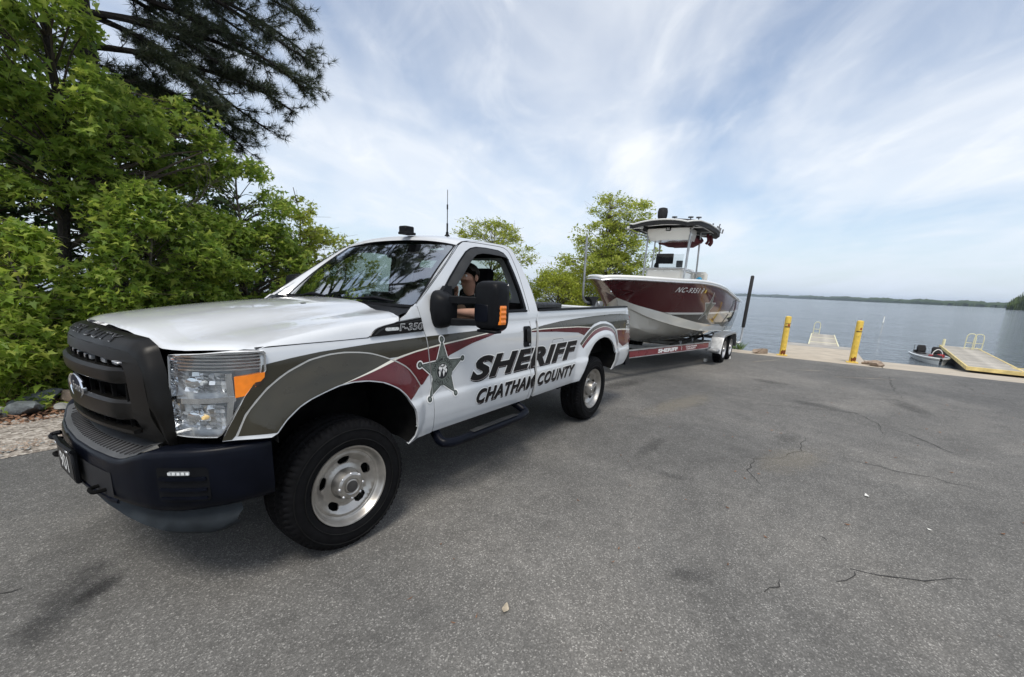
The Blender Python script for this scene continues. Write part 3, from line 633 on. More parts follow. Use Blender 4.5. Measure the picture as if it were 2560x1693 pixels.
def ws_sheet(name, u0, u1, v0, v1, m, off, nu=20, nv=14):
    rows = []
    for i in range(nv+1):
        r_ = []
        for k in range(nu+1):
            u, v = u0+(u1-u0)*k/nu, v0+(v1-v0)*i/nv; p = ws(u, v); n = (ws(u+.01, v)-ws(u-.01, v)).cross(ws(u, v+.01)-ws(u, v-.01)).normalized()
            if n.x > 0: n = -n
            r_.append(p+n*off)
        rows.append(r_)
    mb = MB(); mb.loft(rows); return mb.obj(name, m, T, ang=180)
ws_sheet('windshield', -.985, .985, .005, .985, 'windshield', 0)
def ws_frit(name, loops, m, off):
    def f(u, v):
        p = ws(u, v); n = (ws(u+.01, v)-ws(u-.01, v)).cross(ws(u, v+.01)-ws(u, v-.01)).normalized(); return p+(n if n.x < 0 else -n)*off
    return sheet(name, fill2d(loops), f, m, T, ca=lin(-1, 1, .08), cbs=lin(0, 1, .07), out=(-1, 0, 1))
def rrect(u0, u1, v0, v1, r, ru=None, n=5):
    ru = ru or r; o = []
    for cx, cy, a0 in ((u1-ru, v1-r, 0), (u0+ru, v1-r, 90), (u0+ru, v0+r, 180), (u1-ru, v0+r, 270)):
        for k in range(n+1): a = R(a0+90*k/n); o.append((cx+ru*math.cos(a), cy+r*math.sin(a)))
    return o
mat('frit', (.015, .016, .017), .25, coat=.6)
ws_frit('windshield_frit', [rrect(-.985, .985, .0, .985, .05), rrect(-.90, .90, .10, .93, .12)[::-1]], 'frit', -.004)
ws_frit('windshield_seal', [rrect(-1.0, 1.0, -.02, 1.0, .04), rrect(-.975, .975, .012, .975, .05)[::-1]], 'plastic', .003)
# A pillar skin between glass and door frame
for sg in (-1, 1):
    rows = [[ws(sg*1.0, v)+Vector((-.004, 0, 0)), Vector((.575+(1.20-.575)*v, sg*(hw(.6, 1.462+(1.91-1.462)*v)+.0), 1.462+(1.912-1.462)*v))] for v in np.linspace(0, 1, 12)]
    mb = MB(); mb.loft(rows); mb.obj('pillar', 'paint_white', T)
rows = []
for x, ze, zc, w in ((1.222, 1.918, 1.968, .700), (1.235, 1.932, 1.990, .712), (1.27, 1.950, 2.008, .712), (1.34, 1.962, 2.022, .708), (1.45, 1.972, 2.030, .70), (1.6, 1.978, 2.034, .696), (1.8, 1.978, 2.030, .696), (1.9, 1.974, 2.022, .698), (1.955, 1.955, 2.005, .708), (1.985, 1.918, 1.975, .728)):
    rows.append([(x, w*u, ze+(zc-ze)*(1-abs(u)**2.6)) for u in np.linspace(-1, 1, 31)])
mb = MB(); mb.loft(rows); mb.obj('roof', 'paint_white', T, ang=60)
bk = lambda y, z: (interp(z, [1.39, 1.55, 1.70, 1.84, 1.92, 1.98], [2.112, 2.09, 2.055, 2.01, 1.975, 1.95])+.02*(1-(y/.9)**2), y, z)
def bkw(u, z): return bk(u*hw(2.0, z)*.995, z)
sheet('cab_back', fill2d([[(-1, 1.30), (1, 1.30), (1, 1.96), (-1, 1.96)], rrect(-.72, .72, 1.47, 1.86, .06, .07)[::-1]]), bkw, 'paint_white', T, ca=lin(-1, 1, .12), cbs=lin(1.3, 1.96, .08), skirt=.02, out=(1, 0, .2))
sheet('rear_window', fill2d([rrect(-.72, .72, 1.47, 1.86, .06, .07)]), lambda a, b: tuple(Vector(bkw(a, b))-Vector((.008, 0, 0))), 'glass', T, ca=lin(-1, 1, .15), cbs=lin(1.4, 1.9, .1), out=(1, 0, .2))
# ---- interior
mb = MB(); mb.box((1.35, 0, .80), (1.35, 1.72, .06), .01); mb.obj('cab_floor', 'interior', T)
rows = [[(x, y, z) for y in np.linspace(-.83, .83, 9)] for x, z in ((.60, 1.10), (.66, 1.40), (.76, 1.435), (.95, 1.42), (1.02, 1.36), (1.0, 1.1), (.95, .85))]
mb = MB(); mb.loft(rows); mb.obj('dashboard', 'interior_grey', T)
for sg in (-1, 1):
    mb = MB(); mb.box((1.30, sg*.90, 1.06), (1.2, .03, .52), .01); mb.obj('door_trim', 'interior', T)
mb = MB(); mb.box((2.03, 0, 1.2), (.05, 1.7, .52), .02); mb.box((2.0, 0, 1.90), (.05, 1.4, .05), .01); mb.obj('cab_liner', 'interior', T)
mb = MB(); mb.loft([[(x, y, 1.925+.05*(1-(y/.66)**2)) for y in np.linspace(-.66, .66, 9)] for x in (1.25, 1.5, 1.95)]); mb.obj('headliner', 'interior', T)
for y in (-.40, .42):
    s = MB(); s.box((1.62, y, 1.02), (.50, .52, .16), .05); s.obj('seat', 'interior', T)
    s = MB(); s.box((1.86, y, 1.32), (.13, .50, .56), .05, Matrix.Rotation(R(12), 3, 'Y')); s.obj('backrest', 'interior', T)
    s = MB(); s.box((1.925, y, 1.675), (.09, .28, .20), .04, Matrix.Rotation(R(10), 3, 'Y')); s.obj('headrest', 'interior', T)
mb = MB(); c = Vector((1.10, -.40, 1.37)); ax = Matrix.Rotation(R(-28), 3, 'Y')
mb.tube([c+ax @ Vector((0, .19*math.cos(a), .19*math.sin(a))) for a in np.linspace(0, 2*math.pi, 28, endpoint=False)], .014, 8, closed=True)
for a in (R(-90), R(30), R(150)): mb.tube([c, c+ax @ Vector((0, .19*math.cos(a), .19*math.sin(a)))], .016, 6)
mb.tube([c, c+Vector((-.22, 0, -.12))], .03, 8); mb.obj('steering_wheel', 'interior', T)
mb = MB(); mb.box((1.22, .0, 1.855), (.035, .24, .07), .012); mb.tube([(1.2, 0, 1.93), (1.22, 0, 1.87)], .01, 6); mb.obj('rearview_mirror', 'interior', T)
mb = MB(); mb.lathe([(.0, .0), (.045, .0), (.055, .02), (.04, .06), (.0, .07)], (.86, -.05, 1.44), n=14); mb.tube([(.86, -.05, 1.44), (.84, -.12, 1.43)], .012, 6); mb.obj('dash_mount', 'grey_soft', T)
mb = MB(); mb.box((.98, -.12, 1.45), (.03, .30, .16), .01, Matrix.Rotation(R(-20), 3, 'Y')); mb.obj('dash_computer', 'interior', T)
# ---- wipers
for pts in ([(.56, .02, 1.472), (.60, -.28, 1.480), (.66, -.62, 1.475)], [(.56, .66, 1.468), (.575, .40, 1.475), (.57, .10, 1.482)]):
    mb = MB(); mb.tube(smooth_path(pts, 5), [.006]*11, 6); a = Vector(pts[1]); e = Vector(pts[2]); mb.tube([a, a+(e-a)*.5+Vector((-.015, 0, .018)), e], [.012, .012, .006], 6); mb.obj('wiper', 'plastic', T)
# ---- roof equipment
mb = MB(); mb.box((1.22, -.13, 2.052), (.10, .09, .056), .008); mb.box((1.225, -.13, 2.022), (.115, .10, .02), .004); o = mb.obj('roof_beacon', 'plastic', T)
mb = MB(); mb.lathe([(0, 0), (.028, 0), (.028, .012), (.014, .03), (.012, .05), (0, .05)], (1.597, -.25, 2.025), n=12); mb.tube([(1.597, -.25, 2.06), (1.597, -.25, 2.15)], .008, 6); mb.tube([(1.597, -.25, 2.15), (1.597, -.25, 2.27)], .004, 6); mb.tube([(1.597, -.25, 2.27), (1.597, -.25, 2.31)], .007, 6); mb.tube([(1.597, -.25, 2.31), (1.597, -.25, 2.435)], .0028, 5); mb.obj('antenna', 'plastic', T)
# ---- grille surround
gy = lambda y: -.925+.26*(abs(y)**2)*1.0
def g_front(y, z): return (gy(y)+.035*max(0, (z-1.0)/.25)**2*.6+.055*max(0, (.96-z)/.16)**1.3, y, z)
outer = [(-.645, .80), (.645, .80), (.655, .84), (.648, 1.0), (.625, 1.15), (.585, 1.215), (.52, 1.245), (.30, 1.258), (0, 1.262), (-.30, 1.258), (-.52, 1.245), (-.585, 1.215), (-.625, 1.15), (-.648, 1.0), (-.655, .84)]
inner = [(-.52, .845), (.52, .845), (.54, .87), (.535, 1.0), (.515, 1.13), (.49, 1.175), (.44, 1.192), (.25, 1.205), (0, 1.208), (-.25, 1.205), (-.44, 1.192), (-.49, 1.175), (-.515, 1.13), (-.535, 1.0), (-.54, .87)]
sheet('grille_frame', fill2d([outer, inner[::-1]]), g_front, 'bronze_black', T, ca=lin(-.65, .65, .05), cbs=lin(.8, 1.26, .02), skirt=.06, out=(-1, 0, 0))
# wrap of the frame back to the headlights / hood
def wz(z): t = min(1, max(0, (z-1.10)/.13)); return t*t*(3-2*t)
back = []
for (y, z) in outer+outer[:1]:
    x = -.79 if abs(y) < .3 else interp(abs(y), [.3, .5, .57, .62, .645, .66], [-.788, -.755, -.742, -.735, -.735, -.74])
    w_ = wz(z); zt = z+.062*w_; back.append((x, y*(1.058-.008*w_), zt))
front = [g_front(y, z) for y, z in outer+outer[:1]]
sub = []
for i in range(len(front)-1):
    for k in range(4):
        t = k/4; sub.append((Vector(front[i]).lerp(Vector(front[i+1]), t), Vector(back[i]).lerp(Vector(back[i+1]), t)))
sub.append((Vector(front[-1]), Vector(back[-1])))
rows = []
for s in np.linspace(0, 1, 7):
    rows.append([a.lerp(b, s)+Vector((-.014*math.sin(math.pi*s), math.copysign(.012*math.sin(math.pi*s), a.y)*(1-wz(a.z)), .012*math.sin(math.pi*s)*wz(a.z))) for a, b in sub])
mb = MB(); mb.loft(rows); mb.obj('grille_shell', 'bronze_black', T, ang=50)
mb = MB(); mb.box((-.79, 0, 1.02), (.02, 1.08, .39), .004); mb.obj('grille_back', 'underbody', T)
for k, (z0, z1) in enumerate(((1.085, 1.163), (.905, 1.005))):
    rows = []
    for y in np.linspace(-.535, .535, 31):
        x = gy(y)-.012+(.03 if abs(y) > .42 else 0)*min(1, (abs(y)-.42)/.06) if abs(y) > .42 else gy(y)-.012
        rows.append([(x+.07, y, z0), (x+.012, y, z0), (x, y, z0+.012), (x-.002, y, (z0+z1)/2), (x, y, z1-.014), (x+.016, y, z1), (x+.07, y, z1)])
    mb = MB(); mb.loft(rows, cu=True, capa=True, capb=True); mb.obj('grille_bar', 'bronze_black', T)
rows = []
for y in np.linspace(-.53, .53, 25): rows.append([(gy(y)+.02, y, .846), (gy(y)-.004, y, .85), (gy(y)-.004, y, .866), (gy(y)+.03, y, .874)])
mb = MB(); mb.loft(rows, cu=True, capa=True, capb=True); mb.obj('grille_bar', 'bronze_black', T)
for y in np.linspace(-.47, .47, 9):
    b = MB(); b.box((gy(y)+.03, y, 1.02), (.02, .012, .34), .003); b.obj('grille_rib', 'underbody', T)
for y in (-.40, -.30, -.16, -.09, .03, .16, .34, .44):
    b = MB(); b.box((gy(y)+.034, y, 1.183), (.02, .062 if abs(y) > .2 else .03, .024), .003); b.obj('grille_light', 'lamp_dim', T)
mb = MB(); mb.box((gy(-.47)+.004, -.47, 1.194), (.02, .08, .006), .002); mb.obj('grille_trim', 'chrome_soft', T)
# badge oval
mb = MB(); prof = [(0, .0), (.84, .0), (.89, .004), (.95, .006), (1.0, .0), (1.0, -.014)]
V = []; n = 40
for k in range(n):
    a = 2*math.pi*k/n
    for (r, h) in prof: V.append((-.932-h, .128*r*math.cos(a), 1.015+.068*r*math.sin(a)))
Fo = [(k*6+i, ((k+1) % n)*6+i, ((k+1) % n)*6+i+1, k*6+i+1) for k in range(n) for i in range(1, 5)]
oval = raw('badge', V, Fo, 'chrome', T)
raw('badge_field', [(-.9325, .109*math.cos(2*math.pi*k/n), 1.015+.058*math.sin(2*math.pi*k/n)) for k in range(n)], [tuple(range(n))], 'oval_blue', oval, False)
def flat_text(name, body, p0, ux, uy, h, m, parent, bold=0., shear=0., sx=1., align='CENTER', depth=0):
    """text mesh on a plane: origin p0, unit x and y vectors, cap height h"""
    bm = text2d(body, 1., bold, shear, sx, align); ys_ = [v.co.y for v in bm.verts]; k = h/(max(ys_)-min(ys_)); y0 = min(ys_)
    for v in bm.verts: c_ = v.co.copy(); v.co = Vector(p0)+Vector(ux)*c_.x*k+Vector(uy)*(c_.y-y0)*k
    me = bpy.data.meshes.new(name); bm.to_mesh(me); bm.free(); me.materials.append(M(m)); o = bpy.data.objects.new(name, me); COL.objects.link(o); o.parent = parent; return o
flat_text('badge_script', 'Ford', (-.9345, 0, .993), (0, -1, 0), (0, 0, 1), .045, 'chrome_soft', oval, .01, .35, 1.25)
# SUPER DUTY lettering on the slanted shell face; pale offset copies paint the recess's lit edges
def shell_top(y, s):
    a = Vector(g_front(y, interp(abs(y), [0, .3, .52, .585], [1.262, 1.258, 1.245, 1.215]))); b = Vector((interp(abs(y), [0, .3, .5, .57], [-.79, -.788, -.755, -.742]), y*1.05, min(1.345, a.z+.062)))
    return a.lerp(b, s)+Vector((-.014*math.sin(math.pi*s), 0, .012*math.sin(math.pi*s)))
for wd, a0, a1 in (('SUPER', -.40, -.035), ('DUTY', .065, .40)):
    bm = text2d(wd, 1, .012, 0, 1.5, 'CENTER', 1.15); fit2d(bm, a0, a1, .26, .74)
    sheet('shell_lettering', bm, lambda a, b: shell_top(-a, b)+Vector((-.0022, 0, .0030)), 'seam', T, ca=lin(-.4, .4, .05), cbs=(.4, .5, .6), out=(-1, 0, 1))
    bm = text2d(wd, 1, .004, 0, 1.5, 'CENTER', 1.15); fit2d(bm, a0-.003, a1-.003, .235, .705)
    sheet('shell_lettering', bm, lambda a, b: shell_top(-a, b)+Vector((-.0016, 0, .0022)), 'lamp_dim', T, ca=lin(-.4, .4, .05), cbs=(.4, .5, .6), out=(-1, 0, 1))
# ---- headlights
PLAN = smooth_path([(-.742, .672), (-.728, .74), (-.690, .82), (-.64, .885), (-.585, .935), (-.52, .972), (-.452, .990)], 5)
_s = [0]
for i in range(1, len(PLAN)): _s.append(_s[-1]+(PLAN[i]-PLAN[i-1]).length)
SL = _s[-1]
PXS, PYS = [p[0] for p in PLAN], [p[1] for p in PLAN]
def hl_map(sg, off=0., ins=0.):
    def f(a, b):
        x, y = interp(a, _s, PXS), interp(a, _s, PYS); x2, y2 = interp(min(SL, a+.02), _s, PXS), interp(min(SL, a+.02), _s, PYS); x1, y1 = interp(max(0, a-.02), _s, PXS), interp(max(0, a-.02), _s, PYS)
        n = Vector((-(y2-y1), (x2-x1), 0)).normalized()
        tilt = .06*max(0, (b-1.0))      # top leans back
        return (x+n.x*off+tilt, sg*(y+n.y*off), b)
    return f
def s_of(x): return interp(x, PXS, _s)
hl_out = [(0, .86), (.012, .852), (s_of(-.64), .858), (s_of(-.625), .872), (s_of(-.58), .965), (s_of(-.533), 1.06), (s_of(-.462), 1.155), (SL, 1.172), (SL, 1.256), (SL-.01, 1.266), (s_of(-.6), 1.262), (s_of(-.70), 1.245), (.012, 1.236), (0, 1.226)]
hl_in = lambda k: [(SL*.46+(a-SL*.46)*k, 1.05+(b-1.05)*k) for a, b in hl_out]
for sg in (-1, 1):
    H = empty('headlight', (0, 0, 0)); H.parent = T
    sheet('housing', fill2d([hl_out]), hl_map(sg, -.075), 'reflector_silver', H, ca=lin(0, SL, .03), cbs=lin(.85, 1.26, .04), skirt=-.075, out=(-1, sg, 0))
    sheet('lens', fill2d([hl_out]), hl_map(sg, 0), 'lens', H, ca=lin(0, SL, .03), cbs=lin(.85, 1.26, .04), out=(-1, sg, 0))
    sheet('bezel', fill2d([hl_out, hl_in(.965)[::-1]]), hl_map(sg, -.004), 'chrome', H, ca=lin(0, SL, .03), cbs=lin(.85, 1.26, .04), skirt=.07, out=(-1, sg, 0))
    # ribbed top strip, dividers
    for k in range(5):
        z0 = 1.182+.0155*k; sheet('rib', fill2d([[(.02, z0-.012), (SL-.01, z0), (SL-.01, z0+.006), (.02, z0-.005)]]), hl_map(sg, -.012-.003*(k % 2)), 'chrome', H, ca=lin(0, SL, .04), skirt=.02, out=(-1, sg, 0))
    sheet('divider', fill2d([[(.03, 1.035), (.2, 1.045), (.33, 1.055), (.33, 1.030), (.2, 1.02), (.03, 1.01)]]), hl_map(sg, -.012), 'chrome', H, ca=lin(0, SL, .04), skirt=.06, out=(-1, sg, 0))
    sheet('divider', fill2d([[(.285, 1.16), (.315, 1.165), (.325, 1.04), (.30, .90), (.275, .89), (.295, 1.04)]]), hl_map(sg, -.015), 'chrome', H, cbs=lin(.9, 1.16, .04), skirt=.06, out=(-1, sg, 0))
    # turn signal
    am = [(s_of(-.575), 1.150), (SL-.006, 1.164), (SL-.008, 1.14), (s_of(-.49), 1.105), (s_of(-.535), 1.058), (s_of(-.572), 1.050)]
    sheet('turn_signal', fill2d([am]), hl_map(sg, .0015), 'amber', H, ca=lin(0, SL, .03), cbs=lin(1.05, 1.17, .03), skirt=.03, out=(-1, sg, 0))
    sheet('reflex', fill2d([[(s_of(-.50), 1.10), (s_of(-.475), 1.105), (s_of(-.475), 1.122), (s_of(-.50), 1.118)]]), hl_map(sg, .0025), 'tape_dark', H, out=(-1, sg, 0))
    # faceted reflectors with bulb shields
    rg = np.random.RandomState(9)
    for z0, z1, s0, s1, nz_, ns_ in ((1.065, 1.162, .03, .285, 5, 9), (.885, 1.008, .035, .27, 6, 9)):
        b = MB(); f0 = hl_map(sg, -.052)
        for a in range(ns_):
            for c in range(nz_):
                sa, sb, za, zb_ = s0+(s1-s0)*a/ns_, s0+(s1-s0)*(a+.97)/ns_, z0+(z1-z0)*c/nz_, z0+(z1-z0)*(c+.96)/nz_
                q = [Vector(f0(*p)) for p in ((sa, za), (sb, za), (sb, zb_), (sa, zb_))]; n = (q[1]-q[0]).cross(q[3]-q[0]).normalized(); n = n if n.x < 0 else -n
                tl = rg.normal(0, .006, 2); dsh = [tl[0]+tl[1]+.004, -tl[0]+tl[1]+.004, -tl[0]-tl[1]+.018, tl[0]-tl[1]+.018]; b.add([v+n*d_ for v, d_ in zip(q, dsh)], [(0, 1, 2, 3)])
        b.obj('reflector', 'facet_chrome', H, smooth=False)
        c = Vector(hl_map(sg, -.040)((s0+s1)*.40, (z0+z1)/2)); n = (Vector(hl_map(sg, 0)((s0+s1)*.40, (z0+z1)/2))-c).normalized(); t = Vector((0, 0, 1)).cross(n).normalized()
        b = MB(); b.loft([[c+n*d_+(t*math.cos(a)*1.5+Vector((0, 0, 1))*math.sin(a))*r_ for a in np.linspace(0, 2*math.pi, 20, endpoint=False)] for r_, d_ in ((.030, -.01), (.030, .008), (.024, .018), (.008, .022))], cu=True, capb=True); b.obj('bulb_shield', 'chrome', H)
        b = MB(); b.tube([c+t*.045*-sg-n*.01, c+t*.045*-sg+n*.016], [.012, .009], 10); b.obj('bulb', 'lamp_warm' if z0 < 1 else 'lamp_white', H)
# ---- bumper
def bplan(y):
    a = abs(y); return interp(a, [0, .25, .45, .58, .68, .78, .86, .92, .965, .99, 1.0], [-.985, -.975, -.95, -.915, -.875, -.815, -.745, -.67, -.59, -.52, -.45])
by = list(np.linspace(-.98, -.6, 18))+list(np.linspace(-.55, .55, 23))+list(np.linspace(.6, .98, 18)); by = [-1.0, -.992]+by+[.992, 1.0]
def btop(y): return interp(abs(y), [0, .52, .60, .68, .8, 1.0], [.728, .735, .765, .795, .812, .824])
def bbot(y): return interp(abs(y), [0, .5, .7, .8, 1.0], [.50, .50, .495, .50, .528])
def nrm(y):
    d = (bplan(y+.004)-bplan(y-.004))/.008; n = Vector((-1, d, 0)).normalized(); return n
rows = []
for y in by:
    n = nrm(max(-.985, min(.985, y))); x = bplan(y); zt, zb = btop(y), bbot(y); P = lambda o, z: (x+n.x*o, y+n.y*o, z)
    rows.append([P(-.12, zt-.004), P(-.05, zt), P(-.016, zt), P(-.004, zt-.012), P(0, zt-.03), P(.004, (zt*.7+zb*.3)), P(.004, (zt*.4+zb*.6)), P(0, zb+.05), P(-.012, zb+.014), P(-.03, zb), P(-.10, zb)])
mb = MB(); mb.loft(rows, capa=True, capb=True); bumper = mb.obj('front_bumper', 'bumper_black', T, ang=50)
rows = []
for y in np.linspace(-.62, .62, 33): rows.append([(bplan(y)+.018, y, btop(y)+.003), (bplan(y)+.03, y, btop(y)+.009), (gy(y)+.065, y, btop(y)+.040), (gy(y)+.12, y, btop(y)+.042)])
mb = MB(); mb.loft(rows); pad = mb.obj('step_pad', 'plastic_soft', bumper)
mat('pad_rib', (.07, .073, .077), .55, noise=(10, .2)); pad.data.materials[0] = MATS['pad_rib']
for y in np.linspace(-.56, .56, 34):
    x0, x1 = bplan(y)+.036, gy(y)+.052
    b = MB(); b.box(((x0+x1)/2, y, btop(y)+.0225), (abs(x1-x0)*.84, .011, .012), .003, Matrix.Rotation(-math.atan2(.031, abs(bplan(y)+.03-gy(y)-.065)), 3, 'Y')); b.obj('pad_groove', 'seam', pad)
# intake opening, tow hook, fog recess
mb = MB(); rows = []
for y in np.linspace(-.47, .47, 21): rows.append([(bplan(y)-.006, y, .525), (bplan(y)-.006, y, .665)])
mb.loft(rows); mb.obj('intake', 'seam', bumper)
mb = MB(); rows = []
for y in np.linspace(-.50, .50, 21): rows.append([(bplan(y)-.004, y, .512), (bplan(y)-.014, y, .516), (bplan(y)-.014, y, .530), (bplan(y)-.004, y, .534)])
mb.loft(rows, cu=True, capa=True, capb=True); mb.obj('intake_lip', 'bumper_black', bumper)
for y in (-.36, .36):
    mb = MB(); mb.tube(smooth_path([(bplan(y)+.05, y-.04, .565), (bplan(y)-.035, y-.035, .56), (bplan(y)-.05, y, .56), (bplan(y)-.035, y+.035, .56), (bplan(y)+.05, y+.04, .565)], 5), .010, 8); mb.obj('tow_hook', 'underbody', bumper)
def bface(y, z, off=0):
    n = nrm(y); return Vector((bplan(y)+n.x*(off+.003), y+n.y*(off+.003), z))
for sg in (-1, 1):
    fm = lambda off: (lambda a, b: bface(sg*a, b, off))
    sheet('fog_recess', fill2d([rrect(.735, .90, .565, .735, .02, .012)]), fm(.0025), 'plastic', bumper, ca=lin(.7, .92, .02), cbs=(.6, .65, .7), out=(-1, sg*.5, 0))
    for (z0, z1) in ((.672, .688), (.620, .634), (.578, .590)):
        sheet('fog_slat', fill2d([rrect(.745, .893, z0, z1, .004)]), fm(.012), 'bumper_black', bumper, ca=lin(.7, .92, .02), skirt=.012, out=(-1, sg*.5, 0))
    sheet('fog_light', fill2d([rrect(.782, .852, .698, .718, .006, .006)]), fm(.006), 'lamp_dim', bumper, ca=lin(.7, .92, .02), skirt=.01, out=(-1, sg*.5, 0))
    for k in range(5):
        sheet('light_diode', fill2d([rrect(.782+.0145*k, .792+.0145*k, .701, .715, .003, .002)]), fm(.0075), 'lamp_white', bumper, out=(-1, sg*.5, 0))
# air dam
rows = []
for y in np.linspace(-.93, .93, 49):
    a = abs(y); zb = interp(a, [0, .4, .7, .88, .93], [.42, .40, .365, .375, .42]); x = bplan(y)+.07; n = nrm(y)
    rows.append([(x, y, .515), (x+.005, y, .48), (x-.01+n.x*.01, y, (zb+.5)/2), (x-.02+n.x*.015, y, zb+.02), (x-.012, y, zb), (x+.01, y, zb+.004)])
mb = MB(); mb.loft(rows); mb.obj('air_dam', 'dam_plastic', T, ang=60)
# licence plate
P_ = empty('plate', (0, 0, 0)); P_.parent = T
mb = MB(); mb.box((-1.012, 0, .625), (.022, .33, .175), .006); mb.obj('plate_frame', 'plastic', P_)
mb = MB(); mb.box((-1.022, 0, .622), (.008, .295, .135), .003); mb.obj('plate_panel', 'paint_black', P_)
flat_text('plate_number', '901', (-1.0275, 0, .575), (0, -1, 0), (0, 0, 1), .090, 'decal_white', P_, .015, 0, 1.05)
mb = MB(); mb.tube([(-1.02, .175, .715), (-1.03, .0, .716), (-1.02, -.175, .715)], .011, 8); mb.tube(smooth_path([(-1.0, .17, .70), (-1.03, .21, .705), (-1.02, .235, .715), (-.99, .22, .722)], 4), .012, 8); mb.obj('plate_bracket', 'plastic', P_)
for y in (-.11, .11):
    mb = MB(); mb.box((-1.03, y, .703), (.01, .03, .010), .002); mb.obj('plate_bolt', 'chrome_soft', P_)
# ---- vent badge panel
VENT = smooth_path([(.178, 1.287), (.215, 1.325), (.266, 1.345), (.36, 1.362), (.47, 1.376), (.583, 1.388)], 3)+[Vector((.606, 1.297))]
vent_f = lambda off: (lambda a, b: (a, -(.9735+off+.004*(a-.2)), b))
sheet('vent_badge', fill2d([[(p[0], p[1]) for p in VENT]]), vent_f(.0), 'paint_black', T, skirt=.03, out=(0, -1, 0))
vb = bpy.data.objects['vent_badge']
sheet('vent_lip', fill2d([[(.205, 1.298), (.24, 1.325), (.29, 1.342), (.40, 1.358), (.583, 1.377), (.583, 1.371), (.40, 1.350), (.29, 1.333), (.245, 1.315), (.215, 1.297)]]), vent_f(.003), 'plastic_soft', vb, skirt=.004, out=(0, -1, 0))
sheet('side_marker', fill2d([rrect(.285, .388, 1.316, 1.336, .008, .012)]), vent_f(.006), 'lamp_white', vb, skirt=.006, out=(0, -1, 0))
bm = text2d('F-350', 1, .03, .15, 1.45); fit2d(bm, .394, .596, 1.310, 1.357); sheet('vent_lettering', bm, vent_f(.004), 'letter_silver', vb, out=(0, -1, 0))
bm = text2d('F-350', 1, -.01, .15, 1.45); fit2d(bm, .398, .592, 1.314, 1.353); sheet('vent_lettering', bm, vent_f(.006), 'paint_black', vb, out=(0, -1, 0))
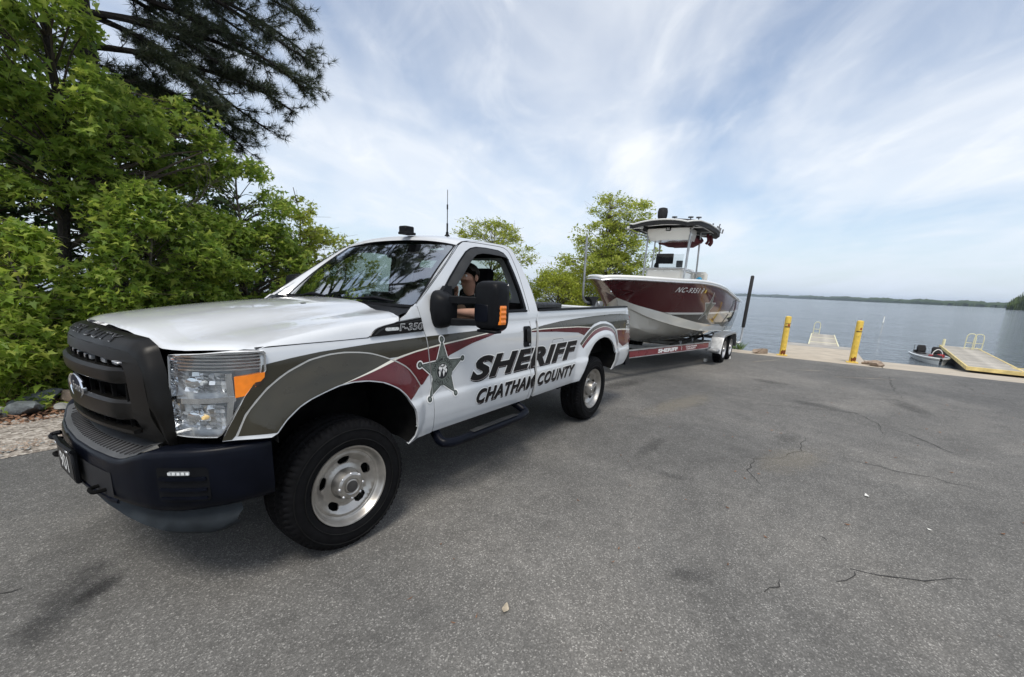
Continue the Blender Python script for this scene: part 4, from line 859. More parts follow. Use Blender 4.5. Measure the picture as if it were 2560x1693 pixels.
# ---- graphics on the body sides
gapD = ((seam_x(1.0), 1.0, 0), (1, .1036, 0), .004)          # front door seam (point, normal, half width)
gapC = ((1.963, 1.0, 0), (1, 0, 0), .006)
gapB = ((2.060, 1.0, 0), (1, -.06, 0), .020)
def decal(name, loops, m, off, sg=-1, gaps=(), bmesh_=None, d=.05):
    bm = bmesh_ or fill2d(loops); xs_ = [v.co.x for v in bm.verts]; zs_ = [v.co.y for v in bm.verts]; x0, x1 = min(xs_), max(xs_); z0, z1 = min(zs_), max(zs_)
    return sheet(name, bm, side(sg, off), m, T, ca=GX(x0, x1), cbs=[z for z in CZ if z0 < z < z1], out=(0, sg, 0), gaps=gaps)
arc = lambda P, a, b: [p for p in P if a <= p[0] <= b]
FO = FL_OUT[1:21]; FI = FL_IN[1:]
for sg in (-1, 1):
    # olive on fender and door, above the flare
    gtop = [(1.56, 1.2665), (1.242, 1.267), (.63, 1.258), (.172, 1.247), (.02, 1.240), (-.152, 1.232), (-.305, 1.217)]
    gfront = [(-.4535, 1.198), (-.4635, 1.159), (-.5375, 1.059), (-.6335, .871), (-.640, .854), (-.605, .854)]
    fo_up = [p for p in FO if p[0] <= .33]
    decal('stripe_olive', [gtop+gfront+[(x-.002, z+.002) for x, z in fo_up]+[(.384, 1.148), (.528, 1.172), (.738, 1.195), (.975, 1.213), (1.244, 1.236), (1.50, 1.256)]], 'paint_olive', .0010, sg, (gapD,), d=.03)
    decal('stripe_line', [[(.327, 1.138), (.384, 1.150), (.528, 1.173), (.738, 1.196), (.975, 1.214), (1.244, 1.237), (1.53, 1.2585), (1.53, 1.2555), (1.244, 1.229), (.975, 1.204), (.738, 1.186), (.528, 1.163), (.384, 1.139), (.345, 1.126)]], 'decal_cream', .0022, sg, (gapD,))
    rb = [(1.54, 1.250), (1.317, 1.211), (1.107, 1.175), (.855, 1.110), (.717, 1.046), (.63, .982), (.585, .935)]
    decal('stripe_maroon', [[(.352, 1.129)]+[(.528, 1.165), (.738, 1.188), (.975, 1.205), (1.244, 1.230), (1.53, 1.2535)]+rb+[(x+.003, z+.002) for x, z in FO[::-1] if x > .36]], 'paint_maroon', .0014, sg, (gapD,), d=.03)
    # flare: olive front part, cream divider, maroon rear part, edge line: cream trim plus the lip's highlight painted in
    def between(u0, u1, m_, nm, off):
        """band of the flare between two parameter values along both outlines"""
        A = smooth_path(FO, 4); B = smooth_path(FI[:13], 4)
        def at(P, t): i = t*(len(P)-1); k = min(int(i), len(P)-2); return P[k].lerp(P[k+1], i-k)
        o = [at(A, u0[0]+(u1[0]-u0[0])*i/30) for i in range(31)]; b = [at(B, u0[1]+(u1[1]-u0[1])*i/30) for i in range(31)]
        cc = Vector(FC); o = [p+(cc-p).normalized()*.006 for p in o]; b = [p-(cc-p).normalized()*.006 for p in b]
        decal(nm, [[(p[0], p[1]) for p in o+b[::-1]]], m_, off, sg, d=.02)
    between((0, 0), (.745, .43), 'paint_olive', 'flare_olive', .0012)
    between((.745, .43), (.765, .45), 'decal_cream', 'flare_line', .0020)
    between((.765, .45), (1.0, .97), 'paint_maroon', 'flare_maroon', .0012)
    A = smooth_path(FO, 4); cc = Vector(FC); e1 = [p+(p-cc).normalized()*.001 for p in A]; e2 = [p+(cc-p).normalized()*.006 for p in A]
    decal('flare_edge', [[(p[0], p[1]) for p in e1+e2[::-1]]], 'line_grey', .0024, sg, d=.03)
    # bed: olive swoosh, line, maroon, repeated over the flare
    ro = [(1.78, 1.222), (1.966, 1.236), (2.189, 1.258), (2.529, 1.282), (2.917, 1.298), (3.364, 1.310), (3.886, 1.316), (4.30, 1.312), (4.598, 1.296)]
    RO = [p for p in RL_OUT if 3.15 < p[0] < 4.2 and p[1] > .94]
    decal('bed_stripe_olive', [ro+[(4.64, 1.10), (4.30, 1.115), (4.06, 1.122)]+[(x, z+.012) for x, z in RO[::-1] if x < 4.06]+[(3.28, 1.186), (2.933, 1.211), (2.538, 1.222), (2.194, 1.228), (1.987, 1.2265)]], 'paint_olive', .0010, sg, (gapC, gapB), d=.04)
    decal('bed_stripe_line', [[(1.80, 1.2215), (1.987, 1.2265), (2.194, 1.228), (2.538, 1.222), (2.933, 1.211), (3.28, 1.186), (3.27, 1.177), (2.933, 1.201), (2.538, 1.213), (2.194, 1.219), (1.987, 1.2185)]], 'decal_cream', .0022, sg, (gapC, gapB))
    decal('bed_stripe_maroon', [[(1.90, 1.217), (2.194, 1.219), (2.538, 1.213), (2.933, 1.201), (3.27, 1.177), (3.19, 1.145), (3.10, 1.10), (2.944, 1.142), (2.423, 1.183), (1.989, 1.205)]], 'paint_maroon', .0012, sg, (gapC, gapB))
    decal('bed_tail_line', [[(4.10, 1.116), (4.30, 1.108), (4.64, 1.082), (4.642, 1.070), (4.30, 1.096), (4.108, 1.104)]], 'decal_cream', .0022, sg)
    decal('bed_tail_maroon', [[(4.115, 1.10), (4.30, 1.094), (4.644, 1.068), (4.682, .90), (4.37, .865), (4.215, .93), (4.165, 1.0)]], 'paint_maroon', .0012, sg)
    A = smooth_path([p for p in RL_OUT if p[1] > .94], 4); cc = Vector(RC); B = [p+(cc-p).normalized()*.10 for p in A]; A2 = [p+(cc-p).normalized()*.018 for p in A]
    decal('bed_flare_olive', [[(p[0], p[1]) for p in A2+[p.lerp(q, .45) for p, q in zip(A2, B)][::-1]]], 'paint_olive', .0012, sg, d=.03)
    decal('bed_flare_maroon', [[(p[0], p[1]) for p in [p.lerp(q, .50) for p, q in zip(A2, B)]+B[::-1]]], 'paint_maroon', .0012, sg, d=.03)
    decal('bed_flare_line', [[(p[0], p[1]) for p in [p.lerp(q, .45) for p, q in zip(A2, B)]+[p.lerp(q, .50) for p, q in zip(A2, B)][::-1]]], 'decal_cream', .0014, sg, d=.03)
    # lettering
    fl = (lambda bm: bm) if sg < 0 else None
    for body, x0, x1, z0, z1, bold, shx in (('SHERIFF', 1.085, 2.915, .875, 1.062, .040, .30), ('CHATHAM COUNTY', 1.152, 2.875, .682, .798, .030, .30)):
        for nm, dx, dz, bb, m_, off in (('lettering_shadow', .014, -.013, .012, 'paint_black', .0012), ('lettering_outline', .0, .0, .030, 'decal_white', .0022), ('lettering_rim', .004, -.004, .008, 'decal_shadow', .0030), ('lettering', 0, 0, 0, 'paint_black', .0036)):
            bm = text2d(body, 1, bold+bb, shx, 1.0, 'LEFT', 1.0+.08); e = bb*.16 if nm != 'lettering_outline' else .0085
            if nm == 'lettering_outline': e = .008
            elif nm == 'lettering_shadow': e = .006
            elif nm == 'lettering_rim': e = .002
            else: e = 0
            # the line rises a little towards the rear in height: perspective of the real decal is flat
            if sg > 0:
                for v in bm.verts: v.co.x = -v.co.x
            fit2d(bm, x0-e+dx, x1+e+dx, z0-e+dz, z1+e+dz)
            decal(nm, None, m_, off, sg, (gapC, gapB), bm, d=.08)
    for body, x0, x1, z0, z1 in (('DIAL', 4.46, 4.575, 1.165, 1.222), ('911', 4.44, 4.585, 1.035, 1.150)):
        bm = text2d(body, 1, .02, .12)
        if sg > 0:
            for v in bm.verts: v.co.x = -v.co.x
        fit2d(bm, x0, x1, z0, z1); decal('emergency_number', None, 'decal_white', .0030, sg, (), bm, d=.05)
    # sheriff star
    cx, cz, Rr = .772, 1.003, .215
    def starpts(r, ri): return [(cx+(r if k % 2 == 0 else ri)*math.sin(math.pi*k/5), cz+(r if k % 2 == 0 else ri)*math.cos(math.pi*k/5)) for k in range(10)]
    circ = lambda x, z, r, n=24: [(x+r*math.cos(2*math.pi*k/n), z+r*math.sin(2*math.pi*k/n)) for k in range(n)]
    tips = [(cx+(Rr+.012)*math.sin(2*math.pi*k/5), cz+(Rr+.012)*math.cos(2*math.pi*k/5)) for k in range(5)]
    gd = (gapD,)
    decal('star_outline', [starpts(Rr+.032, .105)], 'decal_white', .0030, sg, gd)
    for t in tips: decal('star_tip', [circ(*t, .030)], 'decal_white', .0031, sg, gd)
    decal('star', [starpts(Rr+.012, .096)], 'decal_dark', .0036, sg, gd)
    for t in tips: decal('star_tip', [circ(*t, .021)], 'decal_dark', .0040, sg, gd); decal('star_tip', [circ(*t, .011)], 'decal_grey', .0044, sg, gd)
    decal('star_band', [starpts(Rr-.008, .088)], 'decal_grey', .0040, sg, gd); decal('star_face', [starpts(Rr-.034, .077), ], 'decal_dark', .0043, sg, gd); decal('star_face', [starpts(Rr-.042, .073)], 'decal_grey', .0046, sg, gd)
    decal('star_ring', [circ(cx, cz, .106, 40)], 'decal_dark', .0050, sg, gd); decal('star_ring', [circ(cx, cz, .103, 40)], 'decal_grey', .0053, sg, gd)
    decal('star_ring', [circ(cx, cz, .071, 36)], 'decal_dark', .0056, sg, gd); decal('star_ring', [circ(cx, cz, .067, 36)], 'decal_grey', .0058, sg, gd); decal('star_seal', [circ(cx, cz, .056, 32)], 'seam', .0061, sg, gd)
    rngs = np.random.RandomState(5)
    for (x, z, rx, rz) in ((-.02, .02, .018, .022), (.018, .025, .02, .018), (-.028, -.012, .010, .024), (.012, -.015, .009, .022), (0, .038, .03, .010), (.036, .0, .010, .014)):
        decal('star_figure', [[(cx+x+rx*math.cos(a)*(1+.25*math.sin(3*a)), cz+z+rz*math.sin(a)*(1+.2*math.cos(4*a))) for a in np.linspace(0, 6.28, 16, endpoint=False)]], 'decal_white', .0064, sg, gd)
    def arc_text(body, r, a0, a1, flipv, h):
        n = len(body)
        for i, ch in enumerate(body):
            if ch == ' ': continue
            a = R(a0+(a1-a0)*i/(n-1)); bm = text2d(ch, 1, .02, 0, .9, 'CENTER'); ys_ = [v.co.y for v in bm.verts]; k = h/.72; th = -(a) if not flipv else math.pi-a
            for v in bm.verts:
                lx, ly = v.co.x*k*(-1 if sg > 0 else 1), (v.co.y-.36)*k; c_, s_ = math.cos(th), math.sin(th); px, pz = lx*c_-ly*s_, lx*s_+ly*c_
                v.co = Vector((cx+r*math.sin(a)+px, cz+r*math.cos(a)+pz, 0))
            decal('star_lettering', None, 'seam', .0058, sg, gd, bm)
    arc_text('CHATHAM COUNTY', .087, -78*(-sg), 78*(-sg), False, .024); arc_text('SHERIFF', .087, 180+48*(-sg), 180-48*(-sg), True, .026)
    # fuel door outline
    o_ = rrect(2.36, 2.60, .90, 1.108, .03, .035); i_ = rrect(2.3632, 2.5968, .9032, 1.1048, .028, .033)
    if sg < 0: decal('fuel_door_seam', [o_, i_[::-1]], 'seam', .0005, sg)
    # door handle
    Hd = empty('door_handle', (0, 0, 0)); Hd.parent = T
    sheet('handle_cup', fill2d([rrect(1.83, 1.952, 1.078, 1.266, .03, .022)]), side(sg, .006), 'plastic', Hd, skirt=.006, out=(0, sg, 0))
    sheet('handle_grip', fill2d([rrect(1.862, 1.925, 1.125, 1.245, .02, .012)]), side(sg, .020), 'paint_black', Hd, skirt=.016, out=(0, sg, 0))
    sheet('handle_lock', fill2d([circ(1.925, 1.098, .011, 12)]), side(sg, .010), 'chrome_soft', Hd, skirt=.004, out=(0, sg, 0))
# ---- towing mirror
def mirror(sg):
    Mr = empty('side_mirror', (0, 0, 0)); Mr.parent = T
    f = lambda x, y, z: (x, sg*y, z)
    # door base
    rows = []
    for t, (xc, yc, zc, w, h) in zip(range(5), ((.80, .935, 1.435, .20, .27), (.795, .97, 1.432, .19, .25), (.79, 1.0, 1.43, .165, .225), (.795, 1.03, 1.43, .13, .19), (.81, 1.045, 1.43, .10, .16))):
        rows.append([f(xc+w/2*math.copysign(abs(math.cos(a))**.55, math.cos(a)), yc, zc+h/2*math.copysign(abs(math.sin(a))**.6, math.sin(a))) for a in np.linspace(0, 2*math.pi, 24, endpoint=False)])
    b = MB(); b.loft(rows, cu=True, capb=True); b.obj('mirror_base', 'plastic', Mr)
    b = MB(); b.prism([(.74, 1.50), (.90, 1.50), (.92, 1.60), (.86, 1.60)], lambda a, c: f(a, .93-.3*(c-1.5), c), lambda a, c: f(a, .965-.3*(c-1.5), c)); b.obj('mirror_sail', 'plastic', Mr)
    for z, h in ((1.51, .045), (1.355, .045)):
        p0, p1 = Vector(f(.81, 1.02, z)), Vector(f(.985, 1.21, z)); rows = []
        for t in np.linspace(0, 1, 5):
            c = p0.lerp(p1, t); n = Vector((-(p1-p0).y, (p1-p0).x, 0)).normalized(); hh = h*(1 if t > .3 else 1.12)/2; wv = .022*(1 if t > .3 else 1.25)
            rows.append([c+n*wv+Vector((0, 0, hh-.006)), c+n*(wv-.006)+Vector((0, 0, hh)), c-n*(wv-.006)+Vector((0, 0, hh)), c-n*wv+Vector((0, 0, hh-.006)), c-n*wv-Vector((0, 0, hh)), c+n*wv-Vector((0, 0, hh))])
        b = MB(); b.loft(rows, cu=True, capa=True, capb=True); b.obj('mirror_arm', 'plastic', Mr)
    # housing: rounded block, open at the back with glass
    rows = []; yc, zc = 1.243, 1.475
    for x, w, h in ((.918, .155, .26), (.922, .185, .295), (.935, .208, .322), (.965, .222, .340), (1.02, .226, .346), (1.05, .224, .344), (1.056, .212, .334)):
        rows.append([f(x+.0*a, yc+w/2*math.copysign(abs(math.cos(a))**.42, math.cos(a)), zc+h/2*math.copysign(abs(math.sin(a))**.42, math.sin(a))) for a in np.linspace(0, 2*math.pi, 44, endpoint=False)])
    b = MB(); b.loft(rows, cu=True, capa=True, capb=True); b.obj('mirror_housing', 'plastic', Mr, ang=45)
    b = MB(); b.box(f(1.058, yc, zc+.05), (.004, .19, .20), .002); b.obj('mirror_glass', 'chrome', Mr)
    b = MB(); b.box(f(1.058, yc, zc-.11), (.004, .19, .08), .002); b.obj('mirror_glass', 'chrome', Mr)
    b = MB(); rows = []
    for z in np.linspace(1.352, 1.482, 9):
        k = .0035*((int(round((z-1.352)/.016))) % 2); rows.append([f(.9315-k, 1.29, z), f(.937-k, 1.335, z), f(.958, 1.3555+k, z), f(1.01, 1.3605+k, z)])
    b.loft(rows); b.obj('mirror_marker', 'amber', Mr, ang=20)
    b = MB(); b.box(f(.9195, 1.215, 1.425), (.012, .115, .12), .004); b.obj('mirror_panel', 'paint_black' if sg > 9 else 'bumper_black', Mr)
    b = MB(); b.box(f(.960, 1.255, 1.300), (.075, .17, .02), .006); b.obj('mirror_lamp', 'plastic', Mr)
mirror(-1); mirror(1)
# ---- bed interior, rails, tool box, tailgate
for sg in (-1, 1):
    b = MB(); b.loft([[(x, sg*.955, 1.393), (x, sg*.950, 1.412), (x, sg*.90, 1.414), (x, sg*.86, 1.405), (x, sg*.86, 1.34)] for x in (2.13, 3.0, 4.0, 4.52)]); b.obj('rail_cap', 'plastic', T)
    b = MB(); b.box((3.33, sg*.82, 1.10), (2.4, .03, .58), .005); b.obj('bed_wall', 'underbody', T)
b = MB(); b.box((3.34, 0, .86), (2.45, 1.6, .05), .005); b.obj('bed_floor', 'underbody', T)
b = MB(); b.box((2.125, 0, 1.12), (.05, 1.7, .54), .01); b.obj('bed_front', 'paint_white', T)
b = MB(); b.box((4.565, 0, 1.10), (.06, 1.56, .54), .02); b.obj('tailgate', 'paint_white', T)
mat('diamond', (.045, .047, .05), .38, metal=.6, noise=(60, .5, 1), bump=(120, .9, .003))
tb = empty('tool_box', (0, 0, 0)); tb.parent = T
b = MB(); b.box((2.39, 0, 1.31), (.42, 1.66, .22), .01); b.obj('box_body', 'diamond', tb)
b = MB(); b.box((2.39, 0, 1.438), (.50, 1.84, .045), .008); b.obj('box_lid', 'diamond', tb)
for k in range(24):
    r_ = MB(); r_.box((2.39, -.88+.0765*k, 1.4625), (.46, .022, .006), .002); r_.obj('tread_bar', 'diamond', tb)
for sg in (-1, 1):
    V = [(4.575, sg*(hw(4.57, 1.30)+.001), 1.285), (4.618, sg*(hw(4.6, 1.25)+.002), 1.262), (4.692, sg*(hw(4.66, .9)+.002), .895), (4.655, sg*(hw(4.6, .9)+.001), .885)]
    rows = [[Vector(V[0]).lerp(Vector(V[3]), t)+Vector((0, 0, 0)), Vector(V[1]).lerp(Vector(V[2]), t)+Vector((.012, sg*-.004, 0)), Vector(V[1]).lerp(Vector(V[2]), t)+Vector((.03, -sg*.05, 0)), Vector(V[1]).lerp(Vector(V[2]), t)+Vector((.02, -sg*.15, 0))] for t in np.linspace(0, 1, 8)]
    b = MB(); b.loft(rows); b.obj('tail_light', 'red_lens', T)
rows = []
for y in np.linspace(-.97, .97, 25):
    x = 4.80-.06*(abs(y)/.97)**3; rows.append([(x-.14, y, .74), (x-.02, y, .74), (x, y, .72), (x, y, .60), (x-.03, y, .565), (x-.14, y, .565)])
b = MB(); b.loft(rows, cu=True, capa=True, capb=True); b.obj('rear_bumper', 'bumper_black', T)
b = MB(); b.box((4.86, 0, .50), (.30, .07, .07), .006); b.lathe([(0, 0), (.012, 0), (.012, .03), (.028, .045), (.028, .07), (.012, .085), (0, .088)], (4.95, 0, .535), n=14); b.obj('hitch', 'underbody', T)
# ---- chassis, wheel wells, side step
b = MB()
for sg in (-1, 1): b.box((2.0, sg*.44, .62), (5.1, .09, .17), .01)
b.box((-.30, 0, .60), (.35, 1.2, .25), .02); b.box((1.45, 0, .70), (1.2, 1.75, .10), .02); b.box((2.7, .55, .50), (1.1, .45, .26), .03); b.tube([(0, -.72, .42), (0, .72, .42)], .06, 10); b.tube([(3.48, -.72, .42), (3.48, .72, .42)], .07, 10); b.lathe([(0, -.16), (.12, -.12), (.17, 0), (.12, .12), (0, .16)], (3.48, 0, .42), 'X', 14); b.box((3.3, 0, .78), (2.5, 1.1, .12), .02); b.box((-.2, 0, 1.0), (1.0, 1.0, .5), .05)
b.obj('chassis', 'underbody', T)
for cx_, nm in ((FC[0], 0), (RC[0]+.03, 1)):
    for sg in (-1, 1):
        b = MB(); P_in = FL_IN if nm == 0 else RL_IN
        pts_ = [(x, z+.012) for x, z in P_in]; b.loft([[(x, sg*(hw(x, z-.012)-.004), z) for x, z in pts_], [(x+(cx_-x)*.04*0, sg*.90, z+.02) for x, z in pts_], [(x, sg*.50, z+.03) for x, z in pts_]]); b.obj('wheel_liner', 'underbody', T)
        b = MB(); b.box((cx_, sg*.50, .82), (1.05, .02, .5), .004); b.obj('wheel_well', 'underbody', T)
for sg in (-1, 1):
    p = smooth_path([(.80, sg*.86, .55), (.76, sg*.98, .48), (.80, sg*1.035, .462), (1.0, sg*1.05, .455), (1.6, sg*1.05, .452), (1.78, sg*1.045, .455), (1.86, sg*1.01, .475), (1.84, sg*.86, .55)], 6)
    b = MB(); b.tube(p, .038, 12); o = b.obj('side_step', 'bumper_black', T)
    b = MB(); b.box((1.35, sg*1.05, .493), (.62, .055, .008), .003); b.obj('step_tread', 'plastic_soft', o)
b = MB(); b.tube(smooth_path([(2.5, -.75, .52), (3.0, -.8, .50), (3.1, -.86, .50)], 4), .03, 8); b.box((2.86, -.80, .53), (.10, .10, .09), .02); b.obj('underbody_bracket', 'underbody', T)
# ---- wheels
RT, WT = .408, .275
def tire_mesh():
    prof = [(.236, .108), (.250, .122), (.275, .134), (.31, .140), (.345, .136), (.372, .127), (.388, .118), (.398, .108), (.403, .095), (.405, .080), (.406, .066), (.407, .050), (.408, .034), (.408, .017), (.408, 0)]
    prof = [(r, -h) for r, h in prof]+[(r, h) for r, h in prof[::-1][1:]]; n = 288; V = []; F = []
    for k in range(n):
        a = 2*math.pi*k/n
        for i, (r, h) in enumerate(prof):
            rr = r; ah = abs(h)
            if r > .386:
                ph = (a*36/math.pi+ (1 if h > 0 else 0)*.5 + ah*12) % 1
                if ah > .10: rr -= .011 if ((a*32/math.pi+(0 if h > 0 else .5)) % 1) < .30 else 0
                elif .058 < ah < .10 and (ph < .22): rr -= .009
                elif .012 < ah < .05 and ((ph+.45) % 1 < .2): rr -= .008
                if abs(ah-.066) < .01 or abs(ah-.017) < .006: rr -= .009
            V.append((rr*math.cos(a), h, rr*math.sin(a)))
    m = len(prof)
    for k in range(n):
        k2 = (k+1) % n
        for i in range(m-1): F.append((k*m+i, k*m+i+1, k2*m+i+1, k2*m+i))
    return V, F
tv, tf = tire_mesh()
def wheel(x, sg, hub_out, steer=0):
    Wh = empty('wheel', (x, sg*.862, RT-.004), 0); Wh.parent = T; Wh.rotation_euler = (0, random.uniform(0, 6), 0) if False else (0, 0, steer)
    return Wh
W0 = None; wheels = []
def build_wheel(Wh, hub_out):
    """outer side is -y in wheel space"""
    t = raw('tyre', tv, tf, 'rubber', Wh, True, 35); bm = bmesh.new(); bm.from_mesh(t.data); bmesh.ops.recalc_face_normals(bm, faces=bm.faces); bm.to_mesh(t.data); bm.free()
    for r_, h_ in ((.352, .1375), (.292, .1395)):
        b = MB(); b.tube([(r_*math.cos(a), -h_, r_*math.sin(a)) for a in np.linspace(0, 2*math.pi, 64, endpoint=False)], .0035, 6, closed=True); b.obj('sidewall_ring', 'rubber_side', t)
    rim = MB(); rim.lathe([(.244, -.118), (.250, -.124), (.248, -.130), (.240, -.128), (.232, -.116), (.226, -.098), (.218, -.088), (.208, -.085), (.203, -.078)], ax='Y', n=64); rim.lathe([(.21, -.08), (.205, .05), (.22, .11), (.245, .12)], ax='Y', n=48); rm = rim.obj('rim', 'wheel_silver', Wh, ang=30)
    dk = MB(); dk.lathe([(.0, .0), (.20, .0)], ax='Y', n=32); dk.obj('brake', 'underbody', Wh)
    def disc(a, b):
        r = math.hypot(a, b); h = interp(r, [.0, .085, .10, .125, .150, .172, .190, .206], [-.070, -.070, -.067, -.058, -.058, -.072, -.084, -.082]); return (a, h, b)
    slots = []
    for k in range(5):
        a0 = 2*math.pi*k/5+.35; sl = []
        for (da, r) in [(-.25, .142), (-.18, .130), (0, .127), (.18, .130), (.25, .142), (.255, .160), (.18, .172), (0, .176), (-.18, .172), (-.255, .160)]: sl.append((r*math.cos(a0+da), r*math.sin(a0+da)))
        slots.append(sl[::-1])
    outer_ = [(.206*math.cos(2*math.pi*k/72), .206*math.sin(2*math.pi*k/72)) for k in range(72)]
    sheet('wheel_disc', fill2d([outer_]+slots), disc, 'wheel_silver', Wh, ca=lin(-.2, .2, .018), cbs=lin(-.2, .2, .018), skirt=.012, out=(0, -1, 0))
    ho = hub_out; hb = MB(); hb.lathe([(.098, -.066), (.096, -.085), (.090, -.088-ho*.35), (.084, -.095-ho*.55), (.070, -.10-ho*.62), (.052, -.10-ho*.64), (.050, -.10-ho*.6), (.044, -.10-ho*.55), (.043, -.10-ho*.62), (.038, -.10-ho*.66), (.0, -.10-ho*.66)], ax='Y', n=40); hb.obj('hub', 'wheel_silver', Wh, ang=25)
    for k in range(8):
        a = 2*math.pi*k/8; nb = MB(); nb.box((.078*math.cos(a), -.097-ho*.55, .078*math.sin(a)), (.016, .016, .016), .004, Matrix.Rotation(-a, 3, 'Y')); nb.obj('lug', 'chrome_soft', Wh)
    cp = MB(); cp.lathe([(.0, -.1015-ho*.66), (.036, -.1015-ho*.66)], ax='Y', n=24); cp.obj('hub_cap', 'wheel_dark', Wh, smooth=False)
wf = empty('wheel', (0, -.862, RT-.004)); wf.parent = T; build_wheel(wf, .055); wf.rotation_euler = (0, 0, R(-2.0))
wr = empty('wheel', (3.48, -.850, RT-.004)); wr.parent = T; build_wheel(wr, .09)
c = copy_tree(wf, T); c.location = (0, .862, RT-.004); c.rotation_euler = (0, 0, math.pi-R(2.0))
c = copy_tree(wr, T); c.location = (3.48, .850, RT-.004); c.rotation_euler = (0, 0, math.pi)
# ================================================================== boat on its trailer (local x runs aft from the hitch, trailer swung 1.8 degrees)
TR = empty('boat_trailer', (4.95, 0, 0), R(-1.8), label='maroon tandem-axle boat trailer lettered SHERIFF CHATHAM COUNTY hitched to the pickup', cat='trailer')
BT = empty('patrol_boat', (4.95, 0, 0), R(-1.8), label='maroon and cream centre-console patrol boat with black hardtop on the trailer', cat='boat')
def curve_u(pts): 
    P = smooth_path(pts, 8); return [p[0] for p in P], [p[1] for p in P], [p[2] for p in P]
SHE = curve_u([(.76, 0, 1.80), (.81, .08, 1.815), (.91, .19, 1.825), (1.14, .40, 1.83), (1.44, .60, 1.83), (2.07, .89, 1.828), (3.1, 1.14, 1.835), (4.33, 1.23, 1.77), (5.42, 1.23, 1.64), (6.3, 1.20, 1.54), (7.18, 1.14, 1.47)])
MID = curve_u([(1.06, 0, 1.665), (1.12, .06, 1.66), (1.25, .16, 1.64), (1.5, .34, 1.61), (2.07, .69, 1.55), (3.1, 1.03, 1.46), (4.33, 1.175, 1.36), (5.42, 1.20, 1.26), (6.3, 1.185, 1.19), (7.18, 1.13, 1.13)])
BND = curve_u([(1.44, 0, 1.49), (1.55, .12, 1.44), (1.76, .30, 1.36), (2.32, .60, 1.24), (2.61, .71, 1.18), (3.54, .94, 1.03), (4.4, 1.04, .945), (5.25, 1.085, .88), (6.2, 1.09, .83), (7.18, 1.06, .80)])
CHI = curve_u([(1.52, 0, 1.36), (1.70, .22, 1.28), (1.99, .43, 1.15), (2.61, .70, 1.0), (3.59, .91, .86), (4.4, .99, .80), (5.32, 1.03, .75), (6.2, 1.04, .70), (7.18, 1.02, .66)])
STK = curve_u([(1.74, 0, 1.05), (1.86, .19, .945), (2.08, .29, .89), (2.61, .43, .79), (3.78, .57, .67), (4.9, .62, .61), (7.18, .62, .56)])
KEE = curve_u([(1.86, 0, .86), (2.1, 0, .74), (2.5, 0, .63), (3.0, 0, .55), (4.0, 0, .48), (7.18, 0, .44)])
def hullB(u, z):
    pts_ = []
    for c in (BND, MID, SHE):
        if u >= c[0][0]: pts_.append((interp(u, c[0], c[2]), interp(u, c[0], c[1])))
    # stem: z where breadth is zero
    zs = interp(u, [.76, 1.06, 1.44, 1.52], [1.80, 1.665, 1.49, 1.36])
    if u < 1.44: pts_ = [(zs, 0)]+pts_
    pts_.sort()
    if len(pts_) == 1: return pts_[0][1]
    zz_ = [p[0] for p in pts_]; bb = [p[1] for p in pts_]
    if len(pts_) == 3 and u > 1.5:
        (z0, b0), (z1, b1), (z2, b2) = pts_; z = min(max(z, z0-.05), z2+.05)
        return max(0, b0*(z-z1)*(z-z2)/((z0-z1)*(z0-z2))+b1*(z-z0)*(z-z2)/((z1-z0)*(z1-z2))+b2*(z-z0)*(z-z1)/((z2-z0)*(z2-z1)))
    return max(0, interp(z, zz_, bb))
she_l = [(u, z) for u, z in zip(SHE[0], SHE[2])]; bnd_l = [(u, z) for u, z in zip(BND[0], BND[2])]; stem_l = [(1.06, 1.665)]
zs1, zs0 = 1.238, 1.198
ub = next(u for u, z in bnd_l if z <= zs1); uc = next(u for u, z in bnd_l if z <= zs0)
red = she_l+[(7.18, zs1)]+[(ub, zs1)]+[p for p in bnd_l[::-1] if p[0] < ub]+stem_l
wst = [(ub, zs1), (7.18, zs1), (7.18, zs0), (uc, zs0)]
drk = [(uc, zs0), (7.18, zs0)]+[p for p in bnd_l[::-1] if p[0] > uc]
UG = [.76+.03*i for i in range(1, 30)]+list(np.arange(1.7, 7.18, .12)); ZG = lin(.8, 1.84, .04)
def hull_f(sg, off=0): return lambda a, b: (a, sg*(hullB(a, b)+off), b)
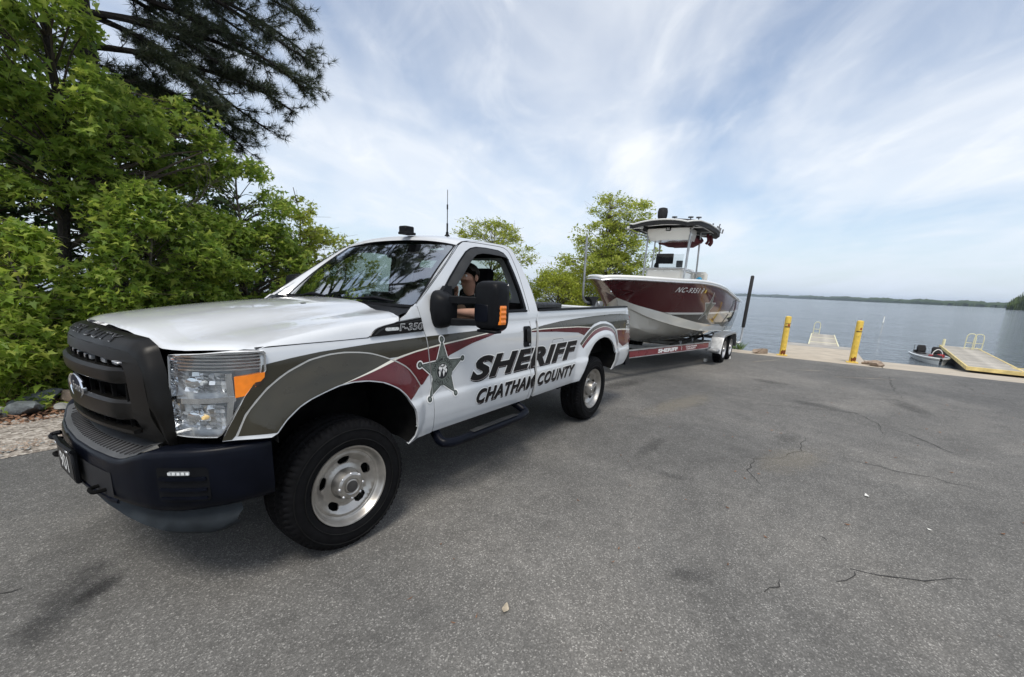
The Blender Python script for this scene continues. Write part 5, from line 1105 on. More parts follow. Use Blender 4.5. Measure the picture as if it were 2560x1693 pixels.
for sg in (-1, 1):
    for nm, pg, m_ in (('hull_side', red, 'hull_maroon'), ('hull_stripe', wst, 'gelcoat_white'), ('hull_lower', drk, 'hull_dark')):
        sheet(nm, fill2d([pg]), hull_f(sg), m_, BT, ca=UG, cbs=ZG, out=(-.3, sg, -.2))
    def along(c, n=60):
        return [Vector((interp(t, np.linspace(0, 1, len(c[0])), c[0]), sg*interp(t, np.linspace(0, 1, len(c[0])), c[1]), interp(t, np.linspace(0, 1, len(c[0])), c[2]))) for t in np.linspace(0, 1, n)]
    def atu(c, n=60):
        """resample all curves at matching stations between own start and transom"""
        return [Vector((u, sg*interp(u, c[0], c[1]), interp(u, c[0], c[2]))) for u in [c[0][0]+(7.18-c[0][0])*(t**1.6) for t in np.linspace(0, 1, n)]]
    b_, c_, s_, k_ = atu(BND), atu(CHI), atu(STK), atu(KEE)
    lip = [p+Vector((0, sg*.022, -.006)) for p in c_]; under = [p+Vector((0, -sg*.030, -.022)) for p in c_]
    m1 = [p.lerp(q, .55)+Vector((0, 0, -.02)) for p, q in zip(under, s_)]
    sl = [p+Vector((0, sg*.015, -.002)) for p in s_]; su = [p+Vector((0, -sg*.015, -.02)) for p in s_]
    mb = MB(); mb.loft([b_, [p.lerp(q, .5)+Vector((0, sg*.004, 0)) for p, q in zip(b_, c_)], c_, lip, under, m1, sl, su, [p.lerp(q, .5) for p, q in zip(su, k_)], k_]); mb.obj('hull_bottom', 'gelcoat_cream', BT, ang=32)
    # gunwale moulding
    g_ = [Vector((u, sg*interp(u, SHE[0], SHE[1]), interp(u, SHE[0], SHE[2]))) for u in [.76+6.42*(t**1.7) for t in np.linspace(0, 1, 70)]]
    rows = []
    for i, p in enumerate(g_):
        t_ = (g_[min(i+1, 69)]-g_[max(i-1, 0)]).normalized(); o_ = Vector((t_.y, -t_.x, 0)).normalized(); o_ = o_ if o_.y*sg > 0 or i == 0 else -o_
        if i == 0: o_ = Vector((-1, 0, 0))
        rows.append([p+o_*a+Vector((0, 0, h)) for a, h in ((-.004, -.030), (.020, -.026), (.030, -.012), (.026, .004), (.034, .018), (.030, .040), (.010, .056), (-.03, .060), (-.12, .060), (-.16, .045), (-.17, .0))])
    mb = MB(); mb.loft(rows); mb.obj('gunwale', 'gelcoat_white', BT, ang=45)
    mb = MB(); mb.tube([r[2]+Vector((0, 0, -.004)) for r in rows], .011, 6); mb.obj('rub_rail', 'chrome_soft', BT)
    # hull graphics
    for wd, a0, a1 in (('NC-9351', 2.22, 2.98), ('P', 3.07, 3.16)):
        bm = text2d(wd, 1, .018, .2, 1, 'LEFT', 1.12)
        if sg > 0:
            for v in bm.verts: v.co.x = -v.co.x
        fit2d(bm, a0, a1, 1.632, 1.732); sheet('registration', bm, hull_f(sg, .003), 'decal_white', BT, ca=UG, out=(0, sg, 0))
    sheet('registration_sticker', fill2d([[(3.22, 1.64), (3.29, 1.64), (3.30, 1.71), (3.23, 1.71)]]), hull_f(sg, .003), 'bollard_yellow', BT, out=(0, sg, 0))
    sp5 = lambda cx, cz, r, ri: [(cx+(r if k % 2 == 0 else ri)*1.05*math.sin(math.pi*k/5), cz+(r if k % 2 == 0 else ri)*math.cos(math.pi*k/5)) for k in range(10)]
    sheet('hull_star', fill2d([sp5(3.80, 1.34, .33, .135)]), hull_f(sg, .0025), 'decal_white', BT, ca=UG, cbs=ZG, out=(0, sg, 0))
    sheet('hull_star', fill2d([sp5(3.80, 1.34, .30, .120)]), hull_f(sg, .0045), 'decal_grey', BT, ca=UG, cbs=ZG, out=(0, sg, 0))
    sheet('hull_star', fill2d([[(3.80+.10*math.cos(a), 1.34+.10*math.sin(a)) for a in np.linspace(0, 6.28, 24, endpoint=False)]]), hull_f(sg, .0065), 'decal_dark', BT, out=(0, sg, 0))
    for q in ([(5.93, 1.50), (6.06, 1.49), (5.74, 1.20), (5.61, 1.21)], [(5.56, 1.165), (5.69, 1.155), (5.42, .94), (5.32, .96)]):
        sheet('hull_bar', fill2d([q]), hull_f(sg, .003), 'paint_black', BT, ca=UG, out=(0, sg, 0))
mb = MB(); pts_ = [(interp(7.18, c[0], c[1]), interp(7.18, c[0], c[2])) for c in (KEE, STK, CHI, BND, MID, SHE)]; mb.prism([(y, z) for y, z in pts_]+[(-y, z) for y, z in pts_[::-1]], lambda a, c: (7.17, a, c), lambda a, c: (7.20, a, c)); mb.obj('transom', 'gelcoat_white', BT)
# deck and cockpit sole
mb = MB(); us = [.80+6.3*(t**1.5) for t in np.linspace(0, 1, 40)]; mb.loft([[(u, y*max(.01, interp(u, SHE[0], SHE[1])-.14 if u < 1.9 else hullB(u, interp(u, SHE[0], SHE[2])-.25)-.06), interp(u, SHE[0], SHE[2])+(.03 if u < 1.9 else -.25)) for y in np.linspace(-1, 1, 9)] for u in us]); mb.obj('deck', 'gelcoat_white', BT)
# console
rows = []
for z, x0, x1, w in ((1.50, 3.96, 5.0, .42), (2.10, 3.98, 5.0, .42), (2.165, 4.02, 5.0, .405), (2.185, 4.06, 5.0, .39)):
    rows.append([(x0+.05, -w, z), (x0, -w+.05, z), (x0, w-.05, z), (x0+.05, w, z), (x1, w, z), (x1, -w, z)])
mb = MB(); mb.loft(rows, cu=True, capb=True); con = mb.obj('console', 'gelcoat_cream', BT, ang=30)
for y in (-.17, .20):
    mb = MB(); mb.box((3.985, y, 2.115), (.012, .06, .022), .004); mb.obj('console_latch', 'gelcoat_white', con)
raw('console_emblem', [(3.981, -.045, 1.955), (3.981, .055, 1.955), (3.981, .012, 2.11), (3.981, -.002, 2.11)], [(0, 1, 2, 3)], 'decal_grey', con, False)
rows = [[(x+.16*(z-2.18)/.4, y, z) for y in np.linspace(-.36+.08*(z-2.18), .36-.08*(z-2.18), 7)] for x, z in ((4.10, 2.185), (4.12, 2.35), (4.15, 2.50))]
mb = MB(); mb.loft(rows); mb.obj('console_windscreen', 'acrylic', con)
mb = MB(); mb.box((4.32, .12, 2.40), (.05, .40, .23), .01); mb.obj('chart_plotter', 'canvas_black', con)
mb = MB(); mb.box((4.30, -.24, 2.28), (.05, .14, .15), .01); mb.obj('chart_plotter', 'grey_soft', con)
mb = MB(); mb.lathe([(0, 0), (.045, 0), (.06, .03), (.035, .10), (0, .11)], (4.32, .30, 2.20), n=12); mb.obj('compass', 'canvas_black', con)
# seat behind console
mb = MB(); mb.box((5.45, -.35, 1.95), (.14, .55, .42), .06); mb.box((5.25, -.35, 1.72), (.5, .6, .14), .05); mb.obj('helm_seat', 'gelcoat_cream', BT)
mb = MB(); mb.box((5.45, .35, 1.95), (.14, .55, .42), .06); mb.obj('helm_seat', 'gelcoat_cream', BT)
mb = MB(); mb.box((5.9, -.7, 1.60), (.6, .5, .25), .08); mb.obj('stern_cushion', 'gelcoat_white', BT)
# T-top frame
def tt(p, r=.021, nm='top_leg'): b = MB(); b.tube(p, r, 10); return b.obj(nm, 'aluminum', BT)
for sg in (-1, 1):
    tt(smooth_path([(3.94, sg*.47, 1.62), (3.96, sg*.47, 1.95), (4.01, sg*.47, 2.55), (4.05, sg*.47, 3.02)], 5))
    tt(smooth_path([(4.98, sg*.47, 1.62), (4.97, sg*.47, 2.0), (4.93, sg*.47, 2.6), (4.90, sg*.47, 3.03)], 5))
    tt(smooth_path([(4.30, sg*.40, 2.19), (4.34, sg*.40, 2.60), (4.42, sg*.42, 2.85), (4.60, sg*.45, 2.96)], 5), .016, 'top_brace')
    tt(smooth_path([(4.02, sg*.47, 2.13), (4.5, sg*.47, 2.12), (4.97, sg*.47, 2.10)], 3), .014, 'top_brace')
    tt([(3.55, sg*.68, 3.03), (4.2, sg*.70, 3.055), (5.55, sg*.70, 3.04)], .017, 'top_rail')
    tt([(4.04, sg*.47, 2.95), (3.72, sg*.62, 3.03)], .014, 'top_brace'); tt([(4.90, sg*.47, 2.95), (5.25, sg*.62, 3.03)], .014, 'top_brace')
for x in (3.62, 4.05, 4.90, 5.45): tt([(x, -.70, 3.04), (x, 0, 3.075), (x, .70, 3.04)], .016, 'top_crossbar')
tt([(3.99, -.47, 2.16), (3.99, .47, 2.16)], .014, 'top_crossbar')
# hardtop
rows = []
for x, w, z in ((3.36, .58, 3.075), (3.42, .68, 3.095), (3.60, .77, 3.115), (4.2, .81, 3.13), (5.0, .81, 3.12), (5.45, .78, 3.095), (5.66, .66, 3.06)):
    rows.append([(x, w*u, z+.07*(1-abs(u)**2.2)) for u in np.linspace(-1, 1, 21)])
mb = MB(); mb.loft(rows); mb.loft([[(p[0], p[1], p[2]-.10) for p in r] for r in rows], flip=True)
ed = [rows[0][k] for k in range(21)]+[r[-1] for r in rows[1:]]+[rows[-1][k] for k in range(19, -1, -1)]+[r[0] for r in rows[-2:0:-1]]
mb.loft([ed+ed[:1], [(p[0], p[1], p[2]-.10) for p in ed+ed[:1]]]); top = mb.obj('hardtop', 'canvas_black', BT, ang=45)
mb = MB(); mb.tube([Vector(p)+Vector((0, 0, -.006)) for p in ed], .017, 8, closed=True); mb.obj('hardtop_rim', 'gelcoat_white', top)
# storage bags / electronics box under the top
rows = []
for z, x0, w in ((3.03, 3.96, .47), (2.92, 4.0, .47), (2.79, 4.10, .44)): rows.append([(x0, -w, z), (x0-.04, -w*.4, z), (x0-.04, w*.4, z), (x0, w, z), (4.55, w, z), (4.55, -w, z)])
mb = MB(); mb.loft(rows, cu=True, capa=True, capb=True); mb.obj('electronics_box', 'gelcoat_white', BT, ang=25)
mb = MB(); mb.box((3.92, -.02, 3.015), (.05, .11, .09), .015); mb.obj('spot_lamp', 'canvas_black', BT); mb = MB(); mb.box((3.893, -.02, 3.015), (.01, .07, .05), .004); mb.obj('spot_lamp_lens', 'lamp_white', BT)
bmb = bmesh.new(); bmesh.ops.create_icosphere(bmb, subdivisions=3, radius=1)
for v in bmb.verts: v.co = Vector((v.co.x*.55, v.co.y*.52, v.co.z*.13))+Vector((0, 0, .03*math.sin(v.co.x*7)+.02*math.cos(v.co.y*9)))
me = bpy.data.meshes.new('storage_net'); bmb.to_mesh(me); bmb.free(); me.materials.append(MATS['canvas_red']); me.polygons.foreach_set('use_smooth', [True]*len(me.polygons)); o = bpy.data.objects.new('storage_net', me); COL.objects.link(o); o.parent = BT; o.location = (5.0, 0, 2.86)
for k, (x, y) in enumerate(((4.95, -.62), (5.2, -.62), (5.4, -.60))):
    mb = MB(); mb.tube(smooth_path([(x, y, 2.99), (x-.03, y-.03, 2.90), (x+.03, y-.02, 2.84), (x+.02, y+.02, 2.78)], 4), .03, 8); mb.obj('life_vest', 'canvas_red', BT)
for (x, y) in ((3.55, .55), (3.62, .40)):
    mb = MB(); mb.lathe([(0, -.05), (.045, -.05), (.06, 0), (.05, .06), (0, .07)], (x, y, 2.99), 'X', 14); mb.obj('horn_speaker', 'canvas_black', BT)
# roof gear
mb = MB(); mb.lathe([(.0, .0), (.085, .0), (.10, .05), (.105, .14), (.09, .21), (.05, .225), (0, .225)], (3.48, .0, 3.165), n=24); mb.obj('radar', 'canvas_black', BT, ang=45)
for (x, y) in ((3.62, -.22), (3.75, -.52), (3.85, -.66)):
    mb = MB(); mb.tube([(x, y, 3.17), (x, y, 3.20)], .012, 8); mb.lathe([(0, .0), (.055, .0), (.055, .022), (0, .026)], (x, y, 3.20), n=16); mb.obj('deck_light', 'grey_soft', BT)
for k, x in enumerate((4.5, 4.95, 5.12, 5.28, 5.55)):
    mb = MB(); mb.tube([(x, -.80, 3.08), (x+.03, -.81, 3.17)], .018, 8); mb.obj('rod_holder', 'grey_soft', BT)
mb = MB(); mb.tube([(5.10, -.80, 3.1), (5.14, -.82, 3.24)], .014, 8); mb.obj('rod_holder', 'grey_soft', BT)
# light bar under the far front edge
for sg in (1,):
    mb = MB(); mb.box((3.52, sg*.60, 3.02), (.08, .36, .06), .01); mb.obj('light_bar', 'lamp_white', BT); mb = MB(); mb.tube([(3.45, .80, 3.0), (4.3, .82, 2.97), (5.3, .80, 2.99)], .015, 8); mb.obj('top_rail', 'aluminum', BT)
mb = MB(); rows = [[(4.7+.12*math.cos(a)*(1+.3*math.sin(5*a+z*30))*s, -.62+.09*math.sin(a)*s, 1.86+z) for a in np.linspace(0, 6.28, 14, endpoint=False)] for z, s in ((0, 1.2), (.06, 1.0), (.12, .6), (.15, .2))]
mb.loft(rows, cu=True, capb=True); tw = mb.obj('cloth', 'towel'); tw.location = (4.95, 0, 0); tw.rotation_euler = (0, 0, R(-1.8)); tag(tw, 'crumpled bright blue cloth on the boat beside the console', 'cloth')
mb = MB(); mb.tube([(3.30, .30, 1.88), (3.30, .30, 1.93)], .02, 8); mb.box((3.30, .30, 1.935), (.18, .05, .02), .008); mb.obj('bow_cleat', 'canvas_black', BT)
mb = MB(); mb.tube([(1.10, -.04, 1.60), (1.08, -.04, 1.60)], .012, 6); mb.obj('bow_eye', 'chrome', BT)
# ---------------- trailer
for sg in (-1, 1):
    P0, P1, P2 = (.10, .06), (4.42, 1.06), (7.35, 1.06)
    for a, c, nm in ((P0, P1, 'frame_rail'), (P1, P2, 'frame_rail')):
        A, B_ = Vector((a[0], sg*a[1], .475)), Vector((c[0], sg*c[1], .475 if nm else 0)); d = (B_-A); an = math.atan2(d.y, d.x)
        b = MB(); b.box((A+B_)/2, (d.length, .06, .13), .006, an); o = b.obj(nm, 'trailer_red' if a is P0 else 'galvanized', TR)
        if a is P0:
            b = MB(); b.box((A+B_)/2+Vector((0, 0, .068)), (d.length, .075, .016), .003, an); b.obj('rail_trim', 'aluminum', o); b = MB(); b.box((A+B_)/2-Vector((0, 0, .068)), (d.length, .075, .016), .003, an); b.obj('rail_trim', 'aluminum', o)
            n_ = Vector((d.y, -d.x, 0)).normalized(); n_ = n_ if n_.y*sg > 0 else -n_; ux = d.normalized() if sg < 0 else -d.normalized()
            def rail_text(body, t0, h, z, bold, shear=0, sx=1.25):
                p = A.lerp(B_, t0)+n_*.0325; p.z = z; flat_text('rail_lettering', body, p, ux, (0, 0, 1), h, 'decal_white', o, bold, shear, sx)
            rail_text('SHERIFF', .60, .082, .434, .05, 0, 2.1); rail_text('CHATHAM', .815, .036, .482, .03, 0, 2.1); rail_text('COUNTY', .815, .036, .434, .04, 0, 2.1)
            b = MB(); p = A.lerp(B_, .722)+n_*.032; b.box(p, (.008, .004, .08), .001, an); b.obj('rail_lettering', 'decal_white', o)
for x, w in ((1.6, .42), (2.9, .72), (4.5, 1.06), (5.6, 1.06), (7.2, 1.06)):
    b = MB(); b.box((x, 0, .43), (.08, w*2, .08), .006); b.obj('crossbeam', 'galvanized', TR)
for sg in (-1, 1):
    b = MB(); b.box((5.2, sg*.60, .555), (3.9, .12, .07), .01, Matrix.Rotation(R(-1.2), 3, 'Y')); b.obj('bunk', 'wood_bunk', TR)
    for x in (3.6, 4.6, 5.7, 6.9): b = MB(); b.box((x, sg*.66, .50), (.05, .05, .18), .004); b.obj('bunk_post', 'galvanized', TR)
    b = MB(); x = 5.20 if sg < 0 else 5.98; b.tube([(x, -1.15, .32), (x, 1.15, .32)], .035, 8); b.obj('axle', 'galvanized', TR)
    # tandem fender
    prof = [(4.62, .28), (4.66, .40), (4.80, .64), (4.92, .695), (5.2, .71), (5.98, .71), (6.26, .695), (6.38, .64), (6.52, .40), (6.56, .30)]
    rows = [[(x, sg*1.06, z) for x, z in prof], [(x, sg*1.30, z) for x, z in prof], [(x, sg*1.325, z-.012) for x, z in prof], [((x-5.59)*.985+5.59, sg*1.325, z-.05) for x, z in prof]]
    b = MB(); b.loft(rows); b.obj('fender', 'galvanized', TR, ang=20)
    b = MB(); b.box((4.52, sg*1.17, .36), (.26, .26, .05), .008); b.obj('fender_step', 'galvanized', TR)
    b = MB(); b.box((6.62, sg*1.18, .42), (.10, .24, .16), .01); b.obj('tail_lamp', 'tape_dark', TR)
    # wheels
    for x in (5.20, 5.98):
        w_ = empty('trailer_wheel', (x, sg*1.19, .325)); w_.parent = TR; w_.rotation_euler = (0, 0, 0 if sg < 0 else math.pi)
        b = MB(); b.lathe([(.20, -.085), (.22, -.10), (.27, -.108), (.305, -.10), (.322, -.08), (.325, -.04), (.325, .04), (.322, .08), (.305, .10), (.27, .108), (.22, .10), (.20, .085)], ax='Y', n=40); b.obj('tyre', 'rubber', w_)
        b = MB(); b.lathe([(.20, -.09), (.205, -.10), (.195, -.10), (.18, -.07), (.17, -.055), (.11, -.05), (.09, -.075), (.05, -.08), (.045, -.105), (0, -.11)], ax='Y', n=32); b.obj('rim', 'aluminum', w_)
        for k in range(6): b = MB(); a = k*math.pi/3; b.tube([(.07*math.cos(a), -.075, .07*math.sin(a)), (.07*math.cos(a), -.092, .07*math.sin(a))], .010, 6); b.obj('lug', 'chrome', w_)
    # guide pole
    b = MB(); b.tube(smooth_path([(7.30, sg*1.06, .46), (7.33, sg*1.20, .33), (7.36, sg*1.27, .33), (7.40, sg*1.29, .40), (7.50, sg*1.29, .85), (7.62, sg*1.29, 1.5), (7.74, sg*1.29, 2.10)], 6), .024, 10); g_ = b.obj('guide_pole', 'aluminum', TR)
    b = MB(); b.tube([(7.475, sg*1.29, .74), (7.49, sg*1.29, .78), (7.62, sg*1.29, 1.48), (7.755, sg*1.29, 2.16), (7.76, sg*1.29, 2.18)], [.03, .047, .047, .047, .035], 14); b.obj('pole_pad', 'canvas_black', g_)
b = MB(); b.box((.12, 0, .50), (.36, .11, .10), .02); b.tube([(0, 0, .50), (0, 0, .60)], .045, 12); b.obj('coupler', 'galvanized', TR)
b = MB(); b.box((.58, 0, .95), (.08, .08, .95), .006, Matrix.Rotation(R(-8), 3, 'Y')); b.box((.66, 0, 1.38), (.16, .14, .10), .02); b.obj('winch_post', 'galvanized', TR)
b = MB(); b.prism([(.20, 1.50), (.62, 1.50), (.50, 1.44), (.46, 1.36), (.36, 1.36), (.32, 1.44)], lambda a, c: (a, -.05, c), lambda a, c: (a, .05, c)); b.obj('bow_roller', 'canvas_black', TR)
b = MB(); b.tube(smooth_path([(.36, 0, 1.40), (.20, .0, 1.42), (.12, .0, 1.47), (.09, 0, 1.56), (.085, 0, 1.9), (.08, 0, 2.44)], 5), .018, 8); b.obj('marker_pole', 'galvanized', TR)
b = MB(); b.tube([(.75, .20, .20), (.75, .20, .75)], .03, 10); b.box((.75, .20, .17), (.10, .10, .03), .01); b.obj('tongue_jack', 'galvanized', TR)
for (x, y, lb) in ((9.90, -1.12, 'white wedge chock ahead of the leading trailer tyre'), (10.95, -1.50, 'white wedge chock beside the rear trailer tyre')):
    b = MB(); b.prism([(0, 0), (.16, 0), (.05, .07), (0, .07)], lambda a, c: (x+a, y, c), lambda a, c: (x+a, y+.06, c)); o = b.obj('wheel_chock', 'paper'); tag(o, lb, 'chock', 'wheel chocks at the trailer')
# ================================================================== bollards
def bollard(x, y, marks, label, seed):
    B = empty('bollard', (x, y, .005), label=label, cat='bollard', group='yellow bollards at the walkway')
    b = MB(); b.lathe([(.0, 1.115), (.045, 1.11), (.072, 1.095), (.0762, 1.08), (.0762, .02), (.0765, .012)], n=28); b.obj('post', 'bollard_yellow', B)
    b = MB(); b.box((0, 0, .010), (.26, .26, .02), .004); b.obj('base_plate', 'bollard_yellow', B)
    rng = np.random.RandomState(seed)
    def patch(nm, a0, a1, z0, z1, m_, r=.0775, ragged=.0):
        n = 8; A = [a0+(a1-a0)*i/n for i in range(n+1)]
        V = [(r*math.cos(R(a)), r*math.sin(R(a)), z0+rng.uniform(-1, 1)*ragged) for a in A]+[(r*math.cos(R(a)), r*math.sin(R(a)), z1+rng.uniform(-1, 1)*ragged) for a in A]
        raw(nm, V, [(i, i+1, n+2+i, n+1+i) for i in range(n)], m_, B)
    for q in marks: patch(*q)
    for i in range(14): 
        a = rng.uniform(120, 300); z = rng.choice([rng.uniform(.04, .22), rng.uniform(.1, .85)]); s = rng.uniform(3, 9); patch('rust_spot', a, a+s, z, z+rng.uniform(.006, .02), 'rust', .0772, .003)
    patch('rust_stain', 150, 250, .045, .15, 'rust', .0771, .035)
    return B
bollard(13.05, -2.545, (('tape', 140, 320, .80, .83, 'tape_dark', .0775, .004), ('tape', 150, 320, .90, .915, 'tape_dark', .0775, .012), ('reflector', 195, 235, .83, .90, 'tape_red', .0778, .01)), 'rusty yellow bollard with torn dark tape at the trailer side of the walkway', 1)
bollard(13.08, -4.145, (('tape', 140, 320, .815, .84, 'tape_dark', .0775, .004), ('reflector', 195, 230, .875, .925, 'tape_red', .0778, .0)), 'yellow bollard with a square red reflector at the ramp side of the walkway', 2)
# ================================================================== floating docks
def dock(name, p0, p1, width, z, label, planks_from=0, edge=True, name_rail=None, sgrail=1, bw=.14):
    """deck between centre line points p0->p1"""
    P0, P1 = Vector((*p0, 0)), Vector((*p1, 0)); L_ = (P1-P0).length; an = math.atan2((P1-P0).y, (P1-P0).x)
    D = empty(name, (*p0, z), an, label=label, cat='dock')
    n = int(L_/bw); pm = []
    for k, m_ in enumerate(('plank', 'plank2', 'plank3')):
        b = MB(); b.box((0, 0, -.02), (bw-.010, width, .04), .004); o = b.obj('plank', m_, None); pm.append(o)
    for i in range(n):
        o = pm[i] if i < 3 else pm[random.randrange(3)].copy()
        if i >= 3: COL.objects.link(o)
        o.parent = D; o.location = ((i+.5)*bw, random.uniform(-.004, .004), random.uniform(-.003, .003))
    for sg in (-1, 1):
        b = MB(); b.box((L_/2, sg*(width/2+.024), -.04), (L_, .045, .11), .006); b.obj('edge_board', 'dock_edge' if edge else 'rail_cream', D)
    b = MB(); b.box((L_/2, 0, -.24), (L_-.1, width-.12, .28), .03); b.obj('float', 'float_black', D)
    b = MB(); b.box((-.024, 0, -.04), (.045, width+.09, .11), .006); b.obj('edge_board', 'dock_edge' if edge else 'rail_cream', D)
    return D, L_, an
def loops(D, x, y, n, dx=.22, dy=.0, h=.62, w=.26):
    for k in range(n):
        c = Vector((x+dx*k, y+dy*k, 0)); p = smooth_path([c+Vector((0, -w/2, .0)), c+Vector((0, -w/2, h*.75)), c+Vector((0, -w/2+.05, h*.96)), c+Vector((0, 0, h)), c+Vector((0, w/2-.05, h*.96)), c+Vector((0, w/2, h*.75)), c+Vector((0, w/2, -.02))], 4)
        b = MB(); b.tube(p, .016, 8); b.obj('ladder_rail', 'rail_cream', D)
    for k in range(2): b = MB(); b.tube([Vector((x+dx*.5, y-w/2, .05+.2*k)), Vector((x+dx*.5, y+w/2, .05+.2*k))], .014, 6); b.obj('ladder_rung', 'rail_cream', D)
D, L_, an = dock('floating_dock', (18.1, -3.60), (26.3, -3.66), .92, -.15, 'narrow floating plank dock with cream edges at the end of the concrete walkway', edge=False)
loops(D, 7.75, .30, 1)
for x in (2.7, 5.4): b = MB(); b.box((x, 0, .003), (.09, .92, .012), .003); b.obj('joint_strip', 'rail_cream', D)
D, L_, an = dock('floating_dock', (16.03, -7.52), (24.3, -8.34), 1.06, -.10, 'weathered plank dock with yellow edge boards beside the small white boat', edge=True)
loops(D, 7.2, -.20, 1); loops(D, 7.2, -.42, 1)
b = MB(); b.tube([(8.15, .47, -.1), (8.15, .47, .28)], .05, 10); b.obj('mooring_post', 'rail_cream', D)
D, L_, an = dock('floating_dock', (16.52, -8.12), (16.80, -14.5), .96, -.105, 'plank dock section with yellow edge running off along the ramp', edge=True)
# ================================================================== small boat at the dock
S = empty('runabout', (19.2, -6.98, WATER_Z), R(4), label='small white motor boat with black seats and red gear tied beside the yellow-edged dock', cat='boat')
st = [(0, .05, .25), (.2, .25, .25), (.55, .42, .245), (1.1, .52, .24), (2.0, .54, .23), (2.7, .50, .23)]
rows = [[(x, -w, h), (x, -w*.97, h-.08), (x, -w*.75, -.02), (x, 0, -.10), (x, w*.75, -.02), (x, w*.97, h-.08), (x, w, h)] for x, w, h in st]
b = MB(); b.loft(rows, capb=True); b.obj('hull', 'gelcoat_white', S)
b = MB(); b.loft([[(x, y*w*.96, h+.02) for y in np.linspace(-1, 1, 7)] for x, w, h in st]); b.obj('deck', 'grey_soft', S)
for sg in (-1, 1):
    b = MB(); b.tube(smooth_path([(x, sg*w, h+.012) for x, w, h in st], 4), .028, 8); b.obj('gunwale', 'gelcoat_white', S); b = MB(); b.tube(smooth_path([(x, sg*(w+.012), h-.06) for x, w, h in st], 4), .009, 6); b.obj('rub_rail', 'grey_soft', S)
for x, y in ((2.05, .20), (1.45, -.18)):
    b = MB(); b.box((x, y, .26), (.34, .32, .14), .05); b.obj('seat', 'canvas_black', S); b = MB(); b.box((x+.16, y, .47), (.12, .32, .34), .06, Matrix.Rotation(R(10), 3, 'Y')); b.obj('backrest', 'canvas_black', S)
rows = [[(1.25+.06*k, y, .22+.34*math.sin(a)) for y, a in zip(np.linspace(-.34, .02, 9), np.linspace(.2, 2.94, 9))] for k in range(3)]; b = MB(); b.loft(rows); b.obj('windscreen', 'acrylic', S)
b = MB(); b.tube(smooth_path([(1.25, -.34, .22), (1.25, -.30, .44), (1.25, -.16, .56), (1.25, -.02, .44), (1.25, .02, .22)], 4), .018, 6); b.obj('windscreen_frame', 'gelcoat_white', S)
rng = np.random.RandomState(3)
for k in range(6):
    b = MB(); b.box((.95+rng.uniform(-.22, .22), -.12+rng.uniform(-.2, .2), .24+rng.uniform(0, .1)), (.26, .2, .14), .05, rng.uniform(0, 3)); b.obj('gear_bag', 'red_gear' if k < 4 else 'canvas_black', S)
b = MB(); b.box((2.65, .05, .36), (.24, .24, .34), .06); b.tube([(2.76, .05, .3), (2.78, .05, -.3)], .06, 8); b.obj('outboard', 'canvas_black', S)
b = MB(); b.box((2.35, .32, .33), (.22, .18, .10), .02); b.obj('fuel_tank', 'canvas_black', S)
b = MB(); b.tube([(2.55, .36, .2), (2.58, .37, .62)], .012, 6); b.obj('trolling_handle', 'grey_soft', S)
S.scale = (.82, .82, .82)
# channel marker
b = MB(); b.lathe([(0, .62), (.05, .62), (.05, .05), (.08, 0), (.08, -.3)], (0, 0, 0), n=14); o = b.obj('channel_marker', 'gelcoat_white'); o.location = (58, -9.2, WATER_Z); tag(o, 'thin white marker buoy standing out on the lake behind the bollards', 'buoy')
# small finds on the asphalt
def leaf(x, y, s, m_, label, cat, rz):
    V = []; n = 12
    for k in range(n): a = 2*math.pi*k/n; r_ = s*(1 if k % 3 else 1.25); V.append((r_*math.cos(a), r_*.5*math.sin(a), .004+.35*s*math.cos(a)**2))
    o = raw('fallen_leaf' if cat == 'leaf' else 'paper_scrap', V+[(0, 0, .010)], [(k, (k+1) % n, n) for k in range(n)], m_, None); o.location = (x, y, .004); o.rotation_euler = (0, 0, rz); tag(o, label, cat); return o
leaf(.127, -2.055, .030, 'dry_leaf', 'single tan dry leaf lying on the foreground asphalt', 'leaf', .4)
leaf(3.06, -3.72, .026, 'paper', 'small curled white paper scrap on the asphalt near a long crack', 'litter', .3)
leaf(2.66, -4.05, .014, 'paper', 'tiny white paper fleck on the asphalt right of the curled scrap', 'litter', .9)
# grass tufts at the water edge
def tuft(x, y, z, n, h, label, seed):
    rng = np.random.RandomState(seed); V = []; F = []
    for i in range(n):
        a, r_ = rng.uniform(0, 6.28), rng.uniform(0, .16); bx, by_ = x+r_*math.cos(a), y+r_*math.sin(a); hh = h*rng.uniform(.5, 1.1); dx, dy = rng.normal(0, .09, 2); k = len(V)
        V += [(bx-.006, by_, z), (bx+.006, by_, z), (bx+dx*.5+.004, by_+dy*.5, z+hh*.6), (bx+dx, by_+dy, z+hh)]; F.append((k, k+1, k+2)); F.append((k, k+2, k+3))
    return tag(raw('grass_tuft', V, F, 'grass', None, False), label, kind='stuff')
mat('grass', (.10, .16, .04), .8)
tuft(13.5, -1.35, -.05, 160, .30, 'small green grass tuft growing at the water edge behind the trailer', 1)

def debris(n, seed):
    rng = np.random.RandomState(seed); V = []; F = []
    for i in range(n):
        x, y = rng.uniform(-1.5, 11), rng.uniform(-6, -1.2); s = rng.uniform(.006, .022); a = rng.uniform(0, 6.28); k = len(V); w = rng.uniform(.15, .6)
        for (p, q) in ((-1, 0), (0, -w), (1, 0), (0, w)): V.append((x+s*(p*math.cos(a)-q*math.sin(a)), y+s*(p*math.sin(a)+q*math.cos(a)), .006+s*.25*abs(p)))
        F.append((k, k+1, k+2, k+3))
    return tag(raw('debris', V, F, 'leaf_litter', None, False), 'scattered bits of twig and leaf on the asphalt', kind='stuff')
debris(150, 6)
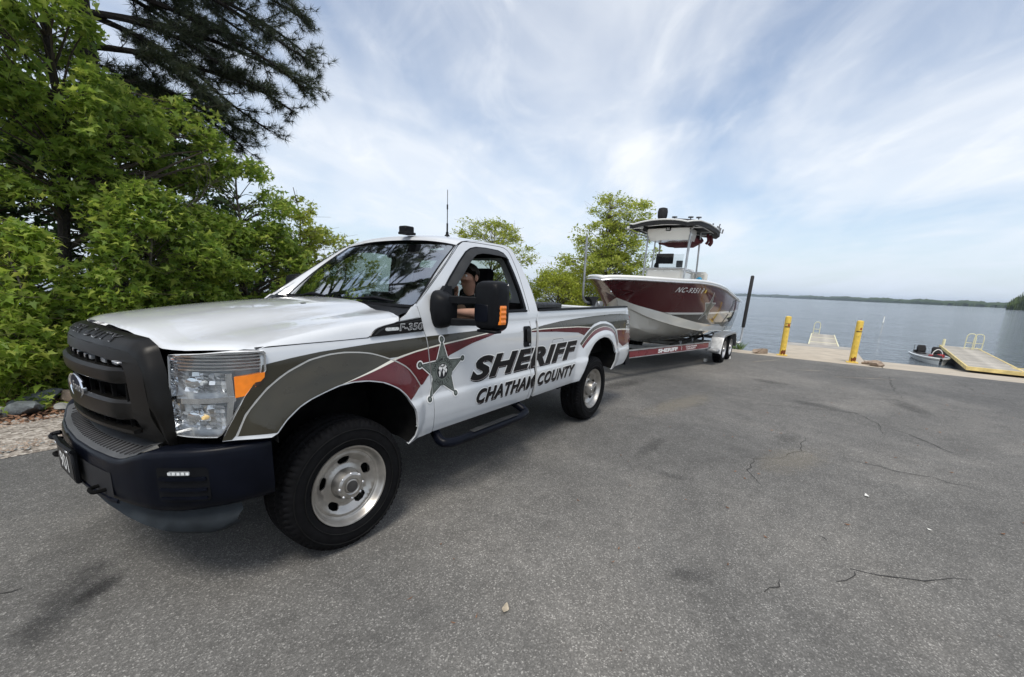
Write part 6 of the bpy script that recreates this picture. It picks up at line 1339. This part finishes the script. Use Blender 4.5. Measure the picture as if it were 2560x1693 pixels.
# ================================================================== trees
def leaf_mat(name, c0, c1, c2, trans=.35):
    m = bpy.data.materials.new(name); m.use_nodes = True; N, L = m.node_tree.nodes, m.node_tree.links; b = N['Principled BSDF']; out = N['Material Output']
    ge = N.new('ShaderNodeNewGeometry'); r = N.new('ShaderNodeValToRGB'); e = r.color_ramp.elements; e.new(.5)
    for i, (p, c) in enumerate(((0, c0), (.55, c1), (1, c2))): e[i].position = p; e[i].color = (*c, 1)
    L.new(ge.outputs['Random Per Island'], r.inputs[0]); L.new(r.outputs[0], b.inputs['Base Color']); b.inputs['Roughness'].default_value = .5; b.inputs['Specular IOR Level'].default_value = .35
    t = N.new('ShaderNodeBsdfTranslucent'); hs = N.new('ShaderNodeHueSaturation'); hs.inputs['Value'].default_value = 1.5; hs.inputs['Hue'].default_value = .485; L.new(r.outputs[0], hs.inputs['Color']); L.new(hs.outputs[0], t.inputs[0])
    mx = N.new('ShaderNodeMixShader'); mx.inputs[0].default_value = trans; L.new(b.outputs[0], mx.inputs[1]); L.new(t.outputs[0], mx.inputs[2]); L.new(mx.outputs[0], out.inputs[0]); MATS[name] = m
leaf_mat('leaf_gum', (.10, .175, .024), (.21, .32, .05), (.38, .46, .10), .52)
leaf_mat('leaf_dark', (.022, .050, .012), (.040, .085, .018), (.07, .13, .028))  # leaf colour darkened to paint shaded depth into the back trees
leaf_mat('leaf_young', (.13, .22, .024), (.24, .35, .05), (.40, .46, .11), .52)
leaf_mat('leaf_birch', (.18, .24, .03), (.31, .38, .06), (.46, .50, .12), .52)
leaf_mat('leaf_willow', (.20, .26, .025), (.30, .36, .04), (.42, .46, .07), .45)
leaf_mat('needle', (.030, .044, .024), (.048, .066, .034), (.085, .10, .05), .25)
STAR = []
for k, (a, r_) in enumerate(((-90, .12), (-52, .62), (-30, .30), (8, .95), (32, .42), (90, 1.25), (148, .42), (172, .95), (210, .30), (232, .62))): STAR.append((r_*math.cos(R(a)), r_*math.sin(R(a))))
STAR = np.array(STAR)
DIAM = np.array([(0, -.6), (.42, .1), (0, 1.0), (-.42, .1)])
def leaves_mesh(name, C_, size, shape, m_, parent, seed, up=.8, droop=.5):
    """C_: leaf centres (n,3); orientation random about up"""
    rng = np.random.RandomState(seed); n = len(C_); k = len(shape)
    nrm_ = rng.normal(0, .55, (n, 3)); nrm_[:, 2] += up; nrm_ /= np.linalg.norm(nrm_, axis=1)[:, None]
    a = rng.normal(0, 1, (n, 3)); a[:, 2] -= droop; t = a-nrm_*np.sum(a*nrm_, 1)[:, None]; t /= np.linalg.norm(t, axis=1)[:, None]; s_ = np.cross(t, nrm_)
    sz = size*np.clip(rng.lognormal(-.12, .34, n), .35, 1.7)
    cup = rng.uniform(.05, .35, n)
    V = np.zeros((n, k+1, 3))
    for j in range(k):
        x, y = shape[j]; V[:, j] = C_+(s_*x+t*y)*sz[:, None]-nrm_*(sz*cup*(x*x+y*y*.5))[:, None]
    V[:, k] = C_
    base = (np.arange(n)*(k+1))[:, None]
    if k <= 4:
        V = V[:, :k]; base = (np.arange(n)*k)[:, None]; idx = (base+np.arange(k)[None]).astype(np.int32); nf, ls = n, k; loops_ = idx.ravel()
    else:
        tri = np.array([(j, (j+1) % k, k) for j in range(k)]); loops_ = (base[:, :, None]+tri[None]).reshape(-1).astype(np.int32); nf, ls = n*k, 3
    me = bpy.data.meshes.new(name); V = V.reshape(-1, 3); me.vertices.add(len(V)); me.vertices.foreach_set('co', V.ravel().astype(np.float32)); me.loops.add(len(loops_)); me.loops.foreach_set('vertex_index', loops_)
    me.polygons.add(nf); me.polygons.foreach_set('loop_start', (np.arange(nf)*ls).astype(np.int32)); me.update(calc_edges=True); me.materials.append(MATS[m_])
    o = bpy.data.objects.new(name, me); COL.objects.link(o); o.parent = parent; o['kind'] = 'stuff'; return o
def tree(name, base, top, r0, blobs, leaf, label, cat='tree', group=None, n_cl=60, per=60, cl_r=.30, size=.055, shape=STAR, bark='bark_grey', seed=1, up=.8, droop=.5, stems=1, shell=.55):
    """blobs: (centre, radii, weight) ellipsoids of foliage; clusters hang on branches from the trunk"""
    rng = np.random.RandomState(seed); b0 = Vector(base); Tn = empty(name, base, label=label, cat=cat, group=group)
    path = [Vector((0, 0, -.1))+Vector(((top[0]-base[0])*t+rng.normal(0, .04)*(t > 0), (top[1]-base[1])*t+rng.normal(0, .04)*(t > 0), (top[2]-base[2]+.1)*t)) for t in np.linspace(0, 1, 7)]
    path = smooth_path(path, 3); rr = [r0*(1-.82*i/(len(path)-1)) for i in range(len(path))]
    mb = MB(); mb.tube(path, rr, 9); mb.obj('trunk', bark, Tn)
    w = np.array([b[2] for b in blobs], float); w /= w.sum(); cents = []; tw = MB(); L_ = []
    for i in range(n_cl):
        c, rad, _ = blobs[rng.choice(len(blobs), p=w)]; d = rng.normal(0, 1, 3); d /= np.linalg.norm(d); q = rng.uniform(shell, 1.0)**.5
        p = Vector((c[0]+d[0]*rad[0]*q, c[1]+d[1]*rad[1]*q, c[2]+d[2]*rad[2]*q))-b0
        if p.z < .05: p.z = .05+rng.uniform(0, .1)
        # attach to trunk below the cluster
        tgt = max(.05, p.z-rng.uniform(.25, .9)*max(.3, math.hypot(p.x, p.y)*.8)); k = min(range(len(path)), key=lambda j: abs(path[j].z-tgt)); a = path[k]
        mid = a.lerp(p, .55)+Vector((rng.normal(0, .06), rng.normal(0, .06), .10)); pr = smooth_path([a, mid, p], 3); r1 = min(rr[k]*.5, .004+.012*(p-a).length)
        tw.tube(pr, [r1*(1-.8*j/(len(pr)-1)) for j in range(len(pr))], 5, caps=False)
        n = int(per*rng.uniform(.6, 1.35)); cr = cl_r*rng.uniform(.6, 1.25)
        pts_ = rng.normal(0, 1, (n, 3)); pts_ /= (np.linalg.norm(pts_, axis=1)[:, None]+1e-6); pts_ *= (rng.uniform(0, 1, n)**.45)[:, None]*cr; pts_[:, 2] *= .62
        # sprays: leaves follow a few twigs
        for j in range(3):
            e = p+Vector((rng.normal(0, cr*.8), rng.normal(0, cr*.8), rng.normal(0, cr*.45))); tw.tube([p, e], [.004, .0015], 4, caps=False)
        L_.append(pts_+np.array(p)[None])
    tw.obj('limbs', 'twig', Tn)
    L_ = np.concatenate(L_); L_ = L_[L_[:, 2] > .03]
    leaves_mesh('crown', L_, size, shape, leaf, Tn, seed+100, up, droop); return Tn
gp = leaves_mesh('ground_plants', ground_plants(620, 8), .042, STAR, 'leaf_young', None, 12); tag(gp, 'low green weeds and seedlings along the edge of the woods', kind='stuff')
GB = 'leafy trees and saplings behind the truck'
tree('sweetgum_tree', (.15, 5.75, .05), (.45, 5.6, 6.8), .09, [((.30, 5.35, 4.4), (.55, .8, 1.7), 3), ((-.45, 5.3, 4.9), (.55, .7, 1.5), 2.2), ((1.0, 5.9, 3.5), (.6, .7, .7), 1.2), ((1.75, 6.2, 3.75), (.8, .7, .65), 2.0), ((-.1, 5.4, 3.0), (.6, .6, .6), 1.2)], 'leaf_gum', 'tall light-green gum tree in front of the pine trunk', group=GB, bark='bark', n_cl=205, per=85, cl_r=.30, size=.064, seed=2)
tree('sweetgum_sapling', (-.50, 4.75, .02), (-.45, 4.65, 2.1), .025, [((-.48, 4.70, 1.55), (.32, .4, .55), 2), ((-.75, 4.6, .75), (.45, .4, .55), 2), ((-.2, 4.75, .8), (.4, .4, .55), 2)], 'leaf_young', 'young yellow-green sapling at the roadside beside the rocks', group=GB, n_cl=80, per=75, cl_r=.24, size=.058, seed=3)
tree('sweetgum_sapling', (.85, 5.05, .05), (.95, 5.0, 3.0), .035, [((.85, 5.0, 2.15), (.55, .5, .65), 3), ((1.35, 5.1, 1.75), (.6, .5, .5), 2.2), ((.35, 4.95, 1.2), (.6, .4, .6), 2), ((1.2, 5.0, 1.0), (.6, .4, .5), 1.6)], 'leaf_gum', 'bushy light-green sapling in front of the dark pine trunk base', group=GB, n_cl=150, per=80, cl_r=.26, size=.060, seed=4)
tree('maple_tree', (2.75, 6.25, .08), (2.75, 6.2, 3.6), .06, [((2.75, 6.15, 2.85), (.85, .8, .85), 3), ((2.0, 5.8, 1.9), (.75, .6, .8), 2), ((3.2, 6.0, 1.7), (.7, .6, .8), 2), ((1.7, 5.6, 1.0), (.7, .5, .6), 1.4)], 'leaf_gum', 'full green maple standing over the truck hood', group=GB, n_cl=190, per=80, cl_r=.28, size=.058, seed=5)
tree('maple_tree', (3.9, 6.5, .08), (4.0, 6.45, 3.5), .035, [((3.95, 6.45, 2.65), (.45, .5, .75), 2), ((4.55, 6.5, 2.1), (.55, .5, .65), 2), ((3.7, 6.2, 1.6), (.6, .5, .7), 1.6)], 'leaf_birch', 'thin sparse maple sapling between the full maple and the truck cab', group=GB, n_cl=90, per=48, cl_r=.25, size=.054, seed=6, bark='twig')
tree('maple_tree', (5.35, 6.9, .05), (5.45, 6.9, 2.75), .022, [((5.4, 6.9, 2.35), (.38, .4, .40), 2), ((5.1, 6.8, 1.7), (.5, .4, .6), 1.5), ((5.9, 6.9, 1.8), (.4, .4, .5), 1)], 'leaf_birch', 'slim sparse sapling farthest along the tree line, beside the windshield top', group=GB, n_cl=44, per=36, cl_r=.22, size=.052, seed=7, bark='twig')
for i, (x, y, z, rx, rz, lb) in enumerate(((-.9, 5.2, .55, .6, .55, 'low leafy bush at the edge of the rocks'), (-.15, 5.15, .5, .6, .5, 'low leafy bush under the young yellow-green sapling'), (.75, 5.5, .6, .7, .6, 'low leafy bush under the bushy sapling'), (1.9, 5.6, .7, .8, .65, 'low leafy bush behind the truck hood'), (3.2, 6.0, .7, .8, .7, 'low leafy bush behind the windshield'), (4.8, 6.9, .8, .9, .75, 'low leafy bush at the end of the tree line'))):
    tree('bush', (x, y, .02), (x, y, z+rz*.6), .02, [((x, y, z), (rx, .5, rz), 1)], 'leaf_gum' if i % 2 else 'leaf_young', lb, 'bush', 'low bushes along the tree line', n_cl=48, per=80, cl_r=.25, size=.055, seed=20+i)
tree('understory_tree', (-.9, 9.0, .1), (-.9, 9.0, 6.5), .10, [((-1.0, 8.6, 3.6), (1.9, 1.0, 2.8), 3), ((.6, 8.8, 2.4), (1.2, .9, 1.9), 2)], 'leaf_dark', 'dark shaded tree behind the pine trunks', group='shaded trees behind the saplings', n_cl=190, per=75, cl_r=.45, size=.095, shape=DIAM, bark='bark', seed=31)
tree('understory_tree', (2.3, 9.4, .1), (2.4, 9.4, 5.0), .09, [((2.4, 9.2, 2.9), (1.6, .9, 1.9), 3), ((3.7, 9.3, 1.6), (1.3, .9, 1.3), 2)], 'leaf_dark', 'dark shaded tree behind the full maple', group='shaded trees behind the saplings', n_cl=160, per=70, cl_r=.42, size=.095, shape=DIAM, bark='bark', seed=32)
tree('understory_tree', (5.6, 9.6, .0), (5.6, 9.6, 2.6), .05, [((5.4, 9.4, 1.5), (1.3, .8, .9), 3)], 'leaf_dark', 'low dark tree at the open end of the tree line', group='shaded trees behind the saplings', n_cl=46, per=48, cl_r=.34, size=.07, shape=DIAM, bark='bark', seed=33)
# lone trees by the trailer
tree('birch_tree', (14.1, 3.55, -.1), (14.0, 3.5, 5.0), .055, [((13.9, 3.45, 4.25), (.9, .9, .75), 2), ((13.8, 3.5, 3.3), (1.45, 1.3, .75), 3), ((13.4, 3.6, 2.4), (1.7, 1.4, .65), 3), ((14.9, 3.1, 4.4), (.9, .9, .6), 1.8), ((15.3, 3.1, 3.3), (1.2, 1.1, .9), 2), ((14.6, 3.2, 2.3), (1.5, 1.1, .6), 2)], 'leaf_birch', 'airy yellow-green tree standing beyond the boat bow', n_cl=330, per=62, cl_r=.30, size=.058, shape=DIAM, bark='bark_grey', seed=41)
tree('birch_tree', (8.9, 4.85, 0), (8.9, 4.8, 3.35), .035, [((8.7, 4.9, 3.05), (1.1, .8, .38), 3), ((9.2, 4.7, 2.6), (1.4, .9, .5), 2)], 'leaf_birch', 'sparse light-green treetop showing above the truck cab', n_cl=120, per=44, cl_r=.22, size=.044, shape=DIAM, bark='bark_grey', seed=42)
for i, (x, y, z, rx, rz, lb) in enumerate(((11.5, 4.0, 1.4, 1.3, .9, 'feathery yellow-green willow bush behind the tool box'), (13.2, 3.9, 1.5, 1.4, 1.0, 'feathery yellow-green willow bush behind the boat bow'), (10.2, 5.2, 1.3, 1.0, .85, 'feathery yellow-green willow bush behind the truck cab corner'))):
    tree('willow_bush', (x, y, -.02), (x, y, z+rz*.7), .03, [((x, y, z), (rx, .7, rz), 1)], 'leaf_willow', lb, 'bush', 'willow bushes on the bank', n_cl=140, per=115, cl_r=.30, size=.040, shape=DIAM, bark='twig', seed=50+i, up=.3, droop=1.0)
# ---- pines
def pine(base, top, r0, limbs, label, seed, tuft_n=24, nl=.18):
    rng = np.random.RandomState(seed); Tn = empty('pine_tree', base, label=label, cat='tree'); b0 = Vector(base)
    path = smooth_path([b0.lerp(Vector(top), t)-b0+Vector((rng.normal(0, .05), rng.normal(0, .05), 0))*(t > 0) for t in np.linspace(0, 1, 8)], 4); rr = [r0*(1-.65*i/(len(path)-1)) for i in range(len(path))]
    mb = MB(); mb.tube(path, rr, 14); mb.obj('trunk', 'bark', Tn)
    lm = MB(); tips = []
    for (z0, end, up_) in limbs:
        k = min(range(len(path)), key=lambda j: abs(path[j].z+b0.z-z0)); a = path[k]; e = Vector(end)-b0; mid = a.lerp(e, .5)+Vector((0, 0, up_)); P = smooth_path([a, a.lerp(mid, .5)+Vector((0, 0, up_*.3)), mid, mid.lerp(e, .55)+Vector((rng.normal(0, .1), rng.normal(0, .1), up_*.2)), e], 5); n = len(P)
        ln = (e-a).length; lm.tube(P, [.018+.010*ln*(1-i/(n-1))*.9 for i in range(n)], 7)
        for i in range(int(n*.25), n):
            for s in range(rng.randint(1, 4)):
                t_ = (P[min(i+1, n-1)]-P[i-1]).normalized(); sd = t_.cross(Vector((0, 0, 1))).normalized()*rng.choice([-1, 1]); L1 = rng.uniform(.25, .85)*(1-.35*i/n)*min(1, ln/3)
                q = P[i]+(t_*rng.uniform(.35, .9)+sd*rng.uniform(.2, .9)+Vector((0, 0, rng.uniform(-.25, .45)))).normalized()*L1; lm.tube([P[i], P[i].lerp(q, .5)+Vector((0, 0, -.03)), q], [.010, .007, .004], 4, caps=False)
                d = (q-P[i]).normalized()
                for f in np.arange(.35, 1.01, .16): tips.append((P[i].lerp(q, f)+Vector(rng.normal(0, .035, 3)), d))
        for f in np.arange(.7, 1.01, .06): j = int(f*(n-1)); tips.append((P[j], (e-mid).normalized()))
    lm.obj('limbs', 'bark', Tn)
    nt = len(tips); c = np.array([t[0] for t in tips]); d = np.array([t[1] for t in tips]); c = np.repeat(c, tuft_n, 0); d = np.repeat(d, tuft_n, 0); n = len(c)
    v = d*rng.uniform(.1, 1.0, n)[:, None]+rng.normal(0, .62, (n, 3)); v /= np.linalg.norm(v, axis=1)[:, None]; ln = nl*rng.uniform(.6, 1.15, n); s = np.cross(v, rng.normal(0, 1, (n, 3))); s /= np.linalg.norm(s, axis=1)[:, None]
    V = np.stack([c-s*.0046, c+s*.0046, c+v*ln[:, None]], 1).reshape(-1, 3); me = bpy.data.meshes.new('needles'); me.vertices.add(len(V)); me.vertices.foreach_set('co', V.ravel().astype(np.float32)); me.loops.add(n*3); me.loops.foreach_set('vertex_index', np.arange(n*3, dtype=np.int32)); me.polygons.add(n); me.polygons.foreach_set('loop_start', (np.arange(n)*3).astype(np.int32)); me.update(calc_edges=True); me.materials.append(MATS['needle'])
    o = bpy.data.objects.new('crown', me); COL.objects.link(o); o.parent = Tn; o['kind'] = 'stuff'; return Tn
rng = np.random.RandomState(77); limbs = []
for z0, e in ((4.2, (1.9, 6.5, 4.1)), (4.4, (2.7, 6.9, 4.05)), (4.3, (2.2, 7.1, 4.5)), (4.5, (3.3, 7.1, 4.2)), (4.6, (3.2, 6.6, 4.35)), (4.8, (2.4, 6.0, 4.5)), (5.0, (4.3, 6.9, 5.15)), (5.3, (3.9, 7.3, 4.75)), (5.5, (4.65, 6.8, 5.75)), (5.7, (4.2, 6.3, 5.45)), (5.9, (3.3, 7.2, 5.5)), (6.1, (4.75, 7.0, 6.45)), (6.4, (4.5, 6.5, 6.1)), (6.6, (3.7, 7.3, 6.4)), (6.9, (4.8, 7.0, 7.1)), (7.2, (4.4, 6.6, 7.0)), (7.5, (4.6, 7.2, 7.8)), (7.8, (3.8, 6.5, 7.6)), (8.2, (4.4, 7.0, 8.5)), (8.6, (3.6, 6.8, 9.0)), (6.2, (2.4, 5.8, 6.3)), (7.0, (2.6, 5.7, 7.0)), (5.2, (2.9, 7.6, 5.0)), (6.0, (3.0, 6.4, 5.9)), (6.7, (3.2, 6.9, 6.7)), (7.4, (3.4, 6.3, 7.2)), (7.9, (4.9, 6.8, 8.0)), (8.4, (3.0, 6.2, 8.2)), (5.6, (3.4, 6.2, 5.1)), (9.0, (4.2, 6.6, 9.3))):
    limbs.append((z0, e, .22))
for i in range(16):
    a = rng.uniform(1.8, 5.4); z = rng.uniform(5, 11.5); l = rng.uniform(1.6, 3.2)*(1-(z-5)/11); limbs.append((z, (.6+l*math.cos(a), 6.7+l*math.sin(a), z+rng.uniform(-.3, .5)), .2))
pine((.88, 6.7, .05), (1.15, 6.7, 12.5), .15, limbs, 'large dark pine with limbs sweeping out over the truck', 61)
limbs = []
for i in range(20):
    a = rng.uniform(0, 6.28); z = rng.uniform(4.5, 11); l = rng.uniform(1.4, 2.8)*(1-(z-4.5)/12); limbs.append((z, (-.6+l*math.cos(a), 7.4+l*math.sin(a), z+rng.uniform(-.3, .4)), .2))
pine((-.72, 7.0, .05), (-1.0, 7.2, 12), .20, limbs, 'thick-trunked pine standing to the left of the large pine', 62, 20)
# bare dead branches among the leaves
def dead_branch(p, seed, label):
    rng = np.random.RandomState(seed); mb = MB()
    def grow(a, d, l, r_, lev):
        e = a+d*l; m_ = a.lerp(e, .5)+Vector(rng.normal(0, l*.06, 3)); mb.tube([a, m_, e], [r_, r_*.8, r_*.55], 5, caps=False)
        if lev:
            for k in range(3): grow(a.lerp(e, rng.uniform(.4, 1)), (d+Vector(rng.normal(0, .55, 3))).normalized(), l*rng.uniform(.45, .75), r_*.55, lev-1)
    grow(Vector((0, 0, 0)), Vector((.5, -.2, .85)).normalized(), 1.1, .016, 3); mb.tube([(0, 0, 0), (-.1, .1, -1.4), (-.1, .1, -p[2]-.05)], [.016, .02, .028], 6)
    o = mb.obj('dead_sapling', 'bark_grey'); o.location = p; tag(o, label, 'tree')
dead_branch((1.35, 6.0, 1.95), 5, 'bare grey dead branch sticking out among the leaves')
dead_branch((.1, 4.95, 1.1), 8, 'bare thin dead stem in front of the pine trunk')
# ================================================================== driver: one skinned body, posed in the seat
def skin_body(name, joints, edges, parent, m_, sub=2):
    me = bpy.data.meshes.new('tmp'); me.from_pydata([j[0] for j in joints], edges, []); o = bpy.data.objects.new('tmp', me); COL.objects.link(o)
    md = o.modifiers.new('s', 'SKIN'); md.use_smooth_shade = True; md.branch_smoothing = .6
    for v, j in zip(me.skin_vertices[0].data, joints): v.radius = (j[1], j[1]) if not isinstance(j[1], tuple) else j[1]; v.use_root = False
    me.skin_vertices[0].data[0].use_root = True
    sd_ = o.modifiers.new('d', 'SUBSURF'); sd_.levels = sub; sd_.render_levels = sub
    bpy.context.view_layer.update(); dg = bpy.context.evaluated_depsgraph_get(); m2 = bpy.data.meshes.new_from_object(o.evaluated_get(dg)); bpy.data.objects.remove(o); bpy.data.meshes.remove(me)
    m2.materials.clear(); m2.materials.append(MATS[m_]); m2.polygons.foreach_set('use_smooth', [True]*len(m2.polygons)); ob = bpy.data.objects.new(name, m2); COL.objects.link(ob); ob.parent = parent; return ob
PR = empty('person', (1.70, -.42, 1.10), label='driver in a dark shirt sitting in the truck cab, arm on the window sill', cat='person')
O = Vector((1.70, -.42, 1.10)); J = []; E_ = []
def j(p, r_, par=None):
    J.append((tuple(Vector(p)-O), r_)); i = len(J)-1
    if par is not None: E_.append((par, i))
    return i
pel = j((1.68, -.42, 1.12), .13); ab = j((1.71, -.43, 1.25), .125, pel); ch = j((1.70, -.45, 1.40), .13, ab); nk0 = j((1.665, -.47, 1.525), .064, ch); nk = j((1.64, -.485, 1.565), .060, nk0)
h0 = j((1.615, -.495, 1.615), .076, nk); h1 = j((1.60, -.50, 1.68), .092, h0); h2 = j((1.605, -.50, 1.745), .078, h1)
chin = j((1.565, -.508, 1.598), .060, h0); nose = j((1.500, -.522, 1.660), .015, h1)
shl = j((1.67, -.60, 1.455), .068, ch); el = j((1.40, -.84, 1.395), .044, shl); fa = j((1.25, -.885, 1.392), .043, el); wr_ = j((1.09, -.86, 1.405), .030, fa); hd = j((1.03, -.84, 1.41), .034, wr_)
for k, (dx, dy, dz) in enumerate(((-.085, .025, .0), (-.09, .008, -.004), (-.085, -.010, -.010), (-.07, -.026, -.016))):
    a = j((1.00, -.84+dy, 1.408), .0095, hd); b_ = j((1.00+dx*.55, -.84+dy*1.1, 1.41+dz*.3), .009, a); j((1.0+dx, -.84+dy*1.1, 1.395+dz), .0075, b_)
t0 = j((1.04, -.815, 1.415), .012, hd); j((1.00, -.795, 1.425), .009, t0)
shr = j((1.70, -.25, 1.42), .066, ch); er = j((1.50, -.30, 1.27), .045, shr); wrr = j((1.37, -.55, 1.47), .029, er); hr = j((1.345, -.60, 1.525), .034, wrr)
for k, (dy, dz) in enumerate(((-.03, .055), (-.012, .066), (.006, .064), (.022, .052))):
    a = j((1.325, -.61+dy*.6, 1.55+dz*.2), .0095, hr); b_ = j((1.295, -.625+dy, 1.555+dz*.7), .009, a); j((1.275, -.60+dy, 1.555+dz), .0075, b_)
t0 = j((1.335, -.575, 1.545), .012, hr); j((1.305, -.565, 1.575), .009, t0)
lh = j((1.50, -.50, 1.10), .085, pel); kn = j((1.18, -.52, 1.12), .065, lh); an_ = j((1.02, -.52, .86), .045, kn)
rh = j((1.50, -.34, 1.10), .085, pel); kr = j((1.18, -.32, 1.12), .065, rh); ar_ = j((1.02, -.32, .86), .045, kr)
skin_body('body', J, E_, PR, 'skin')
b = MB(); b.lathe([(.0, -.006), (.016, -.004), (.024, .004), (.02, .010), (.0, .006)], (0, 0, 0), 'Y', 12); o = b.obj('ear', 'skin', PR); o.location = Vector((1.622, -.592, 1.675))-O; o.scale = (.85, 1.2, 1.35)
mat('eye_white', (.7, .68, .65), .3); mat('lip', (.30, .13, .11), .5)
for y in (-.55, -.478):
    b = MB(); b.lathe([(0, -.011), (.008, -.008), (.011, 0), (.008, .008), (0, .011)], (0, 0, 0), n=10); o = b.obj('eye', 'eye_white', PR); o.location = Vector((1.524, y, 1.690))-O
    b = MB(); b.box((0, 0, 0), (.014, .034, .007), .003); o = b.obj('eyebrow', 'hair', PR); o.location = Vector((1.516, y, 1.710))-O
b = MB(); b.box((0, 0, 0), (.014, .042, .010), .004); o = b.obj('mouth', 'lip', PR); o.location = Vector((1.510, -.515, 1.615))-O
bm = bmesh.new(); bmesh.ops.create_icosphere(bm, subdivisions=3, radius=1); bmesh.ops.delete(bm, geom=[v for v in bm.verts if v.co.z < -.05-.55*v.co.x or (v.co.x < -.55 and v.co.z < .45)], context='VERTS')
for v in bm.verts: v.co = Vector((v.co.x*.110, v.co.y*.098, v.co.z*.104))
me = bpy.data.meshes.new('hair'); bm.to_mesh(me); bm.free(); me.materials.append(MATS['hair']); me.polygons.foreach_set('use_smooth', [True]*len(me.polygons)); o = bpy.data.objects.new('hair', me); COL.objects.link(o); o.parent = PR; o.location = Vector((1.614, -.50, 1.704))-O
J2 = []; E2 = []
def j2(p, r_, par=None):
    J2.append((tuple(Vector(p)-O), r_)); i = len(J2)-1
    if par is not None: E2.append((par, i))
    return i
a = j2((1.69, -.42, 1.12), .148); b_ = j2((1.72, -.43, 1.26), .142, a); c_ = j2((1.71, -.45, 1.42), .152, b_); n_ = j2((1.67, -.47, 1.535), .082, c_)
s1 = j2((1.675, -.60, 1.465), .090, c_); j2((1.50, -.75, 1.425), .062, s1); s2 = j2((1.705, -.25, 1.425), .08, c_); j2((1.55, -.28, 1.33), .062, s2)
skin_body('shirt', J2, E2, PR, 'shirt')
raw('shirt_emblem', [tuple(Vector(p)-O) for p in ((1.585, -.60, 1.50), (1.605, -.66, 1.50), (1.605, -.655, 1.535), (1.585, -.60, 1.54))], [(0, 1, 2, 3)], 'decal_white', PR, False)
b = MB(); b.box((1.284, -.585, 1.565), (.012, .07, .12), .004, Matrix.Rotation(R(20), 3, 'Z')); o = b.obj('phone', 'paint_black'); tag(o, 'black phone held up in the driver\'s hand inside the cab', 'phone')
# ------------------------------------------------------------------ thin summer haze over the lake
def haze_box(x0, x1, y0, y1, z0, z1, dens):
    V = [(x, y, z) for x in (x0, x1) for y in (y0, y1) for z in (z0, z1)]; F = [(0, 1, 3, 2), (4, 6, 7, 5), (0, 4, 5, 1), (2, 3, 7, 6), (0, 2, 6, 4), (1, 5, 7, 3)]
    m = bpy.data.materials.new('haze'); m.use_nodes = True; N, L = m.node_tree.nodes, m.node_tree.links; N.clear(); v = N.new('ShaderNodeVolumePrincipled'); v.inputs['Color'].default_value = (.74, .84, 1, 1); v.inputs['Density'].default_value = dens; v.inputs['Anisotropy'].default_value = .2
    o_ = N.new('ShaderNodeOutputMaterial'); L.new(v.outputs[0], o_.inputs['Volume']); MATS['haze'] = m
    o = raw('haze', V, F, m, None, False); tag(o, 'thin pale haze over the lake', kind='stuff'); return o
haze_box(-450, 9300, -9300, 9300, -12, 42, .00016)
